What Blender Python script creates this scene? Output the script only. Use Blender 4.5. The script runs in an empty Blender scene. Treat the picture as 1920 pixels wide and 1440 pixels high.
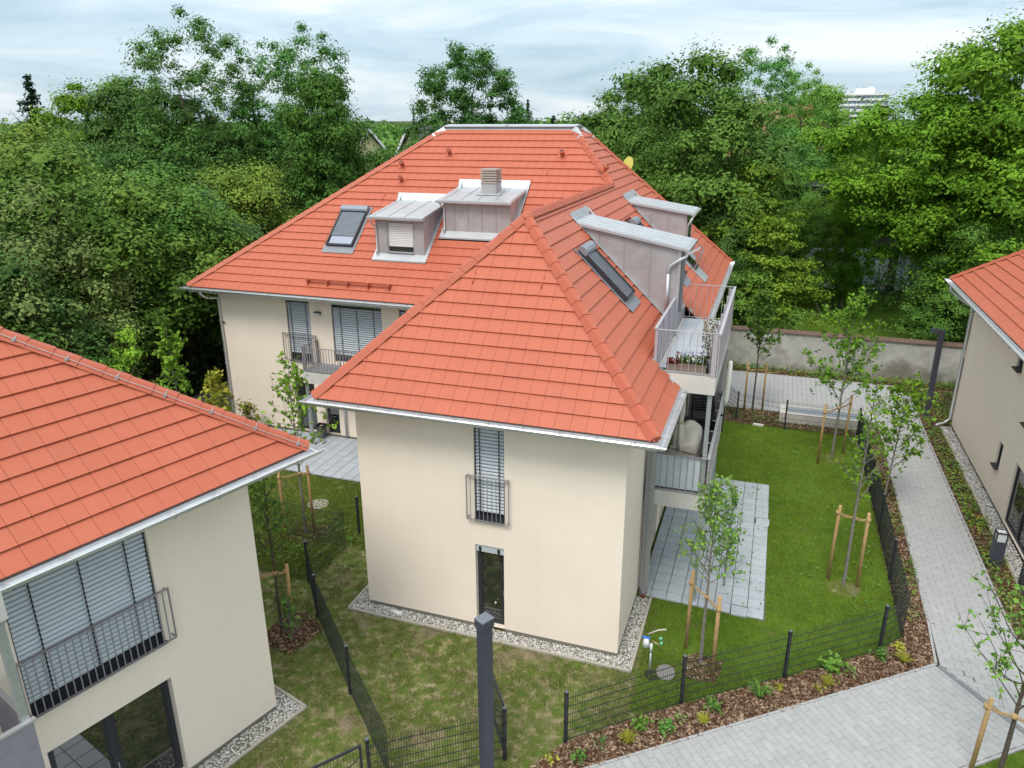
import bpy, math, random
import numpy as np
from mathutils import Matrix, Vector

S = bpy.context.scene
COL = S.collection
R = math.radians
RNG = random.Random(7)

# ------------------------------------------------------------------ camera, sky, sun, exposure
cd = bpy.data.cameras.new('camera')
cd.sensor_width = 36.0
cd.lens = 1411.8 / 1920 * 36
cd.clip_start = 0.2
cd.clip_end = 6000
cam = bpy.data.objects.new('camera', cd)
COL.objects.link(cam)
S.camera = cam
PITCH, YAW, ROLL = 0.3383, -0.3336, -0.0037
fw = Vector((math.sin(YAW)*math.cos(PITCH), math.cos(YAW)*math.cos(PITCH), -math.sin(PITCH)))
rt = Vector((math.cos(YAW), -math.sin(YAW), 0))
upv = rt.cross(fw)
r2 = math.cos(ROLL)*rt + math.sin(ROLL)*upv
u2 = -math.sin(ROLL)*rt + math.cos(ROLL)*upv
CP = Vector((8.794, -14.211, 11.661))
cam.matrix_world = Matrix(((r2.x, u2.x, -fw.x, CP.x), (r2.y, u2.y, -fw.y, CP.y), (r2.z, u2.z, -fw.z, CP.z), (0, 0, 0, 1)))

SUN_EL, SUN_AZ = 56, 187         # azimuth measured from +y (north) clockwise
W = bpy.data.worlds.new('World')
S.world = W
W.use_nodes = True
nt = W.node_tree
for n in list(nt.nodes): nt.nodes.remove(n)
def nd(tree, t, **kw):
    n = tree.nodes.new(t)
    for k, v in kw.items(): setattr(n, k, v)
    return n
wo = nd(nt, 'ShaderNodeOutputWorld')
bg = nd(nt, 'ShaderNodeBackground')
bg.inputs['Strength'].default_value = 0.10
sky = nd(nt, 'ShaderNodeTexSky', sky_type='NISHITA')
sky.sun_disc = False
sky.sun_elevation = R(SUN_EL)
sky.sun_rotation = R(SUN_AZ)
sky.air_density = 1.0; sky.dust_density = 1.5; sky.ozone_density = 1.0
tc = nd(nt, 'ShaderNodeTexCoord')
sep = nd(nt, 'ShaderNodeSeparateXYZ')
nt.links.new(tc.outputs['Generated'], sep.inputs[0])
mp = nd(nt, 'ShaderNodeMapping')
mp.inputs['Scale'].default_value = (1.9, 1.9, 11)
mp.inputs['Rotation'].default_value = (R(1.5), R(-1.2), 0)
nt.links.new(tc.outputs['Generated'], mp.inputs[0])
nz = nd(nt, 'ShaderNodeTexNoise')
nz.inputs['Scale'].default_value = 1.7; nz.inputs['Detail'].default_value = 7; nz.inputs['Roughness'].default_value = 0.52
nz.inputs['Distortion'].default_value = 0.6
nt.links.new(mp.outputs[0], nz.inputs['Vector'])
cr = nd(nt, 'ShaderNodeValToRGB')
cr.color_ramp.elements[0].position = 0.34; cr.color_ramp.elements[0].color = (2.15, 3.0, 3.65, 1)
cr.color_ramp.elements[1].position = 0.66; cr.color_ramp.elements[1].color = (4.6, 4.95, 5.2, 1)
e = cr.color_ramp.elements.new(0.5); e.color = (3.25, 4.05, 4.6, 1)
nt.links.new(nz.outputs['Fac'], cr.inputs[0])
# the overcast brightens evenly towards the zenith
gr = nd(nt, 'ShaderNodeMapRange')
gr.inputs['From Min'].default_value = 0.0; gr.inputs['From Max'].default_value = 0.9
gr.inputs['To Min'].default_value = 0.97; gr.inputs['To Max'].default_value = 1.95
nt.links.new(sep.outputs['Z'], gr.inputs['Value'])
ml = nd(nt, 'ShaderNodeMix', data_type='RGBA', blend_type='MULTIPLY')
ml.inputs['Factor'].default_value = 1
gc = nd(nt, 'ShaderNodeValToRGB')     # pale blue near the horizon, neutral white cloud overhead
gc.color_ramp.elements[0].position = 0.02; gc.color_ramp.elements[0].color = (1, 1, 1, 1)
gc.color_ramp.elements[1].position = 0.75; gc.color_ramp.elements[1].color = (1.14, 1.0, 0.90, 1)
nt.links.new(sep.outputs['Z'], gc.inputs[0])
g2_ = nd(nt, 'ShaderNodeMix', data_type='RGBA', blend_type='MULTIPLY'); g2_.inputs['Factor'].default_value = 1
nt.links.new(gc.outputs['Color'], g2_.inputs[6]); nt.links.new(gr.outputs['Result'], g2_.inputs[7])
nt.links.new(cr.outputs['Color'], ml.inputs[6]); nt.links.new(g2_.outputs[2], ml.inputs[7])
mx = nd(nt, 'ShaderNodeMix', data_type='RGBA')
mx.inputs['Factor'].default_value = 0.88     # how much of the clear sky the cloud hides
nt.links.new(sky.outputs['Color'], mx.inputs[6]); nt.links.new(ml.outputs[2], mx.inputs[7])
nt.links.new(mx.outputs[2], bg.inputs['Color'])
nt.links.new(bg.outputs[0], wo.inputs['Surface'])

sl = bpy.data.lights.new('sun', 'SUN')
sl.energy = 1.15; sl.angle = R(22); sl.color = (1.0, 0.93, 0.84)
so = bpy.data.objects.new('sun', sl)
COL.objects.link(so)
sd = Vector((math.sin(R(SUN_AZ))*math.cos(R(SUN_EL)), math.cos(R(SUN_AZ))*math.cos(R(SUN_EL)), math.sin(R(SUN_EL))))
so.rotation_euler = (-sd).to_track_quat('-Z', 'Y').to_euler()
so.location = (0, 0, 60)

vs = S.view_settings
vs.view_transform = 'Standard'; vs.look = 'None'; vs.gamma = 1; vs.exposure = 1.0; vs.use_curve_mapping = False
S.render.engine = 'CYCLES'
S.cycles.max_bounces = 6; S.cycles.diffuse_bounces = 3; S.cycles.transparent_max_bounces = 8

# ------------------------------------------------------------------ materials
MATS = {}
def mat(name, col, rough=0.6, metal=0.0, spec=0.5, var=0.0, vscale=6.0, bump=0.0, bscale=40.0, objvar=0.0, col2=None, detail=4, coat=0.0):
    if name in MATS: return MATS[name]
    m = bpy.data.materials.new(name); m.use_nodes = True
    t = m.node_tree; p = t.nodes['Principled BSDF']
    p.inputs['Roughness'].default_value = rough; p.inputs['Metallic'].default_value = metal
    p.inputs['Specular IOR Level'].default_value = spec; p.inputs['Coat Weight'].default_value = coat
    p.inputs['Base Color'].default_value = (*col, 1)
    geo = nd(t, 'ShaderNodeNewGeometry')
    src = None
    if var or col2:
        n = nd(t, 'ShaderNodeTexNoise'); n.inputs['Scale'].default_value = vscale; n.inputs['Detail'].default_value = detail
        n.inputs['Roughness'].default_value = 0.65
        t.links.new(geo.outputs['Position'], n.inputs['Vector'])
        r = nd(t, 'ShaderNodeValToRGB')
        r.color_ramp.elements[0].position = 0.3; r.color_ramp.elements[1].position = 0.7
        a = col if col2 else tuple(c*(1-var) for c in col)
        b = col2 if col2 else tuple(min(1, c*(1+var)) for c in col)
        r.color_ramp.elements[0].color = (*a, 1); r.color_ramp.elements[1].color = (*b, 1)
        t.links.new(n.outputs['Fac'], r.inputs[0]); src = r.outputs[0]
    if objvar:
        oi = nd(t, 'ShaderNodeObjectInfo')
        mr = nd(t, 'ShaderNodeMapRange'); mr.inputs['To Min'].default_value = 1-objvar; mr.inputs['To Max'].default_value = 1+objvar
        t.links.new(oi.outputs['Random'], mr.inputs['Value'])
        mm = nd(t, 'ShaderNodeMix', data_type='RGBA', blend_type='MULTIPLY'); mm.inputs['Factor'].default_value = 1
        if src: t.links.new(src, mm.inputs[6])
        else: mm.inputs[6].default_value = (*col, 1)
        t.links.new(mr.outputs['Result'], mm.inputs[7]); src = mm.outputs[2]
    if src: t.links.new(src, p.inputs['Base Color'])
    if bump:
        n = nd(t, 'ShaderNodeTexNoise'); n.inputs['Scale'].default_value = bscale; n.inputs['Detail'].default_value = 5
        t.links.new(geo.outputs['Position'], n.inputs['Vector'])
        b = nd(t, 'ShaderNodeBump'); b.inputs['Strength'].default_value = bump; b.inputs['Distance'].default_value = 0.02
        t.links.new(n.outputs['Fac'], b.inputs['Height']); t.links.new(b.outputs[0], p.inputs['Normal'])
    MATS[name] = m
    return m

TILE = mat('roof_clay', (0.465, 0.122, 0.066), 0.52, spec=0.4, var=0.04, vscale=1.2, objvar=0.022, bump=0.04, bscale=60)
CAP = mat('ridge_clay', (0.445, 0.108, 0.057), 0.52, spec=0.4, objvar=0.03, var=0.04, vscale=2)
UNDER = mat('roof_underlay', (0.09, 0.03, 0.02), 0.9)
REND = mat('cream_render', (0.885, 0.775, 0.665), 0.92, spec=0.15, var=0.035, vscale=0.6, bump=0.25, bscale=90)
SOFF = mat('soffit_white', (0.72, 0.70, 0.66), 0.8)
PLINTH = mat('plinth_grey', (0.22, 0.20, 0.17), 0.9)
ZINC = mat('zinc_sheet', (0.60, 0.62, 0.64), 0.38, metal=0.75, var=0.10, vscale=2.5, bump=0.05, bscale=14)
ZROOF = mat('bright_zinc', (0.52, 0.55, 0.575), 0.4, metal=0.45, var=0.08, vscale=2.0, bump=0.06, bscale=9)
ZCLAD = mat('matt_zinc_cladding', (0.41, 0.395, 0.40), 0.55, metal=0.3, var=0.14, vscale=2.2, bump=0.05, bscale=10)
GUTTER = mat('gutter_zinc', (0.66, 0.68, 0.70), 0.33, metal=0.7, var=0.07, vscale=4)
STEEL = mat('grey_painted_steel', (0.32, 0.30, 0.325), 0.45, metal=0.25, var=0.05, vscale=9)
GALV = mat('galvanised_steel', (0.50, 0.53, 0.55), 0.42, metal=0.6, var=0.12, vscale=14)
LILAC = mat('grey_privacy_panel', (0.44, 0.41, 0.45), 0.55, metal=0.1, var=0.05, vscale=3)
ANTH = mat('anthracite_paint', (0.028, 0.030, 0.038), 0.45, var=0.1, vscale=8)
ANTHL = mat('anthracite_lamp_paint', (0.052, 0.055, 0.078), 0.5, var=0.06, vscale=6, bump=0.06, bscale=160)
FENCE = mat('fence_green_black', (0.018, 0.030, 0.030), 0.45)
GLASS = mat('dark_window_glass', (0.014, 0.017, 0.020), 0.03, spec=1.0, coat=0.0)
GLASS.node_tree.nodes['Principled BSDF'].inputs['IOR'].default_value = 1.9
BLIND = mat('aluminium_blind', (0.54, 0.59, 0.635), 0.42, metal=0.15, objvar=0.03)
SHUT = mat('white_roller_shutter', (0.72, 0.72, 0.73), 0.5)
DSHUT = mat('grey_shutter_slat', (0.20, 0.225, 0.26), 0.4, metal=0.3)
BLACK = mat('black_rubber', (0.012, 0.012, 0.013), 0.6)
CONC = mat('pale_concrete', (0.60, 0.585, 0.55), 0.85, var=0.07, vscale=3, bump=0.12, bscale=40)
KERB = mat('kerb_concrete', (0.40, 0.37, 0.32), 0.9, var=0.1, vscale=5)
SLAB = mat('terrace_slab', (0.42, 0.455, 0.50), 0.75, objvar=0.05, var=0.05, vscale=5, bump=0.06, bscale=120)
PAVER = mat('paver_grey', (0.365, 0.370, 0.375), 0.85, objvar=0.05, var=0.07, vscale=6, bump=0.15, bscale=110)
PAVFAR = mat('paver_far', (0.365, 0.370, 0.375), 0.85, var=0.07, vscale=4, bump=0.1, bscale=60)
JOINTP = mat('path_joint_sand', (0.22, 0.215, 0.20), 0.95)
JOINT = mat('joint_sand', (0.13, 0.13, 0.125), 0.95)
WOOD = mat('stake_wood', (0.52, 0.33, 0.15), 0.8, var=0.18, vscale=11, bump=0.2, bscale=30)
ROPE = mat('coir_rope', (0.42, 0.29, 0.14), 0.95)
BARK = mat('bark_brown', (0.085, 0.068, 0.05), 0.95, var=0.3, vscale=9, bump=0.5, bscale=25)
BARKG = mat('bark_grey', (0.20, 0.185, 0.16), 0.95, var=0.25, vscale=12, bump=0.4, bscale=35)
CREAMF = mat('cream_fabric', (0.68, 0.62, 0.52), 0.9, var=0.05, vscale=5, bump=0.25, bscale=9)
WHITEF = mat('white_fabric', (0.80, 0.79, 0.72), 0.85, var=0.03, vscale=5)
TERRA = mat('taupe_planter', (0.22, 0.18, 0.15), 0.7)
POTB = mat('dark_pot', (0.035, 0.035, 0.045), 0.5)
WICK = mat('black_wicker', (0.02, 0.02, 0.022), 0.65)
PLAST = mat('grey_plastic', (0.10, 0.105, 0.115), 0.5)
BRICKC = mat('coping_tile', (0.135, 0.085, 0.065), 0.85, var=0.2, vscale=4)

def weather(m, amt=0.10):
    t = m.node_tree; p = t.nodes['Principled BSDF']; src = p.inputs['Base Color'].links[0].from_socket
    g = nd(t, 'ShaderNodeNewGeometry')
    mp_ = nd(t, 'ShaderNodeMapping'); mp_.inputs['Scale'].default_value = (2.6, 2.6, 0.16); t.links.new(g.outputs['Position'], mp_.inputs[0])
    n1 = nd(t, 'ShaderNodeTexNoise'); n1.inputs['Scale'].default_value = 1.6; n1.inputs['Detail'].default_value = 6; t.links.new(mp_.outputs[0], n1.inputs['Vector'])
    r1 = nd(t, 'ShaderNodeMapRange'); r1.inputs['From Min'].default_value = 0.52; r1.inputs['From Max'].default_value = 0.78; r1.inputs['To Min'].default_value = 0.0; r1.inputs['To Max'].default_value = 0.45; t.links.new(n1.outputs['Fac'], r1.inputs['Value'])
    sx = nd(t, 'ShaderNodeSeparateXYZ'); t.links.new(g.outputs['Position'], sx.inputs[0])
    n2 = nd(t, 'ShaderNodeTexNoise'); n2.inputs['Scale'].default_value = 5; n2.inputs['Detail'].default_value = 6; t.links.new(g.outputs['Position'], n2.inputs['Vector'])
    r2_ = nd(t, 'ShaderNodeMapRange'); r2_.inputs['From Min'].default_value = 0.12; r2_.inputs['From Max'].default_value = 0.55; r2_.inputs['To Min'].default_value = 1.6; r2_.inputs['To Max'].default_value = 0; t.links.new(sx.outputs['Z'], r2_.inputs['Value'])
    mu = nd(t, 'ShaderNodeMath', operation='MULTIPLY'); t.links.new(r2_.outputs[0], mu.inputs[0]); t.links.new(n2.outputs['Fac'], mu.inputs[1])
    ad = nd(t, 'ShaderNodeMath', operation='ADD'); t.links.new(r1.outputs[0], ad.inputs[0]); t.links.new(mu.outputs[0], ad.inputs[1])
    sc_ = nd(t, 'ShaderNodeMath', operation='MULTIPLY'); sc_.inputs[1].default_value = amt; sc_.use_clamp = True; t.links.new(ad.outputs[0], sc_.inputs[0])
    mm = nd(t, 'ShaderNodeMix', data_type='RGBA'); t.links.new(sc_.outputs[0], mm.inputs['Factor']); t.links.new(src, mm.inputs[6]); mm.inputs[7].default_value = (0.30, 0.27, 0.22, 1)
    t.links.new(mm.outputs[2], p.inputs['Base Color'])
weather(REND, 0.07); weather(CONC, 0.16)

def noise_mix(name, cols, scale, detail=6, rough=0.95, bump=0.5, bscale=30, stretch=None, spots=None):
    m = bpy.data.materials.new(name); m.use_nodes = True
    t = m.node_tree; p = t.nodes['Principled BSDF']
    p.inputs['Roughness'].default_value = rough; p.inputs['Specular IOR Level'].default_value = 0.2
    g = nd(t, 'ShaderNodeNewGeometry')
    n = nd(t, 'ShaderNodeTexNoise'); n.inputs['Scale'].default_value = scale; n.inputs['Detail'].default_value = detail; n.inputs['Roughness'].default_value = 0.68
    t.links.new(g.outputs['Position'], n.inputs['Vector'])
    r = nd(t, 'ShaderNodeValToRGB')
    ks = cols
    while len(r.color_ramp.elements) < len(ks): r.color_ramp.elements.new(0.5)
    for el, (pos, c) in zip(r.color_ramp.elements, ks): el.position = pos; el.color = (*c, 1)
    t.links.new(n.outputs['Fac'], r.inputs[0])
    out = r.outputs[0]
    if spots:
        n2 = nd(t, 'ShaderNodeTexNoise'); n2.inputs['Scale'].default_value = spots[0]; n2.inputs['Detail'].default_value = 3
        t.links.new(g.outputs['Position'], n2.inputs['Vector'])
        r2_ = nd(t, 'ShaderNodeValToRGB'); r2_.color_ramp.elements[0].position = spots[1]; r2_.color_ramp.elements[1].position = spots[2]
        t.links.new(n2.outputs['Fac'], r2_.inputs[0])
        mm = nd(t, 'ShaderNodeMix', data_type='RGBA'); t.links.new(r2_.outputs[0], mm.inputs['Factor'])
        t.links.new(out, mm.inputs[6]); mm.inputs[7].default_value = (*spots[3], 1); out = mm.outputs[2]
    t.links.new(out, p.inputs['Base Color'])
    n3 = nd(t, 'ShaderNodeTexNoise'); n3.inputs['Scale'].default_value = bscale; n3.inputs['Detail'].default_value = 4
    t.links.new(g.outputs['Position'], n3.inputs['Vector'])
    b = nd(t, 'ShaderNodeBump'); b.inputs['Strength'].default_value = bump; b.inputs['Distance'].default_value = 0.03
    t.links.new(n3.outputs['Fac'], b.inputs['Height']); t.links.new(b.outputs[0], p.inputs['Normal'])
    MATS[name] = m
    return m

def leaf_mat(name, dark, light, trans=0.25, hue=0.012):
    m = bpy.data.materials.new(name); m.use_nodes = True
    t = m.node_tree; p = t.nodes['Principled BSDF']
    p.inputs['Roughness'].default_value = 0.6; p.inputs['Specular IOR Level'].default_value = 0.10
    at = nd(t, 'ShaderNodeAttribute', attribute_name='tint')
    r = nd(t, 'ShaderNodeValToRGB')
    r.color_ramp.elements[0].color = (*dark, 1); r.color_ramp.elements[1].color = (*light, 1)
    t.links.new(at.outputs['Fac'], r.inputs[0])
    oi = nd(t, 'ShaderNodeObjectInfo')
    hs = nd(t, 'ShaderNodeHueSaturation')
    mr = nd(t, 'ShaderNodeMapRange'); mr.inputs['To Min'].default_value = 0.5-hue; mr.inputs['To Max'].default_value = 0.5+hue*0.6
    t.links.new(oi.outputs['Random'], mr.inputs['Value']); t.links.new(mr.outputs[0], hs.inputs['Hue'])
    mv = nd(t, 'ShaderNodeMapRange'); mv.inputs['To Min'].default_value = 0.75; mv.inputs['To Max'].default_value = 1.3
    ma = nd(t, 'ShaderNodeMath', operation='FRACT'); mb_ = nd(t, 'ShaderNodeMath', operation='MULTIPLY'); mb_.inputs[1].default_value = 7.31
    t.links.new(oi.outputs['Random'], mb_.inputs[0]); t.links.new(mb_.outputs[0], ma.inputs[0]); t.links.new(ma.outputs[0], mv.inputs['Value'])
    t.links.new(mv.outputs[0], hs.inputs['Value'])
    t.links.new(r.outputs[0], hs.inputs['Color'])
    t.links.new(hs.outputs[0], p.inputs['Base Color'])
    tr = nd(t, 'ShaderNodeBsdfTranslucent'); t.links.new(hs.outputs[0], tr.inputs['Color'])
    ms = nd(t, 'ShaderNodeMixShader'); ms.inputs[0].default_value = trans*0.6
    o = t.nodes['Material Output']
    t.links.new(p.outputs[0], ms.inputs[1]); t.links.new(tr.outputs[0], ms.inputs[2]); t.links.new(ms.outputs[0], o.inputs['Surface'])
    MATS[name] = m
    return m
LEAF_MID = leaf_mat('leaf_mid_green', (0.072, 0.176, 0.028), (0.215, 0.394, 0.066))
LEAF_DARK = leaf_mat('leaf_dark_green', (0.046, 0.123, 0.021), (0.138, 0.268, 0.047))
LEAF_ASH = leaf_mat('leaf_ash_green', (0.053, 0.154, 0.033), (0.147, 0.322, 0.070))
LEAF_LIME = leaf_mat('leaf_lime_green', (0.124, 0.262, 0.020), (0.304, 0.509, 0.060))
LEAF_MAPLE = leaf_mat('leaf_maple_green', (0.080, 0.188, 0.014), (0.246, 0.442, 0.038))
LEAF_PINE = leaf_mat('needle_green', (0.012, 0.035, 0.018), (0.035, 0.075, 0.035), 0.1, 0.01)
LEAF_YOUNG = leaf_mat('leaf_young_green', (0.050, 0.143, 0.028), (0.165, 0.330, 0.066), 0.3)
LEAF_GREY = leaf_mat('leaf_grey_green', (0.086, 0.140, 0.039), (0.213, 0.295, 0.090), 0.25)
GRASSM = leaf_mat('grass_blade_green', (0.072, 0.140, 0.013), (0.225, 0.335, 0.038), 0.2, 0.01)
GRASSD = leaf_mat('grass_blade_dry', (0.078, 0.118, 0.024), (0.301, 0.292, 0.124), 0.2, 0.01)
LEAF_BLUE = leaf_mat('leaf_blue_green', (0.047, 0.128, 0.041), (0.156, 0.296, 0.097))
LEAF_OLIVE = leaf_mat('leaf_olive_green', (0.079, 0.139, 0.021), (0.244, 0.337, 0.055))
LEAF_DEEP = leaf_mat('leaf_deep_green', (0.034, 0.095, 0.023), (0.109, 0.217, 0.049))
YELP = leaf_mat('leaf_yellow_green', (0.14, 0.18, 0.015), (0.40, 0.38, 0.06), 0.3)

# ------------------------------------------------------------------ mesh helpers
I4 = Matrix.Identity(4)
def frame(o, ux, uy, uz=(0, 0, 1)):
    ux, uy, uz, o = Vector(ux).normalized(), Vector(uy).normalized(), Vector(uz).normalized(), Vector(o)
    return Matrix(((ux.x, uy.x, uz.x, o.x), (ux.y, uy.y, uz.y, o.y), (ux.z, uy.z, uz.z, o.z), (0, 0, 0, 1)))

class MB:
    def __init__(s, fr=I4):
        s.v = []; s.f = []; s.fr = fr; s.smooth = set()
    def p(s, q):
        s.v.append(tuple(s.fr @ Vector(q))); return len(s.v)-1
    def poly(s, pts):
        s.f.append([s.p(q) for q in pts])
    def box(s, lo, hi):
        x0, y0, z0 = lo; x1, y1, z1 = hi
        i = [s.p(q) for q in ((x0,y0,z0),(x1,y0,z0),(x1,y1,z0),(x0,y1,z0),(x0,y0,z1),(x1,y0,z1),(x1,y1,z1),(x0,y1,z1))]
        for a in ((0,3,2,1),(4,5,6,7),(0,1,5,4),(1,2,6,5),(2,3,7,6),(3,0,4,7)): s.f.append([i[k] for k in a])
        return s
    def prism(s, pts, d):
        """closed polygon pts extruded along vector d"""
        d = Vector(d)
        a = [s.p(q) for q in pts]; b = [s.p(Vector(q)+d) for q in pts]
        n = len(pts)
        s.f.append(a[::-1]); s.f.append(b)
        for k in range(n): s.f.append([a[k], a[(k+1) % n], b[(k+1) % n], b[k]])
        return s
    def beam(s, a, b, w, h, up=(0, 0, 1)):
        a, b = Vector(a), Vector(b)
        t = (b-a).normalized(); u = Vector(up)
        if abs(t.dot(u)) > 0.98: u = Vector((1, 0, 0))
        r_ = t.cross(u).normalized(); u = r_.cross(t)
        c = [(-w/2, -h/2), (w/2, -h/2), (w/2, h/2), (-w/2, h/2)]
        s.prism([a + r_*x + u*y for x, y in c], b-a)
        return s
    def tube(s, pts, rad, n=8, cap=True):
        pts = [Vector(q) for q in pts]
        rad = rad if isinstance(rad, (list, tuple)) else [rad]*len(pts)
        rings = []
        prev = None
        for k, q in enumerate(pts):
            t = (pts[min(k+1, len(pts)-1)] - pts[max(k-1, 0)]).normalized()
            u = prev if prev is not None else (Vector((1, 0, 0)) if abs(t.x) < 0.8 else Vector((0, 1, 0)))
            u = (u - t*u.dot(t)).normalized(); prev = u
            w = t.cross(u)
            rings.append([s.p(q + (u*math.cos(2*math.pi*j/n) + w*math.sin(2*math.pi*j/n))*rad[k]) for j in range(n)])
        f0 = len(s.f)
        for a, b in zip(rings, rings[1:]):
            for j in range(n): s.f.append([a[j], a[(j+1) % n], b[(j+1) % n], b[j]])
        s.smooth.update(range(f0, len(s.f)))
        if cap: s.f.append(rings[0][::-1]); s.f.append(rings[-1])
        return s
    def lathe(s, prof, c=(0, 0, 0), n=16):
        rings = [[s.p((c[0]+r_*math.cos(2*math.pi*j/n), c[1]+r_*math.sin(2*math.pi*j/n), c[2]+z)) for j in range(n)] for r_, z in prof]
        f0 = len(s.f)
        for a, b in zip(rings, rings[1:]):
            for j in range(n): s.f.append([a[j], a[(j+1) % n], b[(j+1) % n], b[j]])
        s.smooth.update(range(f0, len(s.f)))
        s.f.append(rings[0][::-1]); s.f.append(rings[-1])
        return s
    def sweep(s, path, prof, closed=False):
        """open polyline path (in plan); prof = [(out, z)], out to the right-hand side of the path; mitred"""
        pts = [Vector((q[0], q[1], 0)) for q in path]; z0 = path[0][2]
        n = len(pts); rings = []
        for k in range(n):
            ds = []
            if k > 0: ds.append((pts[k]-pts[k-1]).normalized())
            if k < n-1: ds.append((pts[k+1]-pts[k]).normalized())
            ns = [Vector((d.y, -d.x, 0)) for d in ds]
            m_ = ns[0] if len(ns) == 1 else (ns[0]+ns[1]) / max(0.2, 1+ns[0].dot(ns[1]))
            rings.append([s.p((pts[k].x+m_.x*o, pts[k].y+m_.y*o, z0+z)) for o, z in prof])
        for a, b in zip(rings, rings[1:]):
            for j in range(len(prof)-1): s.f.append([a[j], b[j], b[j+1], a[j+1]])
        s.f.append(rings[0]); s.f.append(rings[-1][::-1])
        return s
    def mesh(s, name, m):
        me = bpy.data.meshes.new(name)
        me.from_pydata(s.v, [], s.f)
        if s.smooth:
            arr = np.zeros(len(s.f), bool); arr[list(s.smooth)] = True
            me.polygons.foreach_set('use_smooth', arr)
        if m: me.materials.append(m)
        me.update()
        return me
    def build(s, name, m, parent=None, local=False):
        return link(name, s.mesh(name, m), parent, local)

def link(name, data, parent=None, local=False, basis=None):
    o = bpy.data.objects.new(name, data); COL.objects.link(o)
    if parent is not None:
        o.parent = parent
        if not local: o.matrix_parent_inverse = WINV.get(parent.name, I4)
    if basis is not None: o.matrix_basis = basis
    return o
WINV = {}
def tag(o, label=None, cat=None, group=None, kind=None):
    if label: o['label'] = label
    if cat: o['category'] = cat
    if group: o['group'] = group
    if kind: o['kind'] = kind
    return o
def thing(name, label, cat, loc=(0, 0, 0), group=None, rz=0.0, sc=1.0):
    o = bpy.data.objects.new(name, None); COL.objects.link(o)
    o.empty_display_size = 0.3
    o.location = loc; o.rotation_euler = (0, 0, rz); o.scale = (sc, sc, sc)
    WINV[o.name] = (Matrix.Translation(loc) @ Matrix.Rotation(rz, 4, 'Z') @ Matrix.Diagonal((sc, sc, sc, 1))).inverted()
    return tag(o, label, cat, group)
def copy_thing(root, loc, label, rz=0.0, sc=1.0, group=None):
    c = root.copy(); COL.objects.link(c)
    c.location = loc; c.rotation_euler = (0, 0, rz); c.scale = (sc,)*3 if not isinstance(sc, tuple) else sc
    c['label'] = label
    if group: c['group'] = group
    for ch in list(root.children):
        d = ch.copy(); COL.objects.link(d); d.parent = c
        for g in list(ch.children):
            h = g.copy(); COL.objects.link(h); h.parent = d
    return c
def fast_mesh(name, V, Q, m, tint=None, smooth=False):
    """V (N,3), Q (M,4) quads or (M,3) tris"""
    me = bpy.data.meshes.new(name)
    V = np.asarray(V, np.float32); Q = np.asarray(Q, np.int32)
    k = Q.shape[1]
    me.vertices.add(len(V)); me.vertices.foreach_set('co', V.ravel())
    me.loops.add(Q.size); me.loops.foreach_set('vertex_index', Q.ravel())
    me.polygons.add(len(Q)); me.polygons.foreach_set('loop_start', np.arange(0, Q.size, k, dtype=np.int32))
    if smooth: me.polygons.foreach_set('use_smooth', np.ones(len(Q), bool))
    if tint is not None:
        a = me.attributes.new('tint', 'FLOAT', 'FACE'); a.data.foreach_set('value', np.asarray(tint, np.float32))
    if m: me.materials.append(m)
    me.update(calc_edges=True); me.validate()
    return me
def plan_sheet(name, polys, z, m, kind='structure'):
    b = MB()
    for pl in polys: b.poly([(x, y, z) for x, y in pl])
    o = b.build(name, m)
    o['kind'] = kind
    return o
def pip(poly, x, y):
    """vectorised point in polygon"""
    x = np.asarray(x); y = np.asarray(y); c = np.zeros(x.shape, bool)
    n = len(poly)
    for i in range(n):
        x1, y1 = poly[i]; x2, y2 = poly[(i+1) % n]
        if y1 == y2: continue
        t = ((y1 > y) != (y2 > y)) & (x < (x2-x1)*(y-y1)/(y2-y1)+x1)
        c ^= t
    return c
def clip_convex(sub, clip):
    """both lists of (u,v); clip is counter-clockwise convex"""
    out = list(sub)
    for i in range(len(clip)):
        a = clip[i]; b = clip[(i+1) % len(clip)]
        inp, out = out, []
        if not inp: return []
        sd_ = lambda q: (b[0]-a[0])*(q[1]-a[1])-(b[1]-a[1])*(q[0]-a[0])
        for k in range(len(inp)):
            p_, q_ = inp[k-1], inp[k]; sp, sq = sd_(p_), sd_(q_)
            if (sp >= 0) != (sq >= 0):
                t = sp/(sp-sq); out.append((p_[0]+(q_[0]-p_[0])*t, p_[1]+(q_[1]-p_[1])*t))
            if sq >= 0: out.append(q_)
    return out
def area2(pl):
    return 0.5*sum(pl[k-1][0]*pl[k][1]-pl[k][0]*pl[k-1][1] for k in range(len(pl)))
# ------------------------------------------------------------------ ground, lawns, beds, paving
def vnoise(x, y, sc, seed=0):
    r = np.random.RandomState(seed); T = r.rand(256, 256)
    x = np.asarray(x)*sc+97.3; y = np.asarray(y)*sc+53.1
    xi = np.floor(x).astype(int); yi = np.floor(y).astype(int); fx = x-xi; fy = y-yi
    fx = fx*fx*(3-2*fx); fy = fy*fy*(3-2*fy)
    g = lambda a, b: T[a % 256, b % 256]
    return (g(xi, yi)*(1-fx)+g(xi+1, yi)*fx)*(1-fy)+(g(xi, yi+1)*(1-fx)+g(xi+1, yi+1)*fx)*fy

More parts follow.
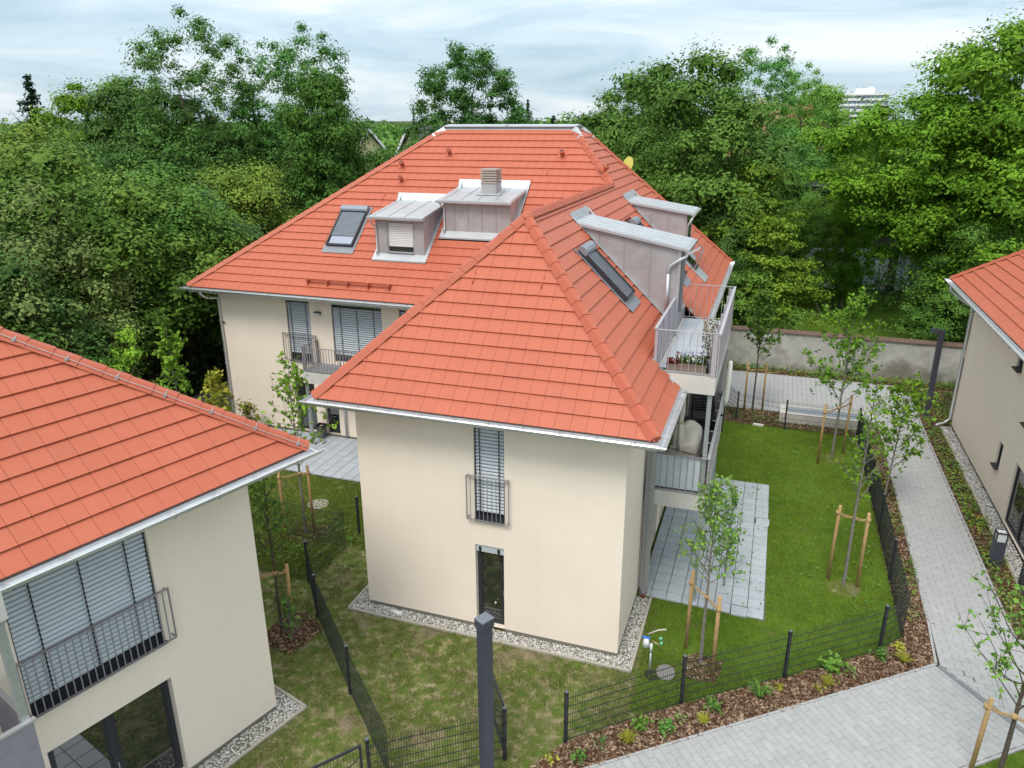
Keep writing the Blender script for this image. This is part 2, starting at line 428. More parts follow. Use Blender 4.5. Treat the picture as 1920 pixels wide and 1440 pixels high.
GROUND = noise_mix('woodland_floor', [(0.3, (0.035, 0.05, 0.015)), (0.55, (0.06, 0.075, 0.022)), (0.75, (0.085, 0.075, 0.035))], 0.35)
LAWN_G = noise_mix('lawn_green', [(0.30, (0.15, 0.135, 0.06)), (0.40, (0.075, 0.13, 0.014)), (0.7, (0.115, 0.20, 0.020))], 2.2, bscale=45, bump=0.7)
LAWN_P = noise_mix('lawn_patchy', [(0.31, (0.35, 0.30, 0.195)), (0.41, (0.24, 0.22, 0.11)), (0.50, (0.13, 0.155, 0.042)), (0.62, (0.085, 0.14, 0.02))], 4.2, bscale=50, bump=0.7,
                   spots=(0.7, 0.58, 0.70, (0.24, 0.19, 0.125)))
MULCH = noise_mix('bark_mulch', [(0.3, (0.055, 0.028, 0.015)), (0.55, (0.13, 0.065, 0.038)), (0.75, (0.20, 0.115, 0.07))], 9, bscale=30, bump=1.0)
GRAVB = noise_mix('gravel_bed', [(0.3, (0.14, 0.13, 0.12)), (0.7, (0.34, 0.33, 0.31))], 22, bscale=40, bump=1.0)
WALLM = noise_mix('old_wall_render', [(0.25, (0.20, 0.195, 0.18)), (0.45, (0.36, 0.355, 0.33)), (0.7, (0.50, 0.49, 0.46))], 1.3, bscale=18, bump=0.3,
                  spots=(0.7, 0.58, 0.72, (0.20, 0.185, 0.155)))

def stain(m, c, sx_, amt, col):
    t = m.node_tree; p = t.nodes['Principled BSDF']; src = p.inputs['Base Color'].links[0].from_socket
    g_ = nd(t, 'ShaderNodeNewGeometry'); mp_ = nd(t, 'ShaderNodeMapping', vector_type='TEXTURE'); mp_.inputs['Location'].default_value = c; mp_.inputs['Scale'].default_value = sx_
    t.links.new(g_.outputs['Position'], mp_.inputs[0]); ln = nd(t, 'ShaderNodeVectorMath', operation='LENGTH'); t.links.new(mp_.outputs[0], ln.inputs[0])
    n = nd(t, 'ShaderNodeTexNoise'); n.inputs['Scale'].default_value = 2.2; n.inputs['Detail'].default_value = 6; t.links.new(g_.outputs['Position'], n.inputs['Vector'])
    ad = nd(t, 'ShaderNodeMath', operation='ADD'); t.links.new(ln.outputs['Value'], ad.inputs[0]); t.links.new(n.outputs['Fac'], ad.inputs[1])
    r_ = nd(t, 'ShaderNodeMapRange'); r_.inputs['From Min'].default_value = 0.9; r_.inputs['From Max'].default_value = 1.5; r_.inputs['To Min'].default_value = amt; r_.inputs['To Max'].default_value = 0; t.links.new(ad.outputs[0], r_.inputs['Value'])
    mm = nd(t, 'ShaderNodeMix', data_type='RGBA'); t.links.new(r_.outputs[0], mm.inputs['Factor']); t.links.new(src, mm.inputs[6]); mm.inputs[7].default_value = (*col, 1); t.links.new(mm.outputs[2], p.inputs['Base Color'])
stain(WALLM, (14.9, 23.15, 0.55), (1.0, 1, 0.6), 0.75, (0.15, 0.135, 0.11)); stain(WALLM, (14.0, 23.15, -0.1), (4.0, 1, 0.75), 0.6, (0.20, 0.185, 0.155))

g = plan_sheet('ground', [[(-3000, -400), (3000, -400), (3000, 5000), (-3000, 5000)]], -0.03, GROUND)
LP = [(-4.6, -9), (5.6, -9), (5.6, -3.3), (8.2, -0.9), (6.9, 2.6), (0, 2.6), (0, 5.86), (-13, 5.86), (-13, -1)]
LG = [(6.78, 2.5), (7.0, -1.6), (8.0, -1.05), (10.02, 0.48), (12.09, 2.12), (12.65, 2.7), (12.65, 15.6), (6.4, 15.6), (6.4, 2.5)]
plan_sheet('patchy_lawn', [LP], 0.0, LAWN_P)
plan_sheet('green_lawn', [LG], 0.004, LAWN_G)
plan_sheet('corner_lawn', [[(14.70, 0.16), (5.3, -7.28), (5.3, -9), (19, -9), (19, 3.2)]], 0.0, LAWN_G)
plan_sheet('park_lawn', [[(3, 24), (24, 24), (28, 46), (3, 46)]], 0.0, noise_mix('park_grass', [(0.3, (0.075, 0.15, 0.012)), (0.7, (0.13, 0.23, 0.02))], 0.8, bscale=30))

UA = Vector((-0.784, -0.621)).normalized(); VA = Vector((0.621, -0.784)).normalized(); OA = Vector((13.27, 2.02))
def PA(u, v): q = OA + UA*u + VA*v; return (q.x, q.y)
FA = [(5.93, -2.81), (7.97, -1.03), (10.02, 0.51), (12.09, 2.15), (12.66, 2.85), (12.65, 5.35), (12.65, 8.0), (12.63, 10.57), (12.62, 13.0), (12.6, 15.35)]
front_bed = [PA(10.6, 0), PA(0, 0), (13.36, 3.6), (13.52, 15.5), (12.6, 15.5)] + [FA[k] for k in range(9, -1, -1)]
BEDS = [front_bed,
        [(7.0, 15.5), (13.52, 15.5), (13.52, 17.25), (7.0, 17.25)],
        [(15.14, 3.62), (18, 3.62), (18, 6.2), (15.83, 6.2), (15.83, 17.7), (18, 17.7), (18, 23.1), (6.0, 23.1), (6.0, 22.25), (14.6, 22.25), (15.14, 20.9)],
        [(-1.75, -2.2), (-0.75, -2.35), (-0.55, -1.3), (-1.3, -0.9), (-1.8, -1.3)],
        [(-3.9, 1.9), (-2.9, 1.9), (-2.8, 2.9), (-3.8, 2.95)],
        [(7.95, -0.2), (8.6, -0.15), (8.7, 0.55), (8.1, 0.75), (7.8, 0.4)]]
plan_sheet('mulch_bed', BEDS[:3], 0.008, MULCH)
plan_sheet('planting_hole', BEDS[3:], 0.009, MULCH)
plan_sheet('planting_ring', [[(11.45+0.42*math.cos(a)*(1+0.12*math.sin(3*a)), 4.55+0.42*math.sin(a)) for a in np.linspace(0, 6.2, 18)],
                             [(11.55+0.45*math.cos(a), 13.1+0.42*math.sin(a)*(1+0.1*math.cos(4*a))) for a in np.linspace(0, 6.2, 18)]], 0.010, LAWN_P)

def scatter(poly, dens, seed, keep=None):
    r = np.random.RandomState(seed)
    xs = [q[0] for q in poly]; ys = [q[1] for q in poly]
    A = (max(xs)-min(xs))*(max(ys)-min(ys)); n = int(A*dens)
    x = r.uniform(min(xs), max(xs), n); y = r.uniform(min(ys), max(ys), n)
    k = pip(poly, x, y)
    x, y = x[k], y[k]
    if keep is not None:
        k = r.rand(len(x)) < keep(x, y); x, y = x[k], y[k]
    return x, y, r

def grass(name, poly, dens, seed, m, h=(0.035, 0.085), w=0.016, keep=None):
    x, y, r = scatter(poly, dens, seed, keep)
    n = len(x)
    a = r.uniform(0, 6.283, n); hh = r.uniform(*h, n); ln = r.uniform(0.1, 0.75, n)*hh; b = r.uniform(0, 6.283, n)
    V = np.zeros((n, 3, 3)); z0 = 0.002
    V[:, 0] = np.c_[x+np.cos(a)*w/2, y+np.sin(a)*w/2, np.full(n, z0)]
    V[:, 1] = np.c_[x-np.cos(a)*w/2, y-np.sin(a)*w/2, np.full(n, z0)]
    V[:, 2] = np.c_[x+np.cos(b)*ln, y+np.sin(b)*ln, hh+z0]
    tint = np.clip(-0.05+0.5*vnoise(x, y, 0.9, 5)+0.35*vnoise(x, y, 4.0, 6)+0.4*r.rand(n), 0, 1)
    me = fast_mesh(name, V.reshape(-1, 3), np.arange(n*3).reshape(-1, 3), m, tint)
    o = link(name, me); o['kind'] = 'stuff'
    return o
kd = lambda x, y: np.clip((0.45*vnoise(x, y, 1.3, 11)+0.55*vnoise(x, y, 5.5, 12)-0.34)*4.2+0.08, 0.06, 1)*np.clip(1.2-0.9*np.exp(-((x-5.2)**2+(y+2.4)**2)/1.4)-0.6*np.exp(-((x+0.3)**2+(y+3.2)**2)/1.5), 0.05, 1)
grass('patchy_grass', LP, 1500, 3, GRASSD, (0.02, 0.065), 0.017, kd)
grass('green_grass', LG, 1300, 4, GRASSM, (0.03, 0.085), 0.016, lambda x, y: np.clip(0.35+1.1*vnoise(x, y, 1.1, 13), 0.1, 1))
grass('side_grass', [(-6.5, 0.4), (-2.05, 0.3), (-2.0, 2.2), (-0.1, 2.0), (-0.1, 5.8), (-8, 5.8)], 1100, 5, GRASSM, (0.04, 0.12), 0.018)
grass('corner_grass', [(14.70, 0.16), (9.9, -3.6), (9.9, -4.2), (17, -4.2), (17, 1.7)], 900, 6, GRASSM)

def pebbles(name, poly, dens, seed, m, s=(0.018, 0.034), z=0.02):
    x, y, r = scatter(poly, dens, seed)
    n = len(x)
    O = np.array([(1,0,0),(-1,0,0),(0,1,0),(0,-1,0),(0,0,1),(0,0,-1)], float)
    Fq = np.array([(0,2,4),(2,1,4),(1,3,4),(3,0,4),(2,0,5),(1,2,5),(3,1,5),(0,3,5)])
    sc = r.uniform(*s, (n, 1, 1))*np.array([1, 0.8, 0.65])*r.uniform(0.7, 1.3, (n, 1, 3))
    P = O[None]*sc + r.normal(0, 0.003, (n, 6, 3))
    a = r.uniform(0, 6.283, n); ca, sa = np.cos(a)[:, None], np.sin(a)[:, None]
    X = P[:, :, 0]*ca-P[:, :, 1]*sa + x[:, None]; Y = P[:, :, 0]*sa+P[:, :, 1]*ca + y[:, None]; Z = P[:, :, 2]+z
    V = np.stack([X, Y, Z], -1).reshape(-1, 3)
    Q = (Fq[None]+np.arange(n)[:, None, None]*6).reshape(-1, 3)
    me = fast_mesh(name, V, Q, m, np.repeat(r.rand(n), 8))
    o = link(name, me); o['kind'] = 'stuff'
    return o
def tint_mat(name, a, b, rough=0.85, mid=None):
    m = bpy.data.materials.new(name); m.use_nodes = True; t = m.node_tree; p = t.nodes['Principled BSDF']
    at = nd(t, 'ShaderNodeAttribute', attribute_name='tint'); r = nd(t, 'ShaderNodeValToRGB')
    r.color_ramp.elements[0].color = (*a, 1); r.color_ramp.elements[1].color = (*b, 1)
    if mid: e = r.color_ramp.elements.new(0.5); e.color = (*mid, 1)
    t.links.new(at.outputs['Fac'], r.inputs[0]); t.links.new(r.outputs[0], p.inputs['Base Color']); p.inputs['Roughness'].default_value = rough
    p.inputs['Specular IOR Level'].default_value = 0.25
    return m
PEB = tint_mat('pebble', (0.28, 0.27, 0.26), (0.82, 0.80, 0.76), 0.8, (0.56, 0.54, 0.51))
CHIP = tint_mat('bark_chip', (0.055, 0.030, 0.018), (0.40, 0.30, 0.21), 0.95, (0.16, 0.090, 0.055))

# left house frame: corner, along the wall towards the camera, outward normal
TL = 0.2886
LD = Vector((-math.sin(TL), -math.cos(TL), 0)); LN = Vector((math.cos(TL), -math.sin(TL), 0)); LC = Vector((-0.02, -3.89, 0))
def LP2(a, n): q = LC+LD*a+LN*n; return (q.x, q.y)
GR = [[(-0.36, -0.36), (6.74, -0.36), (6.74, 2.46), (6.4, 2.46), (6.4, 0), (0, 0), (0, 0.9), (-0.36, 0.9)],
      [LP2(-0.35, 0.43), LP2(5.2, 0.43), LP2(5.2, 0), LP2(0, 0), LP2(0, -1.5), LP2(-0.35, -1.5)],
      [(15.86, 5.6), (16.25, 5.6), (16.25, 17.6), (15.86, 17.6)]]
for k, pl in enumerate(GR):
    o = plan_sheet('gravel_strip', [pl], 0.010, GRAVB)
    pebbles('gravel', pl, 1500 if k < 2 else 800, 20+k, PEB, (0.015, 0.032) if k < 2 else (0.02, 0.04), 0.022)
# concrete edging of the gravel strips: individual kerb stones
edge = bpy.data.objects.new('gravel_edging', None); COL.objects.link(edge); edge['kind'] = 'structure'
def edging(pts, w=0.06, h=0.05, step=1.0):
    for a, b in zip(pts, pts[1:]):
        a, b = Vector((*a, 0)), Vector((*b, 0)); L = (b-a).length; n = max(1, round(L/step))
        for k in range(n):
            p0 = a+(b-a)*(k/n); p1 = a+(b-a)*((k+1)/n); t = (b-a).normalized()*0.003
            m_ = MB(); m_.beam(p0+t+Vector((0, 0, h/2-0.02)), p1-t+Vector((0, 0, h/2-0.02)), w, h+0.04)
            m_.build('kerb_stone', KERB, edge)
edging([(-0.39, 0.95), (-0.39, -0.39), (6.77, -0.39), (6.77, 2.5)])
edging([LP2(-0.38, -1.5), LP2(-0.38, 0.46), LP2(5.2, 0.46)])
edging([(15.83, 5.6), (15.83, 17.63), (16.25, 17.63)])

def chips(name, polys, dens, seed):
    Vs, Ts = [], []
    for pl in polys:
        x, y, r = scatter(pl, dens, seed); n = len(x)
        L = r.uniform(0.02, 0.055, n); w = r.uniform(0.008, 0.02, n); a = r.uniform(0, 6.283, n); t = r.normal(0, 0.3, n); rl = r.normal(0, 0.35, n)
        z = r.uniform(0.012, 0.045, n)
        dx = np.c_[np.cos(a)*L, np.sin(a)*L, t*L]; dy = np.c_[-np.sin(a)*w, np.cos(a)*w, rl*w*2]
        c = np.c_[x, y, z]
        Vs.append(np.stack([c-dx-dy, c+dx-dy*0.6, c+dx+dy, c-dx+dy*0.7], 1)); Ts.append(r.rand(n)**0.95)
    V = np.concatenate(Vs); n = len(V)
    o = link(name, fast_mesh(name, V.reshape(-1, 3), np.arange(n*4).reshape(-1, 4), CHIP, np.concatenate(Ts)))
    o['kind'] = 'stuff'
chips('bark_mulch', [front_bed], 1000, 31)
chips('bark_chips', BEDS[1:], 550, 32)

def lay(name, poly, org, ud, du, dv, gap, zb, zt, m, stagger, nmax, far_mat, wobble=0.0, seed=0, base=None):
    """blocks of du x dv laid over a convex polygon; the nmax largest in the picture are parts, the rest one mass"""
    rr = random.Random(seed)
    ud = Vector(ud).normalized(); vd = Vector((-ud.y, ud.x)); org = Vector(org)
    loc = [((Vector(q)-org).dot(ud), (Vector(q)-org).dot(vd)) for q in poly]
    if area2(loc) < 0: loc = loc[::-1]
    us = [q[0] for q in loc]; vs_ = [q[1] for q in loc]
    cells = []
    for j in range(math.floor(min(vs_)/dv)-1, math.ceil(max(vs_)/dv)+1):
        off = stagger*du*(j % 2)
        for i in range(math.floor(min(us)/du)-2, math.ceil(max(us)/du)+2):
            g2 = gap/2
            full = [(i*du+off+g2, j*dv+g2), ((i+1)*du+off-g2, j*dv+g2), ((i+1)*du+off-g2, (j+1)*dv-g2), (i*du+off+g2, (j+1)*dv-g2)]
            c = clip_convex(full, loc)
            if len(c) < 3 or abs(area2(c)) < 0.1*du*dv: continue
            cu = sum(q[0] for q in c)/len(c); cv = sum(q[1] for q in c)/len(c)
            wpos = org+ud*cu+vd*cv
            d2 = (wpos.x-CP.x)**2+(wpos.y-CP.y)**2+CP.z**2
            cells.append((abs(area2(c))/d2*CP.z/math.sqrt(d2), c, abs(area2(c)) > 0.98*(du-gap)*(dv-gap), (cu, cv), in_view(wpos.x, wpos.y, 0)))
    cells.sort(key=lambda q: (-int(q[4]), -q[0]))
    F = frame((org.x, org.y, 0), (ud.x, ud.y, 0), (vd.x, vd.y, 0))
    mb0 = MB(); b_ = 0.006
    def block(mb, c, cz=0.0):
        n = len(c); cx = sum(q[0] for q in c)/n; cy = sum(q[1] for q in c)/n
        ins = [(cx+(q[0]-cx)*(1-2*b_/max(du, dv)), cy+(q[1]-cy)*(1-2*b_/dv)) for q in c]
        lo = [mb.p((q[0], q[1], zb)) for q in c]; mi = [mb.p((q[0], q[1], zt-b_*0.7+cz)) for q in c]; hi = [mb.p((q[0], q[1], zt+cz)) for q in ins]
        mb.f.append(hi)
        for k in range(n):
            k2 = (k+1) % n
            mb.f.append([lo[k], lo[k2], mi[k2], mi[k]]); mb.f.append([mi[k], mi[k2], hi[k2], hi[k]])
    g2 = gap/2
    block(mb0, [(-du/2+g2, -dv/2+g2), (du/2-g2, -dv/2+g2), (du/2-g2, dv/2-g2), (-du/2+g2, dv/2-g2)])
    shared = mb0.mesh(name, m)
    rest = MB(F)
    for k, (a_, c, fullb, (cu, cv), vis) in enumerate(cells):
        if k < nmax and vis:
            if fullb:
                T = F @ Matrix.Translation((cu, cv, rr.uniform(-wobble, wobble))) @ Matrix.Rotation(rr.gauss(0, wobble*1.2), 4, 'X') @ Matrix.Rotation(rr.gauss(0, wobble), 4, 'Z')
                link(name, shared, base, basis=T)
            else:
                q = MB(F); block(q, c, rr.uniform(-wobble, wobble)); q.build(name, m, base)
        else:
            block(rest, c, rr.uniform(-wobble, wobble))
    if rest.f:
        o = rest.build(name+'_mass', far_mat, base); o['kind'] = 'stuff'
def in_view(x, y, z, mx_=0.04):
    d = Vector((x, y, z))-CP; w_ = d.dot(fw)
    if w_ < 0.3: return False
    a = d.dot(r2)/w_*1411.8/960; b = d.dot(u2)/w_*1411.8/720
    return abs(a) < 1+mx_ and abs(b) < 1+mx_

low = [PA(0.09, 0.0), PA(12.2, 0.0), PA(12.2, 2.32), PA(0.09, 2.32)]
P1 = [(13.33, 2.06), (14.74, 0.29), (18.5, 3.3), (18.5, 3.62), (15.14, 3.62), (13.36, 3.62)]
P2 = [(13.36, 3.62), (15.14, 3.62), (15.14, 20.9), (14.6, 22.25), (13.56, 22.25)]
P3 = [(6.6, 17.25), (13.52, 17.25), (13.56, 22.25), (6.6, 22.25)]
path = plan_sheet('path', [low, P1, P2, P3], 0.012, JOINTP)
lay('paver', low, OA, VA, 0.33, 0.165, 0.0045, 0.0, 0.045, PAVER, 0.5, 225, PAVFAR, 0.0015, 1, path)
lay('paver', P1, (13.3, 2.0), (1, 0), 0.33, 0.165, 0.0045, 0.0, 0.045, PAVER, 0.5, 45, PAVFAR, 0.0015, 2, path)
lay('paver', P2, (13.3, 2.02), (1, 0), 0.33, 0.165, 0.0045, 0.0, 0.045, PAVER, 0.5, 20, PAVFAR, 0.002, 3, path)
lay('paver', P3, (13.5, 17.25), (0, 1), 0.30, 0.20, 0.006, 0.0, 0.045, PAVER, 0.5, 0, PAVFAR, 0.002, 4, path)
# kerb rows along the paths
for pts in ([PA(11.8, -0.03), PA(0.0, -0.03), (13.33, 3.6), (13.52, 15.5), (13.52, 17.2)], [PA(11.8, 2.36), PA(0.02, 2.36)], [(15.17, 3.6), (15.17, 20.9), (14.62, 22.28), (6.6, 22.28)]):
    for a, b in zip(pts, pts[1:]):
        m_ = MB(); m_.beam(Vector((*a, 0.02)), Vector((*b, 0.02)), 0.055, 0.058); m_.build('path_edging', PAVFAR, path)
# slot drain between the two paths
dr = MB()
p0, p1 = Vector((*PA(0.03, 0.03), 0.03)), Vector((*PA(0.03, 2.3), 0.03))
for s_ in (-0.055, 0.055): dr.beam(p0+Vector((UA.x, UA.y, 0))*s_, p1+Vector((UA.x, UA.y, 0))*s_, 0.015, 0.045)
for k in range(90):
    q = p0+(p1-p0)*((k+0.5)/90); dr.beam(q-Vector((UA.x, UA.y, 0))*0.05, q+Vector((UA.x, UA.y, 0))*0.05, 0.010, 0.02)
d_ = dr.build('drain_grate', GALV, None)
tag(d_, 'long narrow steel drain grate set between the two paved paths', 'drain')

terR = [(6.46, 2.56), (9.56, 2.46), (9.50, 10.05), (6.46, 10.05)]
tR = plan_sheet('terrace', [terR], 0.014, JOINT)
lay('slab', terR, (9.53, 2.47), (0, 1), 0.40, 0.40, 0.017, 0.0, 0.05, SLAB, 0.0, 160, SLAB, 0.001, 5, tR)
terL = [(-13.0, 5.88), (-0.04, 5.88), (-0.04, 9.0), (-13.0, 9.0)]
tL = plan_sheet('terrace', [terL], 0.014, JOINT)
lay('slab', terL, (0, 5.9), (1, 0), 0.40, 0.40, 0.017, 0.0, 0.05, SLAB, 0.0, 200, SLAB, 0.001, 6, tL)
terF = [LP2(2.75, 0.5), LP2(8.5, 0.5), LP2(8.5, 3.6), LP2(2.75, 3.6)]
tF = plan_sheet('terrace', [terF], 0.014, JOINT)
lay('slab', terF, LP2(2.75, 0.5), (LD.x, LD.y), 0.40, 0.40, 0.017, 0.0, 0.05, SLAB, 0.0, 30, SLAB, 0.001, 8, tF)
sideP = [(-15.0, 9.6), (-11.25, 9.0), (-11.25, 20), (-15.0, 20)]
plan_sheet('side_path', [sideP], 0.016, SLAB)
# ------------------------------------------------------------------ house building kit
def wall_into(mb, fr, width, z0, z1, openings, depth=0.2):
    """render face in the local x/z plane (y inward) with reveals; openings = (u0,u1,za,zb)"""
    us = sorted({0, width, *[o[0] for o in openings], *[o[1] for o in openings]})
    zs = sorted({z0, z1, *[o[2] for o in openings], *[o[3] for o in openings]})
    old = mb.fr; mb.fr = fr
    for a, b in zip(us, us[1:]):
        for c, d in zip(zs, zs[1:]):
            if any(o[0]-1e-6 <= a and b <= o[1]+1e-6 and o[2]-1e-6 <= c and d <= o[3]+1e-6 for o in openings): continue
            mb.poly([(a, 0, c), (b, 0, c), (b, 0, d), (a, 0, d)])
    for a, b, c, d in openings:
        mb.poly([(a, 0, c), (a, 0, d), (a, depth, d), (a, depth, c)]); mb.poly([(b, 0, d), (b, 0, c), (b, depth, c), (b, depth, d)])
        mb.poly([(a, 0, d), (b, 0, d), (b, depth, d), (a, depth, d)]); mb.poly([(b, 0, c), (a, 0, c), (a, depth, c), (b, depth, c)])
    mb.fr = old

SLATM = {}
def slat_mesh(L, w=0.078):
    k = round(L, 3)
    if k not in SLATM:
        m_ = MB()
        pr = [(-w/2, -0.004), (-w/4, 0.004), (0, 0.007), (w/4, 0.004), (w/2, -0.004)]
        for (y0, z0), (y1, z1) in zip(pr, pr[1:]):
            m_.poly([(0, y0, z0), (L, y0, z0), (L, y1, z1), (0, y1, z1)])
        m_.poly([(0, y, z-0.0025) for y, z in pr[::-1]]+[(L, y, z-0.0025) for y, z in pr])
        SLATM[k] = m_.mesh('slat', BLIND)
    return SLATM[k]
def blind(fr, u0, u1, ztop, zbot, parent, ncord=2, tilt=50, pitch=0.085, y=0.075):
    b = MB(fr)
    b.box((u0+0.01, y-0.045, ztop-0.05), (u1-0.01, y+0.045, ztop-0.004))       # head rail
    o = b.build('blind', BLIND, parent)
    b = MB(fr); b.box((u0+0.012, y-0.03, zbot-0.02), (u1-0.012, y+0.03, zbot+0.005)); b.build('bottom_rail', BLIND, o)
    L = u1-u0-0.04; n = int((ztop-0.06-zbot)/pitch)
    me = slat_mesh(L)
    for k in range(n):
        T = fr @ Matrix.Translation((u0+0.02, y, zbot+0.03+pitch*k)) @ Matrix.Rotation(R(tilt)+RNG.gauss(0, 0.018), 4, 'X')
        link('slat', me, o, basis=T)
    c = MB(fr)
    for k in range(ncord):
        cu = u0+(u1-u0)*((k+0.5)/ncord if ncord > 2 else (0.17, 0.83)[k])
        c.box((cu-0.008, y-0.052, zbot), (cu+0.008, y-0.046, ztop-0.05))
        for j in range(n): c.box((cu-0.016, y-0.056, zbot+0.02+pitch*j), (cu+0.016, y-0.04, zbot+0.034+pitch*j))
    c.build('ladder_cord', BLACK, o)
    zl = zbot-0.3 if zbot > 0.6 else zbot
    for ua in (u0, u1-0.018): r_ = MB(fr); r_.box((ua, y-0.02, zl), (ua+0.018, y+0.02, ztop)); r_.build('guide_rail', ANTH, o)
    return o
def window(fr, u0, u1, z0, z1, parent, mull=(), y=0.14, fw_=0.075, name='window', curtain=None):
    b = MB(fr)
    b.box((u0, y, z0), (u0+fw_, y+0.07, z1)); b.box((u1-fw_, y, z0), (u1, y+0.07, z1))
    b.box((u0+fw_, y, z1-fw_), (u1-fw_, y+0.07, z1)); b.box((u0+fw_, y, z0), (u1-fw_, y+0.07, z0+fw_))
    for m_ in mull: b.box((m_-fw_*0.8, y-0.004, z0+fw_), (m_+fw_*0.8, y+0.066, z1-fw_))
    o = b.build(name, ANTH, parent)
    xs = [u0+fw_] + [q for m_ in mull for q in (m_-fw_*0.8, m_+fw_*0.8)] + [u1-fw_]
    for a, c in zip(xs[::2], xs[1::2]):
        q = MB(fr); q.box((a, y+0.03, z0+fw_), (c, y+0.045, z1-fw_)); q.build('pane', GLASS, o)
        # inner sash rim
        s_ = MB(fr)
        t = 0.035
        s_.box((a, y+0.012, z0+fw_), (a+t, y+0.03, z1-fw_)); s_.box((c-t, y+0.012, z0+fw_), (c, y+0.03, z1-fw_))
        s_.box((a+t, y+0.012, z0+fw_), (c-t, y+0.03, z0+fw_+t)); s_.box((a+t, y+0.012, z1-fw_-t), (c-t, y+0.03, z1-fw_))
        s_.build('sash', ANTH, o)
    h = MB(fr); hu = u1-fw_*0.5 if not mull else mull[0]
    h.box((hu-0.012, y-0.03, z0+(z1-z0)*0.42), (hu+0.012, y-0.006, z0+(z1-z0)*0.42+0.13)); h.build('handle', STEEL, o)
    return o
BALM = {}
def railing(fr, u0, u1, z0, z1, parent, y=-0.09, pitch=0.11, m=None, flat=0.05, ends=True, name='railing', hooks=True, thick=0.012, posts=()):
    m = m or STEEL
    b = MB(fr)
    b.box((u0, y-flat/2, z1-0.012), (u1, y+flat/2, z1))
    if ends: b.box((u0, y-0.022, z0), (u1, y+0.022, z0+0.010))
    if ends:
        for u in (u0, u1-0.012): b.box((u, y-flat/2, z0+0.010), (u+0.012, y+flat/2, z1-0.012))
        for z in ((z0+0.03, z1-0.05) if hooks else ()):
            for u in (u0+0.02, u1-0.045): b.box((u, y+0.012, z), (u+0.025, 0.004, z+0.035))
    o = b.build(name, m, parent)
    if not ends: q = MB(fr); q.box((u0, y-0.022, z0), (u1, y+0.022, z0+0.010)); q.build('bottom_rail', m, o)
    for u in posts: q = MB(fr); q.box((u-0.02, y-0.025, z0+0.010), (u+0.02, y+0.025, z1-0.012)); q.build('rail_post', m, o)
    key = (round(z1-z0, 3), m.name, thick)
    if key not in BALM:
        q = MB(); q.box((-thick/2, -0.008, 0.010), (thick/2, 0.008, z1-z0-0.012)); BALM[key] = q.mesh('baluster', m)
    n = max(1, round((u1-u0)/pitch))
    for k in range(1, n): link('baluster', BALM[key], o, basis=fr @ Matrix.Translation((u0+(u1-u0)*k/n, y, z0)))
    return o
def sill(fr, u0, u1, z, parent, y0=-0.06, y1=0.13, m=None):
    b = MB(fr); b.prism([(u0, y0, z-0.03), (u0, y1, z+0.005), (u0, y1, z+0.03), (u0, y0, z-0.006)], (u1-u0, 0, 0))
    return b.build('sill', m or ANTH, parent)

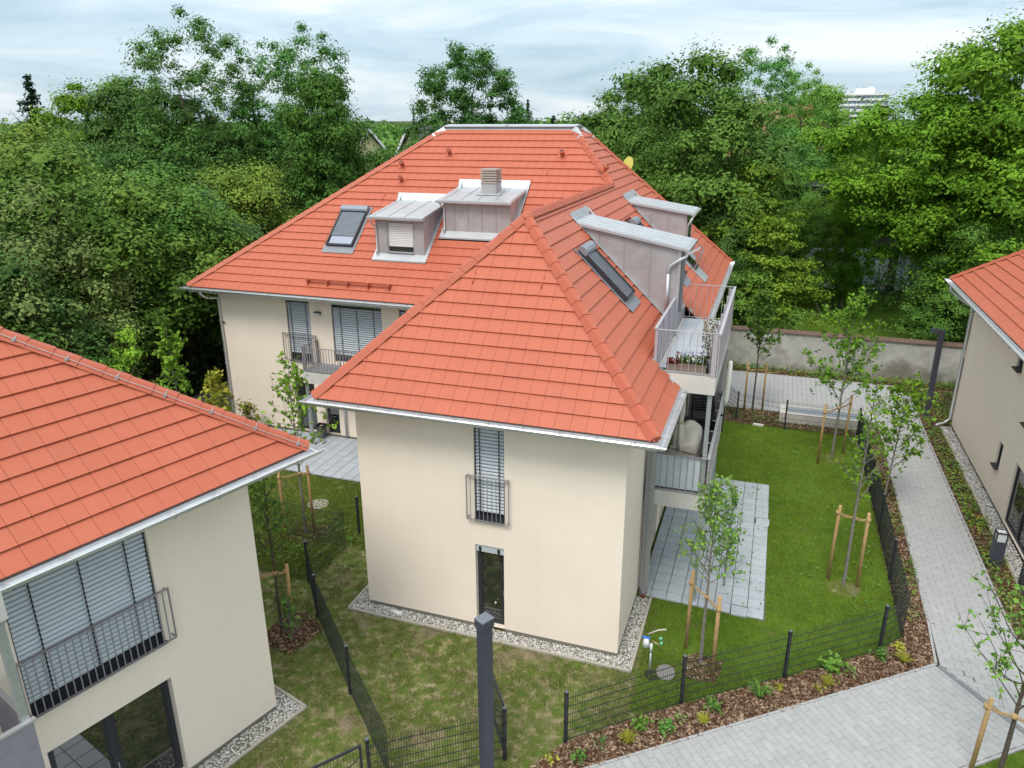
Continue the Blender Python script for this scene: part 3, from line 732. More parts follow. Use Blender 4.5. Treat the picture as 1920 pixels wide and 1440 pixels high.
class Roof:
    def __init__(s, parent, nparts=300):
        s.parent = parent; s.c = []; s.n = nparts; s.under = MB(); s.root = None; s.capmesh = None
    def slope(s, O, ud, vd, k, poly, holes=(), du=0.33, dv=0.342, bond=0.0, off=0.0, under=None):
        """O eave origin, ud along the eave, vd uphill in plan; poly convex in (u, plan distance)"""
        sq = math.sqrt(1+k*k); O = Vector(O); ud = Vector((*ud, 0)).normalized(); vp = Vector((*vd, 0)).normalized()
        vv = (vp+Vector((0, 0, k))).normalized(); nn = ud.cross(vv)
        F = Matrix(((ud.x, vv.x, nn.x, O.x), (ud.y, vv.y, nn.y, O.y), (ud.z, vv.z, nn.z, O.z), (0, 0, 0, 1)))
        pl = [(u, d*sq) for u, d in poly]
        if area2(pl) < 0: pl = pl[::-1]
        hl = [[(u, d*sq) for u, d in h] for h in holes]
        s.under.fr = F
        for up in ([[(u, d*sq) for u, d in q] for q in under] if under else [pl]):
            if area2(up) < 0: up = up[::-1]
            s.under.poly([(u, v, -0.01) for u, v in up]); s.under.poly([(u, v, -0.06) for u, v in up[::-1]])
        us = [q[0] for q in pl]; vs_ = [q[1] for q in pl]
        view = (CP-(F @ Vector((sum(us)/len(us), sum(vs_)/len(vs_), 0)))).normalized()
        for j in range(0, math.ceil(max(vs_)/dv)+1):
            o_ = off+bond*du*(j % 2)
            for i in range(math.floor(min(us)/du)-2, math.ceil(max(us)/du)+2):
                g = 0.0026
                u0, u1, v0, v1 = i*du+o_+g, (i+1)*du+o_-g, j*dv-(0.02 if j == 0 else 0), (j+1)*dv
                c = clip_convex([(u0, v0), (u1, v0), (u1, v1), (u0, v1)], pl if j else [(q[0], q[1]-(0.02 if q[1] < 0.01 else 0)) for q in pl])
                if len(c) < 3: continue
                a = abs(area2(c))
                if a < 0.002: continue
                cu = sum(q[0] for q in c)/len(c); cv = sum(q[1] for q in c)/len(c)
                pcs = [c]
                for h in hl:
                    a0, a1 = min(q[0] for q in h), max(q[0] for q in h); b0, b1 = min(q[1] for q in h), max(q[1] for q in h)
                    if u1 < a0 or u0 > a1 or v1 < b0 or v0 > b1: continue
                    B_ = 99.0; nx = []
                    for q in pcs:
                        for rc_ in ([(-B_, -B_), (a0, -B_), (a0, B_), (-B_, B_)], [(a1, -B_), (B_, -B_), (B_, B_), (a1, B_)], [(a0, -B_), (a1, -B_), (a1, b0), (a0, b0)], [(a0, b1), (a1, b1), (a1, B_), (a0, B_)]):
                            z_ = clip_convex(q, rc_)
                            if len(z_) > 2 and abs(area2(z_)) > 0.0015: nx.append(z_)
                    pcs = nx
                P = F @ Vector((cu, cv, 0)); d = CP-P; dist = d.length
                sc_ = a*max(0, d.normalized().dot(nn))/dist**2
                if not in_view(P.x, P.y, P.z, 0.02): sc_ = 0
                for c in pcs:
                    a2 = abs(area2(c))
                    s.c.append((sc_*a2/a, F, c, j*dv, dv, a2 > 0.995*(du-2*g)*dv and j > 0, (u0, j*dv), du))
    @staticmethod
    def tile_into(mb, c, vj, dv, th=0.036):
        top = lambda v: 0.062-0.036*(v-vj)/dv
        a = [mb.p((u, v, top(v))) for u, v in c]; b = [mb.p((u, v, top(v)-th)) for u, v in c]
        n = len(c); mb.f.append(a); mb.f.append(b[::-1])
        for k in range(n): k2 = (k+1) % n; mb.f.append([b[k], b[k2], a[k2], a[k]])
    def finish(s, name='roof'):
        s.under.fr = I4
        s.root = s.under.build(name, UNDER, s.parent)
        s.c.sort(key=lambda q: -q[0])
        shared = {}; rest = MB()
        for k, (sc_, F, c, vj, dv, full, (u0, v0), du) in enumerate(s.c):
            wob = 0.0012
            if k < s.n and sc_ > 0:
                T = F @ Matrix.Translation((0, 0, RNG.uniform(-wob, wob)))
                if full:
                    key = (du, dv)
                    if key not in shared:
                        m_ = MB(); s.tile_into(m_, [(0, 0), (du-0.0052, 0), (du-0.0052, dv), (0, dv)], 0, dv); shared[key] = m_.mesh('roof_tile', TILE)
                    T = T @ Matrix.Translation((u0, v0, 0)) @ Matrix.Rotation(RNG.gauss(0, 0.0025), 4, 'X') @ Matrix.Rotation(RNG.gauss(0, 0.0012), 4, 'Z')
                    link('roof_tile', shared[key], s.root, basis=T)
                else:
                    m_ = MB(); s.tile_into(m_, c, vj, dv); link('roof_tile', m_.mesh('roof_tile', TILE), s.root, basis=T)
            else:
                rest.fr = F @ Matrix.Translation((0, 0, RNG.uniform(-wob, wob))); s.tile_into(rest, c, vj, dv)
        if rest.f:
            rest.fr = I4; o = rest.build('roof_tile_mass', TILE, s.root); o['kind'] = 'stuff'
        return s.root
    def caps(s, A, B, step=0.40, w=0.155, lift=0.06, clips=False, dots=False):
        A, B = Vector(A), Vector(B); L = (B-A).length; n = max(1, round(L/step)); st = L/n
        t = (B-A).normalized(); lat = t.cross(Vector((0, 0, 1))).normalized(); up_ = lat.cross(t)
        key = round(st, 3)
        m_ = MB()
        def ring(x, sc_, z): return [(x, y*sc_, h*sc_+z) for y, h in ((-w, -0.07), (-w*0.42, 0.055), (w*0.42, 0.055), (w, -0.07))]
        lo, hi = ring(-0.02, 1.0, 0.012), ring(st+0.015, 0.955, -0.002)
        a = [m_.p(q) for q in lo]; b = [m_.p(q) for q in hi]
        for k in range(3): m_.f.append([a[k], a[k+1], b[k+1], b[k]])
        lo2 = [m_.p((x, y*0.86, z-0.02)) for x, y, z in lo]
        m_.f.append([a[0], lo2[0], lo2[1], a[1]]); m_.f.append([a[1], lo2[1], lo2[2], a[2]]); m_.f.append([a[2], lo2[2], lo2[3], a[3]])
        m_.f.append(b[::-1]); m_.f.append(lo2[::-1])
        me = m_.mesh('ridge_tile', CAP)
        for k in range(n):
            P = A+t*st*k+up_*lift
            T = Matrix(((t.x, lat.x, up_.x, P.x), (t.y, lat.y, up_.y, P.y), (t.z, lat.z, up_.z, P.z), (0, 0, 0, 1)))
            link('ridge_tile', me, s.root, basis=T @ Matrix.Rotation(RNG.gauss(0, 0.006), 4, 'Z'))
            if dots:
                q = MB(T); q.lathe([(0.012, 0), (0.012, 0.008), (0.004, 0.011)], (0.05, 0.03, 0.07), 8); q.build('cap_screw', GALV, s.root)

def gutter_run(path, parent, name='gutter'):
    g_ = MB()
    prof = [(-0.10, 0.02), (0.045, -0.025)] + [(0.135-0.088*math.cos(a), -0.04-0.088*math.sin(a)) for a in np.linspace(0, math.pi, 9)] + [(0.228, -0.020), (0.238, -0.030), (0.232, -0.044)]
    g_.sweep(path, prof)
    o = g_.build(name, GUTTER, parent)
    b = MB()
    for a, c in zip(path, path[1:]):
        a, c = Vector(a), Vector(c); L = (c-a).length; t = (c-a).normalized(); out = Vector((t.y, -t.x, 0)); n = int(L/0.75)
        for k in range(n):
            q = a+t*(L*(k+0.5)/n)
            pts = [q+out*(0.135-0.094*math.cos(x))+Vector((0, 0, -0.04-0.094*math.sin(x))) for x in np.linspace(0, math.pi, 7)]
            for p1, p2 in zip(pts, pts[1:]): b.beam(p1, p2, 0.028, 0.006, up=t)
            b.beam(q+out*0.05+Vector((0, 0, -0.018)), q+out*0.23+Vector((0, 0, -0.026)), 0.022, 0.006)
    b.build('gutter_bracket', GUTTER, o)['kind'] = 'stuff'
    return o
def soffit_run(path, parent, inner):
    s_ = MB(); s_.sweep(path, [(-0.06, -0.03), (0.012, -0.04), (0.012, -0.20), (-inner, -0.20)])
    return s_.build('soffit', SOFF, parent)
def downpipe(pts, parent, r=0.045, shoe=True, m=None):
    """pts world polyline from the gutter outlet down"""
    b = MB(); b.tube(pts, r, 10)
    o = b.build('downpipe', m or GUTTER, parent)
    z0 = pts[-1][2]
    c = MB()
    for z in np.arange(z0+0.8, pts[-2][2]-0.2, 1.7): c.lathe([(r+0.006, 0), (r+0.008, 0.015), (r+0.006, 0.03)], (pts[-1][0], pts[-1][1], z), 10)
    if c.f: c.build('pipe_clamp', GALV, o)
    return o

def seamed_box(parent, fr, W_, D_, hf, kroof, m, seams, name='dormer', over=0.12, roofD=None):
    """shed dormer, local x along its front, y back into the roof; front height hf over local z=0; the main slope rises with slope kroof"""
    b = MB(fr)
    zt = lambda y: hf+0.16*y
    zb = lambda y: kroof*y
    b.poly([(0, 0, -0.5), (W_, 0, -0.5), (W_, 0, hf), (0, 0, hf)])
    yb = D_
    for x in (0, W_): b.poly([(x, 0, -0.5), (x, 0, hf), (x, yb, zt(yb)), (x, yb, zb(yb)-0.5)])
    o = b.build(name, m, parent)
    return o

def each(name, fr, boxes, m, parent):
    for lo, hi in boxes: q = MB(fr); q.box(lo, hi); q.build(name, m, parent)
# ------------------------------------------------------------------ the L-shaped house in the middle
WW, OV, HE, KS, K3, K2, YM, XL, YB, ZT, TB = 6.4, 0.642, 5.752, 0.965, 0.9995, 0.8652, 8.285, -11.94, 19.973, 11.239, 1.087
RR = WW+OV; HH = WW/2+OV; ZA = HE+KS*HH; YA = -OV+HH*KS/K3; YI = YM+(ZA-HE)/K2; YT = YM+(ZT-HE)/K2; XTR = RR-(ZT-HE)/KS; XTL = -4.02
KL = (ZT-HE)/(XTL-XL); KB = (ZT-HE)/(YB-YT-TB)
house = thing('house', 'large cream L-shaped house with red hipped roof, zinc dormers and balconies, in the middle', 'house', (0, 0, 0))
F_front = frame((0, 0, 0), (1, 0, 0), (0, 1, 0))
F_right = frame((WW, 0, 0), (0, 1, 0), (-1, 0, 0))
YW = YM+OV+0.12                         # front wall of the rear wing
XW = XL+OV+0.05
F_main = frame((XW, YW, 0), (1, 0, 0), (0, 1, 0))
M_ = lambda x: x-XW
F_left = frame((0, YW, 0), (0, -1, 0), (1, 0, 0))
wtop = HE-0.16
wb = MB()
wall_into(wb, F_front, WW, 0.11, wtop, [(2.955, 3.675, 2.98, 5.36), (2.945, 3.655, 0.11, 2.31)])
wall_into(wb, F_right, YB-OV, 0.11, wtop, [(3.1, 5.6, 0.11, 2.3), (3.1, 5.7, 3.12, 5.3), (6.2, 7.9, 0.11, 2.3)])
wall_into(wb, F_main, -XW, 0.11, wtop, [(M_(-8.22), M_(-7.2), 3.0, 5.38), (M_(-6.27), M_(-4.2), 3.1, 5.36), (M_(-8.2), M_(-7.3), 0.11, 2.33), (M_(-6.9), M_(-6.3), 0.11, 2.33), (M_(-5.5), M_(-4.4), 0.11, 2.33), (M_(-3.5), M_(-1.6), 3.0, 5.36)])
wall_into(wb, F_left, YW, 0.11, wtop, [])
for fr_, w_ in ((frame((XW, YB-OV, 0), (0, -1, 0), (1, 0, 0)), YB-OV-YW), (frame((WW, YB-OV, 0), (-1, 0, 0), (0, -1, 0)), WW-XW)):
    wall_into(wb, fr_, w_, 0.11, wtop, [])
wb.build('wall', REND, house)
pl = MB()
pl.sweep([(0, YW, 0), (0, 0, 0), (2.945, 0, 0)], [(-0.02, 0.13), (-0.02, 0.0)]); pl.sweep([(3.655, 0, 0), (WW, 0, 0), (WW, YB-OV, 0)], [(-0.02, 0.13), (-0.02, 0.0)])
pl.sweep([(XW, YB-OV, 0), (XW, YW, 0), (0, YW, 0)], [(-0.02, 0.13), (-0.02, 0.0)])
pl.build('plinth', PLINTH, house)
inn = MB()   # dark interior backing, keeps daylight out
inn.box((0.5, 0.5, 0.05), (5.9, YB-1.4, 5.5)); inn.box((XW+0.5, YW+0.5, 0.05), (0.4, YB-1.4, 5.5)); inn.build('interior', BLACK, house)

# windows, blinds, railings of the front wing
window(F_front, 2.965, 3.665, 2.98, 5.36, house)
blind(F_front, 2.965, 3.665, 5.35, 3.20, house)
sill(F_front, 2.95, 3.68, 2.99, house)
railing(F_front, 2.79, 3.82, 3.00, 4.12, house, pitch=0.105)
window(F_front, 2.955, 3.645, 0.11, 2.14, house)
bx = MB(F_front); bx.box((2.957, 0.03, 2.12), (3.643, 0.13, 2.30)); bo = bx.build('blind_box', BLIND, house)
bx = MB(F_front)
for u in (3.06, 3.52): bx.box((u-0.03, 0.012, 2.16), (u+0.03, 0.029, 2.25)); bx.box((u-0.02, 0.010, 2.10), (u+0.02, 0.03, 2.15))
bx.build('slat_clip', BLACK, bo)
wc = MB(F_front); wc.lathe([(0.02, 0), (0.02, 0.05)], (3.4, 0.1, 0.7), 8); wc.build('window_ornament', SHUT, house)
# right side behind the balconies
window(F_right, 3.1, 5.6, 0.11, 2.3, house, (4.3,)); window(F_right, 3.1, 5.7, 3.12, 5.3, house, (4.4,)); window(F_right, 6.2, 7.9, 0.11, 2.3, house)
# rear wing front wall
window(F_main, M_(-8.21), M_(-7.21), 3.0, 5.37, house); blind(F_main, M_(-8.21), M_(-7.21), 5.36, 3.32, house); sill(F_main, M_(-8.25), M_(-7.17), 3.01, house)
railing(F_main, M_(-8.42), M_(-6.98), 3.02, 4.08, house)
window(F_main, M_(-6.26), M_(-4.21), 3.1, 5.35, house, (M_(-5.2),)); blind(F_main, M_(-6.26), M_(-4.21), 5.34, 3.42, house, 3)
window(F_main, M_(-3.49), M_(-1.61), 3.0, 5.35, house, (M_(-2.6),)); blind(F_main, M_(-3.49), M_(-1.61), 5.34, 3.3, house, 3)
for a, b in ((-8.19, -7.31), (-6.89, -6.31), (-5.49, -4.41)): window(F_main, M_(a), M_(b), 0.11, 2.32, house)
lm = MB(F_main); lm.box((M_(-6.92), -0.02, 4.86), (M_(-6.70), 0.0, 5.0)); lm.prism([(M_(-6.92), -0.02, 5.0), (M_(-6.92), -0.17, 5.0), (M_(-6.92), -0.17, 4.965), (M_(-6.92), -0.02, 4.93)], (0.22, 0, 0))
lo_ = lm.build('wall_lamp', ANTH, house)
lm = MB(F_main); lm.prism([(M_(-6.905), -0.022, 4.93), (M_(-6.905), -0.16, 4.962), (M_(-6.905), -0.13, 4.88), (M_(-6.905), -0.022, 4.86)], (0.19, 0, 0)); lm.build('lamp_glass', SHUT, lo_)

# ---- roof
roof = Roof(house, 300)
# front hip
roof.slope((-OV, -OV, HE), (1, 0), (0, 1), K3, [(0, 0), (WW+2*OV, 0), (HH, HH*KS/K3)], off=0.02)
# right slope: below the wing ridge and above it
yv = lambda y: y+OV
hb = HH; Yb_hip = lambda d: YB-(YB-YT-TB)*d/(RR-XTR)
HD = [[(yv(2.62), -0.1), (yv(8.42), -0.1), (yv(8.42), 0.62), (yv(2.62), 0.62)],             # balcony cut
      [(yv(5.84), 0.5), (yv(7.62), 0.5), (yv(7.62), 3.50), (yv(5.84), 3.50)],
      [(yv(12.66), 1.1), (yv(14.52), 1.1), (yv(14.52), 3.39), (yv(12.66), 3.39)],
      [(yv(3.93), 1.5), (yv(5.05), 1.5), (yv(5.05), 2.86), (yv(3.93), 2.86)],
      [(yv(10.2), 0.85), (yv(11.2), 0.85), (yv(11.2), 2.9), (yv(10.2), 2.9)],
      [(yv(12.75), 0.4), (yv(13.9), 0.4), (yv(13.9), 1.3), (yv(12.75), 1.3)]]
roof.slope((RR, -OV, HE), (0, 1), (-1, 0), KS, [(0, 0), (yv(YB), 0), (yv(Yb_hip(hb)), hb), (yv(YA), hb)], HD, under=[[(0, 0), (yv(2.62), 0), (yv(2.62), 0.6), (yv(YA)*0.6/hb, 0.6)], [(yv(8.42), 0), (yv(YB), 0), (yv(Yb_hip(0.6)), 0.6), (yv(8.42), 0.6)], [(yv(YA)*0.6/hb, 0.6), (yv(Yb_hip(0.6)), 0.6), (yv(Yb_hip(hb)), hb), (yv(YA), hb)]])
roof.slope((RR, -OV, HE), (0, 1), (-1, 0), KS, [(yv(YI), hb), (yv(Yb_hip(hb)), hb), (yv(YT+TB), RR-XTR), (yv(YT), RR-XTR)])
# front slope of the rear wing
xv = lambda x: x-XL
DV2 = 0.355
HM = [[(xv(-4.72), 9.60-YM), (xv(-2.72), 9.60-YM), (xv(-2.72), 11.95-YM), (xv(-4.72), 11.95-YM)],
      [(xv(-2.5), 10.42-YM), (xv(0.3), 10.42-YM), (xv(0.3), 12.51-YM), (xv(-2.5), 12.51-YM)],
      [(xv(-6.9), 9.95-YM), (xv(-5.62), 9.95-YM), (xv(-5.62), 11.45-YM), (xv(-6.9), 11.45-YM)]]
roof.slope((XL, YM, HE), (1, 0), (0, 1), K2, [(0, 0), (xv(-OV), 0), (xv(WW/2), YI-YM), (xv(XTR), YT-YM), (xv(XTL), YT-YM)], HM, dv=DV2)
# slopes turned away from the photograph
roof.slope((-OV, YM, HE), (0, -1), (1, 0), KS, [(0, 0), (YM+OV, 0), (YM-YA, HH), (YM-YI, HH)])
roof.slope((XL, YB, HE), (0, -1), (1, 0), KL, [(0, 0), (YB-YM, 0), (YB-YT, XTL-XL), (YB-YT-TB, XTL-XL)])
roof.slope((RR, YB, HE), (-1, 0), (0, -1), KB, [(0, 0), (RR-XL, 0), (RR-XTL, YB-YT-TB), (RR-XTR, YB-YT-TB)])
roof.finish()
apex = (WW/2, YA, ZA); meet = (WW/2, YI, ZA); tr_ = (XTR, YT, ZT); tl_ = (XTL, YT, ZT)
roof.caps((-OV+0.03, -OV+0.03, HE+0.03), apex); roof.caps((RR-0.03, -OV+0.03, HE+0.03), apex, dots=True)
roof.caps(apex, meet); roof.caps(meet, tr_); roof.caps((XL+0.04, YM+0.03, HE+0.03), tl_); roof.caps((RR, YB, HE), (XTR, YT+TB, ZT)); roof.caps((XL, YB, HE), (XTL, YT+TB, ZT))
RT = roof.root
ap = MB(); ap.lathe([(0.20, -0.05), (0.17, 0.05), (0.10, 0.12), (0.05, 0.13)], apex, 6); ap.build('apex_cap', CAP, RT)
# zinc ridge
zr = MB()
zr.prism([(XTL-0.10, YT-0.17, ZT-0.11), (XTL-0.10, YT+0.05, ZT+0.075), (XTL-0.10, YT+0.05, ZT-0.12)], (XTR-XTL+0.2, 0, 0))
zr.build('ridge_flashing', ZROOF, RT)
zr = MB(); zr.box((XTL+0.05, YT+0.06, ZT-0.1), (XTR-0.05, YT+TB-0.06, ZT+0.16)); zr.build('ridge_vent', ZCLAD, RT)
zr = MB(); ym = YT+TB/2
zr.prism([(XTL-0.02, YT-0.02, ZT+0.165), (XTL-0.02, ym, ZT+0.235), (XTL-0.02, YT+TB+0.02, ZT+0.165), (XTL-0.02, YT+TB+0.02, ZT+0.145), (XTL-0.02, YT-0.02, ZT+0.145)], (XTR-XTL+0.04, 0, 0))
zr.box((XTL+2.6, YT-0.03, ZT+0.15), (XTL+2.66, YT+0.3, ZT+0.215))
zr.build('ridge_cover', ZROOF, RT)
for (A_, B_) in ((tl_, (XL, YM, HE)), (tr_, meet), ((XTR, YT+TB, ZT), (RR, YB, HE))):
    A_, B_ = Vector(A_), Vector(B_); t = (B_-A_).normalized(); z_ = MB(); lat = t.cross(Vector((0, 0, 1))).normalized(); up_ = lat.cross(t)
    if up_.z < 0: up_ = -up_
    a0 = A_+up_*0.075-t*0.05
    z_.prism([a0+lat*0.15-up_*0.09, a0+lat*0.065+up_*0.05, a0-lat*0.065+up_*0.05, a0-lat*0.15-up_*0.09], t*0.55); z_.build('hip_flashing', ZROOF, RT)
# gutters and soffits
g1 = gutter_run([(-OV, YM-0.12, HE), (-OV, -OV, HE), (RR, -OV, HE), (RR, 2.52, HE)], house)
g2 = gutter_run([(RR, 8.46, HE), (RR, YB, HE), (XL, YB, HE), (XL, YM, HE), (-OV-0.12, YM, HE)], house)
soffit_run([(-OV, YM, HE), (-OV, -OV, HE), (RR, -OV, HE), (RR, 2.60, HE)], house, OV)
soffit_run([(RR, 8.42, HE), (RR, YB, HE), (XL, YB, HE), (XL, YM, HE), (-OV, YM, HE)], house, OV+0.08)
gz = HE-0.12
downpipe([(XL+0.62, YM-0.10, gz), (XL+0.62, YM-0.10, gz-0.12), (XL+0.62, YM+0.15, gz-0.30), (XL+0.72, YW-0.09, gz-0.42), (XL+0.74, YW-0.09, gz-0.6), (XL+0.74, YW-0.09, 0.1)], house)
downpipe([(RR+0.10, 2.25, gz), (RR+0.06, 2.28, gz-0.2), (WW+0.14, 2.45, gz-0.5), (WW+0.08, 2.50, gz-0.7), (WW+0.08, 2.50, 0.35), (WW+0.16, 2.46, 0.16), (WW+0.17, 2.46, 0.03)], house, m=STEEL)
sh = MB(); sh.lathe([(0.06, 0.0), (0.06, 0.14)], (WW+0.17, 2.46, 0.0), 10); sh.build('pipe_shoe', mat('oxide_red_pipe', (0.20, 0.035, 0.03), 0.6), house)
downpipe([(-5.98, YW-0.09, 3.0), (-5.98, YW-0.09, 2.5), (-5.98, YW-0.09, 0.12)], house)
# snow guard
def roofpt(x, d, w=0.05): # point on the front slope of the rear wing
    sq = math.sqrt(1+K2*K2); return Vector((x, YM+d, HE+K2*d))+Vector((0, -K2/sq, 1/sq))*w
sg = MB(); n_ = Vector((0, -K2, 1)).normalized()
for w_ in (0.05, 0.19): sg.beam(roofpt(-6.9, 0.42, w_+0.03), roofpt(-3.55, 0.42, w_+0.03), 0.022, 0.022)
for k in range(68): x = -6.9+3.35*k/67; sg.beam(roofpt(x, 0.42, 0.08), roofpt(x, 0.42, 0.22), 0.012, 0.012)
so_ = sg.build('snow_guard', CAP, RT)
for k in range(5):
    x = -6.85+3.25*k/4; q = MB(); q.prism([roofpt(x, 0.30, 0.05), roofpt(x, 0.55, 0.05), roofpt(x, 0.44, 0.24), roofpt(x, 0.40, 0.24)], (0.03, 0, 0)); q.build('guard_bracket', CAP, so_)
# roof hooks and vents
def hook(P, t):
    b = MB(); P = Vector(P); b.tube([P+Vector((0, 0, 0.05)), P+t*-0.12+Vector((0, 0, 0.03)), P+t*-0.2+Vector((0, 0, 0.08)), P+t*-0.12+Vector((0, 0, 0.13))], 0.012, 6); b.beam(P+t*0.1+Vector((0, 0, 0.11)), P-t*0.1+Vector((0, 0, -0.03)), 0.03, 0.02); b.build('roof_hook', CAP, RT)
for x in (2.35, 4.0): hook((x, 1.77, HE+(1.77+OV)*K3), Vector((0, 0.707, 0.707)))
for x, d in ((0.78, 12.97-YM), (-5.35, 11.86-YM)): hook(roofpt(x, d, 0.02), Vector((0, 0.756, 0.654)))
for y, d in ((5.7, 3.05), (12.45, 3.0), (10.6, 2.75)): hook((RR-d, y, HE+KS*d+0.02), Vector((-0.72, 0, 0.69)))
def vent(P, n, up_, sc_=1.0):
    n = Vector(n).normalized(); P = Vector(P); up_ = Vector(up_).normalized(); lat = up_.cross(n)
    T = Matrix(((lat.x, up_.x, n.x, P.x), (lat.y, up_.y, n.y, P.y), (lat.z, up_.z, n.z, P.z), (0, 0, 0, 1)))
    b = MB(T); b.lathe([(0.105, 0.03), (0.085, 0.06), (0.085, 0.20), (0.10, 0.215), (0.10, 0.29), (0.085, 0.30)], (0, 0, 0), 12); o = b.build('roof_vent', CAP, RT)
    b = MB(T); b.box((-0.165, -0.17, 0.035), (0.165, 0.17, 0.058)); b.build('vent_base_tile', TILE, o)
    b = MB(T)
    for x in (-0.035, 0.035): b.box((x-0.022, -0.05, 0.302), (x+0.022, 0.05, 0.306))
    b.build('vent_slot', BLACK, o)
nm = (0, -K2, 1); um = (0, 1, K2)
for x, y in ((-3.32, 13.64), (1.16, 13.63), (-5.1, 13.13), (-4.87, 12.54)): vent(roofpt(x, y-YM, 0.0), (0, -K2*1.35, 1), um)
vent((RR-4.28, 12.95, HE+KS*4.28), (KS*1.1, 0, 1), (-1, 0, KS))
pk = MB(); pk.tube([roofpt(-0.55, 9.98-YM, 0.05), roofpt(-0.55, 9.98-YM, 0.30)], 0.09, 10); pk.build('roof_vent', CAP, RT)

# ---- dormers
def seam_rows(fr, pts_fn, ks, m, name, parent, w=0.016, h=0.025):
    b = MB(fr)
    for k in ks:
        a, c, up_ = pts_fn(k); b.beam(a, c, w, h, up=up_)
    return b.build(name, m, parent)
def dormer(fr, Wd, hf, Dd, Dk, kr, seam_front, seam_side, rs, parent, overL=0.12, overR=0.12, front_open=None, flash=True, pitch=0.15, apron=True):
    """fr: local x along the front, y into the roof, z up, origin on the slope under the front; kr slope of the roof"""
    zr_ = lambda y: hf+pitch*y
    b = MB(fr)
    if front_open:
        a, c, d, e_ = front_open
        for q in ([(0, d), (0, e_), (a, e_), (a, d)], [(c, d), (c, e_), (Wd, e_), (Wd, d)], [(0, -0.05), (0, d), (Wd, d), (Wd, -0.05)], [(0, e_), (0, hf), (Wd, hf), (Wd, e_)]):
            b.poly([(x, 0, z) for x, z in q])
        b.poly([(a, 0, d), (a, 0, e_), (a, 0.12, e_), (a, 0.12, d)]); b.poly([(c, 0, d), (c, 0, e_), (c, 0.12, e_), (c, 0.12, d)])
        b.poly([(a, 0, e_), (c, 0, e_), (c, 0.12, e_), (a, 0.12, e_)]); b.poly([(a, 0, d), (c, 0, d), (c, 0.12, d), (a, 0.12, d)])
    else: b.poly([(0, 0, -0.05), (Wd, 0, -0.05), (Wd, 0, hf), (0, 0, hf)])
    for x in (0, Wd): b.poly([(x, 0, -0.05), (x, 0, hf), (x, Dd, zr_(Dd)), (x, Dd, kr*Dd-0.05)])
    o = b.build('dormer', ZCLAD, parent)
    bx_ = []
    for x in seam_front:
        z0_ = -0.02; z1_ = hf
        if front_open and front_open[0] < x < front_open[1]: z0_ = front_open[3]
        bx_.append(((x-0.008, -0.022, z0_), (x+0.008, 0, z1_)))
    for y in seam_side:
        for x, sx in ((0, -0.022), (Wd, 0.0)): bx_.append(((x+sx, y-0.008, kr*y-0.03), (x+sx+0.022, y+0.008, zr_(y))))
    for x in (-0.012, Wd-0.012): bx_.append(((x, -0.012, -0.03), (x+0.024, 0.014, hf)))
    each('standing_seam', fr, bx_, ZCLAD, o)
    t = 0.07
    r_ = MB(fr)
    y0_ = -0.20
    r_.prism([(-overL, y0_, zr_(y0_)), (-overL, Dd, zr_(Dd)), (-overL, Dd, zr_(Dd)-t), (-overL, y0_, zr_(y0_)-t)], (Wd+overL+overR, 0, 0))
    ro = r_.build('dormer_roof', ZROOF, o)
    r_ = MB(fr)
    r_.prism([(-overL, Dd+0.002, zr_(Dd)+0.002), (-overL, Dk, kr*Dk+0.135), (-overL, Dk, kr*Dk+0.05), (-overL, Dd+0.002, zr_(Dd)-t)], (Wd+overL+overR, 0, 0))
    r_.build('roof_upstand', ZROOF, ro)
    for x in rs:
        q = MB(fr); q.beam((x, y0_, zr_(y0_)+0.012), (x, Dd, zr_(Dd)+0.012), 0.014, 0.026); q.beam((x, Dd+0.01, zr_(Dd)+0.02), (x, Dk-0.01, kr*Dk+0.145), 0.014, 0.026); q.build('roof_seam', ZINC, ro)
    gq = MB(fr)
    gq.prism([(-overL-0.05, y0_-0.10, zr_(y0_)-0.015), (-overL-0.05, y0_, zr_(y0_)-0.015), (-overL-0.05, y0_, zr_(y0_)-0.10), (-overL-0.05, y0_-0.07, zr_(y0_)-0.11), (-overL-0.05, y0_-0.10, zr_(y0_)-0.08)], (Wd+overL+overR+0.06, 0, 0))
    gq.build('dormer_gutter', GUTTER, ro)
    if flash:
        f_ = MB(fr); e2 = 0.13; w_ = 0.088
        P_ = lambda x, y: (x, y, kr*y+w_)
        if apron: f_.poly([P_(-0.12, -0.25), P_(Wd+e2, -0.25), P_(Wd+e2, 0.0), P_(-0.12, 0.0)])
        f_.poly([P_(Wd, 0), P_(Wd+e2, 0), P_(Wd+e2, Dk), P_(Wd, Dk)])
        q = f_ if apron else MB(fr)
        q.poly([P_(-0.12, 0), P_(0, 0), P_(0, Dk), P_(-0.12, Dk)])
        if not apron: q.build('dormer_flashing', ZROOF, o)
        f_.beam(P_(Wd+e2, -0.25*apron), P_(Wd+e2, Dk), 0.02, 0.04)
        if apron: f_.beam(P_(-0.12, -0.25), P_(Wd+e2, -0.25), 0.02, 0.05)
        f_.build('dormer_flashing', ZROOF, o)
    return o
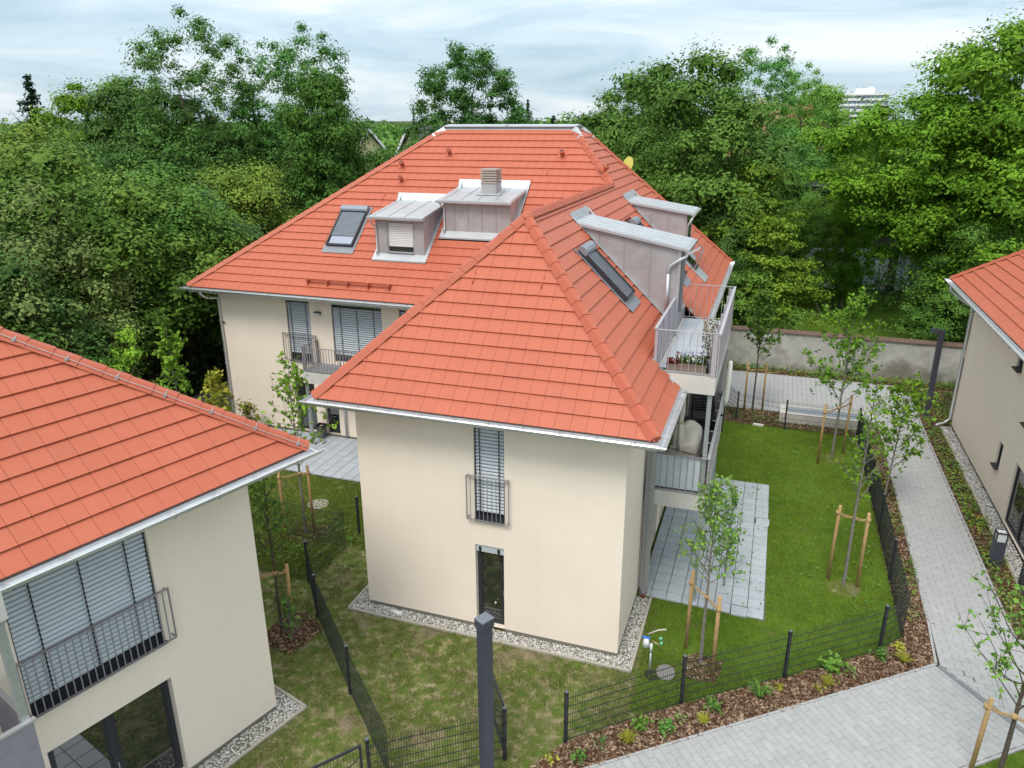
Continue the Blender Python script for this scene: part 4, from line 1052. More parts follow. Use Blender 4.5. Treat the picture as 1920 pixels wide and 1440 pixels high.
# small dormer with a half-open roller shutter
y1 = 9.80; z1 = HE+K2*(y1-YM)
f1 = frame((-4.62, y1, z1), (1, 0, 0), (0, 1, 0))
kd1 = (8.50-z1)
d1_ = dormer(f1, 1.86, kd1, kd1/(K2-0.15), kd1/(K2-0.15)+0.15, K2, (0.42, 1.46), (0.55, 1.1), (0.0, 0.62, 1.24, 1.98), RT, 0.15, 0.10, (0.47, 1.44, 0.16, 1.18))
sh_ = MB(f1); sh_.box((0.47, 0.06, 0.16), (1.44, 0.12, 1.18)); dw = sh_.build('dormer_window', GLASS, d1_)
for k in range(13):
    q = MB(f1); z = 0.385+0.06*k; q.prism([(0.48, 0.062, z), (0.48, 0.03, z+0.004), (0.48, 0.022, z+0.03), (0.48, 0.03, z+0.054), (0.48, 0.062, z+0.058)], (0.95, 0, 0)); q.build('shutter_slat', SHUT, d1_)
q = MB(f1); q.box((0.49, 0.02, 0.35), (1.42, 0.05, 0.385)); q.build('shutter_slat', SHUT, d1_)
q = MB(f1); q.box((0.53, 0.035, 0.18), (1.38, 0.058, 0.22)); q.box((0.53, 0.035, 0.22), (0.56, 0.058, 0.36)); q.box((1.35, 0.035, 0.22), (1.38, 0.058, 0.36)); q.build('dormer_window_frame', ANTH, d1_)
q = MB(f1); q.prism([(0.44, -0.05, 0.13), (0.44, 0.06, 0.15), (0.44, 0.06, 0.17), (0.44, -0.05, 0.145)], (1.03, 0, 0)); q.build('sill', ZCLAD, d1_)
q = MB(f1); q.tube([(-0.10, -0.22, kd1-0.12), (-0.09, -0.16, kd1-0.28), (0.02, -0.06, kd1-0.42), (0.04, -0.06, 0.18), (0.03, -0.12, 0.06)], 0.035, 8); q.build('downpipe', GUTTER, d1_)
# wide dormer carrying the chimney
y2 = 10.68; z2 = HE+K2*(y2-YM)
f2 = frame((-2.36, y2, z2), (1, 0, 0), (0, 1, 0))
kd2 = 9.04-z2
d2_ = dormer(f2, 2.50, kd2, kd2/(K2-0.15), kd2/(K2-0.15)+0.15, K2, (0.40, 0.92, 1.44, 1.96), (0.7,), (0.1, 0.72, 1.34, 1.96, 2.56), RT, 0.15, 0.10)
q = MB(f2); q.tube([(-0.09, -0.22, kd2-0.12), (-0.02, -0.10, kd2-0.26), (0.03, -0.06, kd2-0.34), (0.03, -0.06, 0.15), (0.02, -0.12, 0.06)], 0.035, 8); q.build('downpipe', GUTTER, d2_)
ch = MB(); cx_, cy_, cz_ = -0.90, 11.60, z2+kd2+0.15*(11.6-y2)
ch.box((cx_-0.28, cy_-0.28, cz_-0.1), (cx_+0.28, cy_+0.28, cz_+0.36)); cho = ch.build('chimney', ZCLAD, house)
for k in range(6):
    q = MB(); z = cz_+0.36+0.085*k; q.prism([(cx_-0.31, cy_-0.31, z), (cx_+0.31, cy_-0.31, z), (cx_+0.31, cy_+0.31, z), (cx_-0.31, cy_+0.31, z)], (0, 0, 0.018))
    q.v = [(x if i < 4 else cx_+(x-cx_)*0.93, y if i < 4 else cy_+(y-cy_)*0.93, zz if i < 4 else zz+0.04) for i, (x, y, zz) in enumerate(q.v)]
    q.build('louvre', mat('taupe_louvre', (0.33, 0.27, 0.235), 0.6), cho)
q = MB(); q.box((cx_-0.24, cy_-0.24, cz_+0.33), (cx_+0.24, cy_+0.24, cz_+0.82)); q.build('chimney_core', BLACK, cho)
q = MB(); q.prism([(cx_-0.45, cy_-0.40, cz_-0.04), (cx_+0.45, cy_-0.40, cz_-0.04), (cx_+0.36, cy_+0.5, cz_+0.10), (cx_-0.36, cy_+0.5, cz_+0.10)], (0, 0, 0.02)); q.build('chimney_flashing', ZROOF, cho)
# balcony dormer on the right slope
x3 = 6.46; z3 = HE+KS*(RR-x3); kd3 = 8.50-z3
f3 = frame((x3, 5.90, z3), (0, 1, 0), (-1, 0, 0))
L3 = kd3/(KS-0.19)
d3_ = dormer(f3, 1.72, kd3, L3, L3+0.11, KS, (0.12, 1.6), (0.72, 1.44, 2.14), (0.0, 0.42, 0.84, 1.26, 1.68), RT, 0.10, 0.10, (0.2, 1.52, -0.02, kd3-0.2), True, 0.19, False)
q = MB(f3); q.box((0.2, 0.06, -0.02), (1.52, 0.12, kd3-0.2)); q.build('balcony_door', GLASS, d3_)
q = MB(f3); q.tube([(-0.02, -0.24, kd3-0.12), (-0.03, -0.22, kd3-0.25), (-0.06, -0.05, kd3-0.34), (-0.09, 0.16, kd3-0.48), (-0.09, 0.22, kd3-0.62), (-0.09, 0.22, kd3-0.74)], 0.042, 10)
q.tube([(-0.09, 0.22, kd3-0.72), (-0.09, 0.22, 0.30)], 0.046, 10); q.build('downpipe', GUTTER, d3_)
q = MB(f3); q.box((-0.02, -0.08, -0.3), (0.14, -0.01, kd3-0.05)); q.build('corner_profile', GALV, d3_)
# farther dormer on the right slope
x4 = 5.86; z4 = HE+KS*(RR-x4); kd4 = 8.62-z4; L4 = kd4/(KS-0.15)
f4 = frame((x4, 12.72, z4), (0, 1, 0), (-1, 0, 0))
d4_ = dormer(f4, 1.8, kd4, L4, L4+0.11, KS, (), (0.62, 1.24), (0.0, 0.45, 0.9, 1.35, 1.76), RT, 0.10, 0.10, None, True, 0.15)
q = MB(f4); q.tube([(0.0, -0.24, kd4-0.12), (0.0, -0.1, kd4-0.4), (0.02, -0.05, kd4-0.5), (0.02, -0.05, 0.1)], 0.04, 8); q.build('downpipe', GUTTER, d4_)
q = MB(f4); q.box((0.4, -0.02, 0.1), (1.4, 0.0, kd4-0.2)); q.build('dormer_window', GLASS, d4_)

# ---- roof windows
def skylight(fr, w, L, parent, open_frac=0.0, nsl=22, casing=ANTH):
    """fr local x across, y up the slope, z normal, origin at the lower left corner"""
    b = MB(fr)
    b.box((0, 0, 0.02), (w, L, 0.13)); o = b.build('skylight', casing, parent)
    f_ = MB(fr); f_.box((-0.10, -0.30, 0.064), (w+0.10, 0.0, 0.074)); f_.box((-0.10, 0, 0.056), (0, L+0.1, 0.070)); f_.box((w, 0, 0.056), (w+0.10, L+0.1, 0.070)); f_.build('skylight_flashing', mat('grey_flashing', (0.24, 0.26, 0.29), 0.5, 0.2), o)
    h_ = MB(fr); pr = [(L-0.22, 0.13), (L-0.22, 0.20), (L-0.17, 0.245), (L-0.08, 0.265), (L+0.0, 0.25), (L+0.05, 0.20), (L+0.06, 0.12)]
    h_.prism([(-0.015, y, z) for y, z in pr], (w+0.03, 0, 0)); h_.build('shutter_box', mat('blue_grey_metal', (0.27, 0.31, 0.36), 0.35, 0.4), o)
    y0_ = 0.06+open_frac*(L-0.25)
    n_s = int((L-0.22-y0_)/0.055)
    for k in range(n_s):
        q = MB(fr); y = y0_+0.055*k; q.prism([(0.05, y, 0.135), (0.05, y+0.010, 0.158), (0.05, y+0.042, 0.160), (0.05, y+0.052, 0.137)], (w-0.10, 0, 0)); q.build('shutter_slat', DSHUT, o)
    s_ = MB(fr); s_.box((0.0, 0.0, 0.13), (0.05, L-0.2, 0.19)); s_.box((w-0.05, 0, 0.13), (w, L-0.2, 0.19)); s_.box((0.05, 0.0, 0.13), (w-0.05, 0.055, 0.17)); s_.build('shutter_rail', casing, o)
    if open_frac:
        q = MB(fr); q.box((0.09, 0.09, 0.131), (w-0.09, y0_-0.02, 0.142)); q.build('glass', mat('sky_glass', (0.33, 0.36, 0.45), 0.12, spec=0.8), o)
    return o
def slopeF(O, ux, vp, k):
    vv = Vector((vp[0], vp[1], k)).normalized(); ux = Vector((*ux, 0)); n = ux.cross(vv)
    return frame(O, ux, vv, n)
skylight(slopeF((-6.80, 9.98, HE+K2*(9.98-YM)), (1, 0), (0, 1), K2), 1.10, 1.86, RT, 0.24)
def rs_(y, d): return (RR-d, y, HE+KS*d)
skylight(slopeF(rs_(3.97, 1.62), (0, 1), (-1, 0), KS), 0.98, 1.72, RT)
skylight(slopeF(rs_(10.25, 0.98), (0, 1), (-1, 0), KS), 0.9, 1.15, RT); skylight(slopeF(rs_(10.25, 1.95), (0, 1), (-1, 0), KS), 0.9, 1.15, RT)
# opened roof exit with a little railing
fe = slopeF(rs_(12.8, 0.42), (0, 1), (-1, 0), KS)
q = MB(fe); q.box((0, 0, 0.03), (1.05, 1.3, 0.07)); ex = q.build('roof_exit', ZROOF, RT)
q = MB(fe); q.box((0.1, 0.55, 0.07), (0.95, 1.2, 0.12)); q.build('exit_window', GLASS, ex)
q = MB(fe)
for x in (0.08, 0.97):
    for y in (0.6, 1.15): q.beam((x, y, 0.07), (x, y+0.25, 0.62), 0.03, 0.03)
    q.beam((x, 0.85, 0.62), (x, 1.4, 0.62), 0.03, 0.03)
q.beam((0.08, 0.85, 0.62), (0.97, 0.85, 0.62), 0.03, 0.03)
for k in range(7): q.beam((0.08+0.127*k+0.06, 0.6, 0.07), (0.08+0.127*k+0.06, 0.85, 0.62), 0.014, 0.014)
q.build('exit_railing', STEEL, ex)
q = MB(fe); q.prism([(0.2, 1.15, 0.15), (0.9, 1.15, 0.15), (0.9, 1.0, 0.60), (0.2, 1.0, 0.60)], (0, 0.03, 0.01)); q.build('opened_sash', SHUT, ex)

# ---- balconies on the right side
BX0, BX1, BY0, BY1 = WW+0.06, 7.87, 2.64, 8.0
def balcony_slab(z0_, z1_, parent=house, x0=BX0, x1=BX1, y0=BY0, y1=BY1):
    b = MB(); b.box((x0, y0, z0_), (x1, y1, z1_)); o = b.build('balcony', CONC, parent); return o
bl = balcony_slab(2.64, 3.05); bu = balcony_slab(5.65, 6.08)
for o_, z in ((bl, 3.05), (bu, 6.08)):
    x_ = BX0+0.03; k = 0
    for i in range(3):
        for j in range(9):
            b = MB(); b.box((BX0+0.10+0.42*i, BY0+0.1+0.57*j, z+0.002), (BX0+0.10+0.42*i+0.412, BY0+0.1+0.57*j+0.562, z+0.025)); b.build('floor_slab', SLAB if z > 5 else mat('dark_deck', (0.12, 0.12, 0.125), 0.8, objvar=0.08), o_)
F_bf = frame((BX0, BY0, 0), (1, 0, 0), (0, 1, 0))      # short front side
F_bb = frame((BX0, BY1, 0), (1, 0, 0), (0, 1, 0))
F_bs = frame((BX1, BY0, 0), (0, 1, 0), (-1, 0, 0))     # long outer side
Lb = BX1-BX0; Ls = BY1-BY0
GR_ = mat('light_steel', (0.50, 0.50, 0.52), 0.42, 0.4)
railing(F_bf, 0, Lb, 6.13, 7.11, bu, y=0.03, m=GR_, ends=False, pitch=0.15)
railing(F_bb, 0.05, Lb, 6.13, 7.11, bu, y=-0.03, m=GR_, ends=False, pitch=0.15)
def panel(fr, u0, u1, z0_, z1_, parent, y=0.03, t=0.02, m=LILAC, rail=True, name='privacy_panel'):
    b = MB(fr); b.box((u0, y-t/2, z0_), (u1, y+t/2, z1_-0.03)); o = b.build(name, m, parent)
    if rail:
        b = MB(fr); b.box((u0-0.02, y-0.035, z1_-0.028), (u1+0.02, y+0.035, z1_)); b.build('handrail', GR_, o)
    return o
panel(F_bs, 0, Ls, 6.05, 7.11, bu, y=-0.01)
each('rail_post', F_bs, [((0.08+k*(Ls-0.2)/5, 0.03, 6.06), (0.14+k*(Ls-0.2)/5, 0.13, 7.05)) for k in range(6)], LILAC, bu)
F_bi = frame((BX0, BY0, 0), (0, 1, 0), (1, 0, 0))
panel(F_bi, 0, 3.25, 6.35, 7.14, bu, y=-0.01, m=LILAC)
each('rail_post', F_bi, [((u, -0.02, 6.08), (u+0.05, 0.05, 7.1)) for u in (0.02, 1.1, 2.2, 3.2)], LILAC, bu)
each('bottom_rail', F_bi, [((0.07, 0.02, 6.16), (3.2, 0.05, 6.20))], LILAC, bu)
each('rail_post', F_bf, [((Lb-0.13, -0.012, 6.08), (Lb-0.02, 0.08, 7.08)), ((0.0, -0.012, 6.08), (0.05, 0.05, 7.08))], LILAC, bu)
# flashing where the eave is cut
b = MB(); zz = lambda x: HE+KS*(RR-x)+0.06
b.poly([(RR+0.06, 2.44, zz(RR+0.06)), (RR+0.06, 2.66, zz(RR+0.06)), (6.40, 2.66, zz(6.4)), (6.40, 2.56, zz(6.4))]); b.poly([(RR+0.05, 2.66, zz(RR+0.05)), (RR+0.05, 2.66, zz(RR+0.05)-0.35), (6.40, 2.66, zz(6.4)-0.25), (6.40, 2.66, zz(6.4))])
b.poly([(RR+0.05, 8.4, zz(RR+0.05)), (RR+0.05, 8.7, zz(RR+0.05)), (6.4, 8.55, zz(6.4)), (6.4, 8.4, zz(6.4))]); b.build('eave_flashing', ZINC, RT)
b = MB(); b.box((WW-0.02, 2.66, HE-0.3), (BX0+0.02, 8.42, 6.4)); b.build('upstand', ZCLAD, RT)
# lower balcony: front privacy cloth behind balusters, outer panels
railing(F_bf, 0, Lb, 3.10, 4.05, bl, y=0.0, m=STEEL, ends=False, pitch=0.15, thick=0.02)
lx = noise_mix('light_translucent_cloth', [(0.3, (0.46, 0.52, 0.57)), (0.7, (0.60, 0.65, 0.70))], 3.0, rough=0.6, bump=0.1, bscale=8)
panel(F_bf, 0.03, Lb-0.18, 3.14, 4.02, bl, y=0.05, t=0.012, m=lx, rail=False, name='privacy_cloth')
panel(F_bs, 0, Ls, 3.05, 4.06, bl, y=-0.01)
each('rail_clip', F_bs, [((0.3+k*0.78, 0.02, 3.98), (0.34+k*0.78, 0.12, 4.0)) for k in range(7)]+[((0.28+k*0.78, -0.08, 3.6), (0.33+k*0.78, -0.03, 3.62)) for k in range(7)], GR_, bl)
each('post', I4, [((7.72, 2.72, 3.05), (7.82, 2.82, 5.60)), ((7.76, 2.66, 0.05), (7.86, 2.76, 2.64)), ((7.72, 7.8, 0.05), (7.82, 7.9, 2.64)), ((7.72, 7.8, 3.05), (7.82, 7.9, 5.65))], GALV, house)
each('post_plate', I4, [((7.70, 2.70, 5.60), (7.84, 2.84, 5.65))], GALV, house)
b = MB(); b.box((WW+0.05, 2.58, 0.05), (WW+0.26, 2.63, 5.5)); b.build('corner_pilaster', mat('grey_green_pilaster', (0.36, 0.36, 0.33), 0.7), house)
# whitish boards of the screen at the far end of the lower balcony
for k in range(11):
    b = MB(); b.box((BX0+0.02+0.128*k, 7.70, 3.06), (BX0+0.02+0.128*k+0.118, 7.73, 5.3+0.02*math.sin(k*2.1))); b.build('screen_board', mat('weathered_board', (0.36, 0.35, 0.34), 0.9, objvar=0.15), bl)

# ---- balcony over the left terrace
bt = balcony_slab(2.55, 2.98, house, -6.98, -0.9, 7.95, YW-0.01)
b = MB(); b.box((-6.90, 8.02, 2.981), (-0.98, YW-0.02, 2.995)); b.build('balcony_floor', mat('balcony_grey_floor', (0.27, 0.28, 0.31), 0.7, var=0.08), bt)
F_tf = frame((-6.98, 7.95, 0), (1, 0, 0), (0, 1, 0)); F_ts = frame((-6.98, YW, 0), (0, -1, 0), (1, 0, 0))
railing(F_tf, 0, 6.0, 3.02, 3.93, bt, y=0.03, m=STEEL, ends=False, thick=0.022, pitch=0.115, posts=(0.05, 0.12, 1.6, 3.1, 4.6)); railing(F_ts, 0.04, YW-7.95, 3.02, 3.93, bt, y=0.03, m=STEEL, ends=False, thick=0.022, pitch=0.115, posts=(0.06, 0.14))
each('post', I4, [((-6.94, 7.98, 0.05), (-6.84, 8.08, 2.55)), ((-1.4, 7.98, 0.05), (-1.3, 8.08, 2.55))], GALV, house)
b = MB(); b.lathe([(0.055, 0), (0.05, 0.06), (0.04, 0.06)], (-5.9, 8.6, 2.998), 10)
# ------------------------------------------------------------------ neighbouring house, left foreground
lh = thing('house', 'cream house with red tiled hipped roof cut off by the lower left corner', 'house', (-4, -8, 0))
LA = 9.0
F_l = frame(LC+LD*LA, -LD, -LN)
Lu = lambda a: LA-a
wb = MB(); HEL = 5.863; KLH = 0.845
wall_into(wb, F_l, LA, 0.11, HEL-0.16, [(Lu(4.19), Lu(2.0), 3.02, 5.40), (Lu(4.13), Lu(2.03), 0.11, 2.25)], 0.19)
wall_into(wb, frame(LC, -LN, LD), 8.0, 0.11, HEL-0.16, [], 0.19)
wb.build('wall', REND, lh)
b = MB(); b.sweep([tuple(LC+LD*4.13), tuple(LC+LD*LA)][::-1], [(-0.02, 0.13), (-0.02, 0)]); b.sweep([tuple(LC+LD*2.03), tuple(LC), tuple(LC-LN*8)], [(-0.02, 0.13), (-0.02, 0)]); b.build('plinth', PLINTH, lh)
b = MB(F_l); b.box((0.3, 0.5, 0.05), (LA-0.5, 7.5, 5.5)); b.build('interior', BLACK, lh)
window(F_l, Lu(4.18), Lu(2.01), 3.02, 5.39, lh, (Lu(3.1),)); blind(F_l, Lu(4.18), Lu(2.01), 5.38, 3.24, lh, 3)
sill(F_l, Lu(4.2), Lu(1.98), 3.02, lh)
railing(F_l, Lu(4.26), Lu(1.84), 3.04, 4.06, lh, pitch=0.118, thick=0.016)
window(F_l, Lu(4.12), Lu(2.04), 0.11, 2.24, lh, (Lu(3.12),), fw_=0.085)
e0 = Vector((0.952, -3.28, 0)); eL = 8.0
lroof = Roof(lh, 300)
lroof.slope((e0+LD*eL+Vector((0, 0, HEL))), (-LD.x, -LD.y), (-LN.x, -LN.y), KLH, [(0, 0), (eL, 0), (eL-1.176*4.6, 4.6), (0, 4.6)], off=(eL-4.84) % 0.33)
KH2 = KLH/1.176
lroof.slope((e0+Vector((0, 0, HEL))), (-LN.x, -LN.y), (LD.x, LD.y), KH2, [(0, 0), (8.5, 0), (4.6, 4.6*1.176)])
lroof.finish()
hp = e0+Vector((0, 0, HEL))
up_end = e0-LN*4.6+LD*4.6*1.176+Vector((0, 0, HEL+KLH*4.6))
lroof.caps(hp+(up_end-hp).normalized()*0.03, up_end)
# lightning conductor along the hip: wire with clips
t = (up_end-hp).normalized(); lat = t.cross(Vector((0, 0, 1))).normalized(); u_ = lat.cross(t)
if lat.dot(LN) < 0: lat = -lat
b = MB(); b.tube([hp+t*s_+lat*0.135+u_*(0.075+0.006*math.sin(s_*5)) for s_ in np.arange(-0.02, 6.8, 0.2)], 0.006, 6)
b.tube([hp+t*0.0+lat*0.13+u_*0.075, hp-t*0.12+lat*0.10+u_*0.02, hp-t*0.05+lat*0.03-u_*0.02], 0.006, 6)
cw = b.build('lightning_wire', GALV, lroof.root)
for s_ in np.arange(0.22, 6.8, 0.80):
    b = MB(); P = hp+t*s_
    b.tube([P+lat*0.15+u_*0.04, P+lat*0.075+u_*0.115, P-lat*0.075+u_*0.115, P-lat*0.15+u_*0.03], 0.007, 6)
    b.beam(P+lat*0.135+u_*0.03, P+lat*0.135+u_*0.10, 0.045, 0.02, up=tuple(lat)); b.build('wire_clip', GALV, cw)
gpath = [tuple(e0+LD*eL+Vector((0, 0, HEL))), tuple(e0+Vector((0, 0, HEL))), tuple(e0-LN*8.5+Vector((0, 0, HEL)))]
gpath2 = gpath
# path must have the outside on its right: walk with the house on the left
gutter_run(gpath2, lh); soffit_run(gpath2, lh, 0.74)
# its own balcony at the left edge: slab, post, privacy panel
nb = 1.40
F_lb = frame(LC+LD*4.56, LN, LD)    # short side of the balcony facing the photograph's right
b = MB(F_lb); b.box((0.02, 0.0, 5.64), (nb, 3.4, 6.07)); lb = b.build('balcony', CONC, lh)
b = MB(F_lb); b.box((0.02, 0, 2.62), (nb, 3.4, 3.03)); lb2 = b.build('balcony', CONC, lh)
b = MB(F_lb); b.box((nb-0.16, 0.04, 0.05), (nb-0.06, 0.14, 5.64)); b.box((nb-0.19, 0.015, 5.585), (nb-0.03, 0.165, 5.64)); b.build('post', GALV, lh)
LIL2 = mat('violet_grey_panel', (0.25, 0.235, 0.275), 0.6, var=0.10, vscale=7)
panel(F_lb, 0.04, nb-0.2, 3.08, 4.03, lb2, y=0.05, m=LIL2); b = MB(F_lb); b.box((nb-0.055, 0.03, 3.03), (nb-0.0, 3.4, 4.0)); b.build('privacy_panel', LIL2, lb2)
b = MB(F_lb); b.box((nb-0.07, -0.01, 4.0), (nb+0.01, 3.4, 4.035)); b.build('handrail', GR_, lb2)

# ------------------------------------------------------------------ neighbouring house, right edge
rh = thing('house', 'cream house with red roof and two tiny windows at the right edge, beyond the path', 'house', (17.5, 12, 0))
RX, RYF, REX, RYE, RHE = 16.25, 17.84, 15.47, 18.62, 5.75
F_r = frame((RX, RYF, 0), (0, -1, 0), (1, 0, 0)); ru = lambda y: RYF-y
wb = MB()
wall_into(wb, F_r, 14.0, 0.11, RHE-0.16, [(ru(11.68), ru(11.1), 4.42, 5.2), (ru(11.62), ru(11.16), 1.18, 1.98), (ru(9.75), ru(7.2), 0.11, 2.05), (ru(9.9), ru(8.6), 3.25, 4.9)], 0.14)
wall_into(wb, frame((RX+9, RYF, 0), (-1, 0, 0), (0, -1, 0)), 9, 0.11, RHE-0.16, [])
wall_into(wb, frame((RX, RYF-14, 0), (1, 0, 0), (0, 1, 0)), 9, 0.11, RHE-0.16, [])
wb.poly([(RX, RYF-14, RHE-0.16), (RX+9, RYF-14, RHE-0.16), (RX+9, RYF-14, RHE+0.8*4.1), (RX+3.4, RYF-14, RHE+0.8*4.1)])
wb.build('wall', REND, rh)
b = MB(); b.sweep([(RX+9, RYF, 0), (RX, RYF, 0), (RX, 9.75, 0)], [(-0.02, 0.13), (-0.02, 0)]); b.build('plinth', PLINTH, rh)
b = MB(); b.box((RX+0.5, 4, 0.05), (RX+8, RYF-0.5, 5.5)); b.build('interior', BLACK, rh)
for za, zb, ya, yb in ((4.42, 5.2, 11.68, 11.1), (1.18, 1.98, 11.62, 11.16)):
    window(F_r, ru(ya)+0.005, ru(yb)-0.005, za, zb, rh, fw_=0.05, y=0.055); sill(F_r, ru(ya)-0.03, ru(yb)+0.03, za, rh, -0.13)
window(F_r, ru(9.75)+0.005, ru(7.2), 0.11, 2.05, rh, (ru(8.5),), y=0.06); window(F_r, ru(9.9)+0.005, ru(8.6), 3.25, 4.9, rh, y=0.06); sill(F_r, ru(9.95), ru(8.5), 3.25, rh, -0.10)
rroof = Roof(rh, 300)
rroof.slope((REX, RYE, RHE), (0, -1), (1, 0), 0.80, [(0, 0), (14.5, 0), (14.5, 4.2), (4.2*1.0, 4.2)])
rroof.slope((REX+9, RYE, RHE), (-1, 0), (0, -1), 0.80, [(0, 0), (9, 0), (9-4.2, 4.2), (0, 4.2)])
rroof.finish()
rroof.caps((REX+0.03, RYE-0.03, RHE+0.03), (REX+4.2, RYE-4.2, RHE+0.8*4.2))
gp = [(REX+9, RYE, RHE), (REX, RYE, RHE), (REX, 4.2, RHE)]
gutter_run(gp, rh); soffit_run(gp, rh, 0.78)
downpipe([(REX-0.10, RYE-0.5, RHE-0.12), (REX-0.08, RYE-0.5, RHE-0.35), (REX+0.3, RYE-0.75, RHE-0.62), (RX-0.12, RYF-0.02, RHE-0.85), (RX-0.09, RYF-0.06, RHE-1.1), (RX-0.09, RYF-0.06, 0.35), (RX-0.30, RYF-0.15, 0.16), (RX-0.52, RYF-0.25, 0.12), (RX-0.60, RYF-0.3, 0.02)], rh, 0.05)
tp = MB(); tp.box((16.3, 4.0, 0.0), (18.2, 7.2, 0.06)); o = tp.build('stone_threshold', CONC, None); o['kind'] = 'structure'

# ------------------------------------------------------------------ wall at the back, bench
bw = thing('garden_wall', 'long grey rendered garden wall with brown tile coping, stained near the right end', 'wall', (12, 23.3, 0))
b = MB(); n = 24
b.box((4.5, 23.15, -0.05), (18.8, 23.5, 1.90)); b.build('wall', WALLM, bw)
for k in range(48):
    x = 4.45+0.30*k; b = MB(); b.prism([(x, 23.07, 1.90), (x, 23.07, 1.93), (x, 23.32, 2.05), (x, 23.58, 1.93), (x, 23.58, 1.90)], (0.295, 0, 0)); b.build('coping_tile', BRICKC, bw)
be = thing('bench', 'long pale concrete seat with blue-grey top behind the rear fence', 'bench', (11.4, 16.6, 0))
b = MB(); b.box((9.75, 16.12, 0), (13.3, 16.28, 0.42)); b.box((9.75, 16.28, 0), (9.98, 17.05, 0.42)); b.box((13.12, 16.28, 0), (13.3, 17.05, 0.42)); b.box((9.75, 17.05, 0), (13.3, 17.2, 0.42)); b.build('rim', CONC, be)
b = MB(); b.box((9.98, 16.28, 0.0), (13.12, 17.05, 0.36)); b.build('seat', mat('blue_grey_seat', (0.25, 0.29, 0.33), 0.7, var=0.06), be)

# ------------------------------------------------------------------ fences
def fence(name, label, pts, posts, group='dark green wire mesh fences', h=1.2):
    f = thing(name, label, 'fence', (pts[0][0], pts[0][1], 0), group)
    for a, c in zip(pts, pts[1:]):
        a, c = Vector((*a, 0)), Vector((*c, 0)); L = (c-a).length; t = (c-a).normalized(); n = Vector((-t.y, t.x, 0))
        b = MB(); k = int(L/0.05)
        for i in range(k+1):
            q = a+t*(L*i/k)
            r_ = 0.0036
            v = [q+t*r_, q+n*r_, q-t*r_, q-n*r_]
            b.prism([w_+Vector((0, 0, 0.05)) for w_ in v], (0, 0, h+0.02-0.05))
        for z in np.arange(0.08, h+0.01, 0.2):
            for s_ in (-0.006, 0.006): b.beam(a+n*s_+Vector((0, 0, z)), c+n*s_+Vector((0, 0, z)), 0.0058, 0.0058)
        b.build('mesh_panel', FENCE, f)
    for p_ in posts:
        x, y = p_[:2]; an = p_[2] if len(p_) > 2 else 0
        b = MB(frame((x, y, 0), (math.cos(an), math.sin(an), 0), (-math.sin(an), math.cos(an), 0))); b.box((-0.03, -0.03, -0.05), (0.03, 0.03, h+0.05)); o = b.build('post', ANTH, f)
        q = MB(b.fr); q.prism([(-0.033, -0.033, h+0.05), (0.033, -0.033, h+0.05), (0.033, 0.033, h+0.05), (-0.033, 0.033, h+0.05)], (0, 0, 0.012)); q.build('post_cap', mat('post_cap_grey', (0.12, 0.13, 0.15), 0.5), o)
        q = MB(b.fr)
        for z in (0.1, 0.5, 0.9, 1.18): q.box((-0.036, -0.036, z), (0.036, 0.036, z+0.03))
        q.build('fence_clamp', BLACK, o)['kind'] = 'stuff'
    return f
aF = math.atan2(0.62, 0.784)
fence('fence', 'mesh fence between the mulch bed and the lawn, along the lower paved path', FA[:5], [(*q, aF) for q in FA[:4]])
fence('fence', 'mesh fence beside the straight path, running past the staked trees', FA[4:], [(*q, 0) for q in FA[5:9]])
fence('fence', 'mesh fence across the back of the green lawn in front of the concrete seat', [(12.6, 15.35), (9.96, 15.35), (8.1, 15.8), (7.0, 18.2)], [(12.6, 15.35), (9.96, 15.35), (8.1, 15.8)])
fence('fence', 'mesh fence slanting between the two cream houses, left of the black lamp post', [(-2.0, 0.3), (-0.92, -0.96), (1.2, -3.0), (3.05, -4.72)], [(-2.0, 0.3, -0.8), (-0.92, -0.96, -0.8), (1.2, -3.0, -0.8)])
fence('fence', 'short mesh fence running back from the slanting fence to the planted tree', [(-2.0, 0.3), (-1.93, 2.1), (-4.6, 2.2)], [(-1.98, 2.92)])
fence('fence', 'mesh fence along the front edge beside the black lamp post', [(4.94, -3.59), (2.87, -5.09)], [(4.94, -3.59, aF), (2.87, -5.09, aF)])
def gate(label, hinge, tip, post_side=True):
    a, c = Vector((*hinge, 0)), Vector((*tip, 0)); t = (c-a).normalized(); L = (c-a).length
    g_ = thing('garden_gate', label, 'gate', (hinge[0], hinge[1], 0))
    F = frame(a, t, (-t.y, t.x, 0))
    b = MB(F); b.box((0.05, -0.02, 0.08), (0.09, 0.02, 1.2)); b.box((L-0.04, -0.02, 0.08), (L, 0.02, 1.2)); b.box((0.09, -0.02, 1.16), (L-0.04, 0.02, 1.2)); b.box((0.09, -0.02, 0.08), (L-0.04, 0.02, 0.12)); b.build('gate_frame', ANTH, g_)
    b = MB(F)
    for k in range(1, 20): b.box((0.09+(L-0.13)*k/20-0.003, -0.003, 0.12), (0.09+(L-0.13)*k/20+0.003, 0.003, 1.16))
    for z in (0.35, 0.6, 0.85): b.box((0.09, 0.003, z), (L-0.04, 0.009, z+0.006))
    b.beam((0.1, 0.01, 0.95), (L-0.06, 0.01, 0.2), 0.012, 0.012); b.build('mesh_panel', FENCE, g_)
    b = MB(F); b.box((L-0.16, -0.035, 0.68), (L-0.03, 0.035, 0.80)); b.beam((L-0.10, -0.06, 0.76), (L-0.22, -0.06, 0.76), 0.016, 0.016); b.beam((L-0.10, -0.06, 0.76), (L-0.10, 0.06, 0.76), 0.014, 0.014); b.build('gate_lock', ANTH, g_)
gate('open garden gate of dark mesh half hidden behind the black lamp post', (4.90, -3.50), (4.20, -2.48))
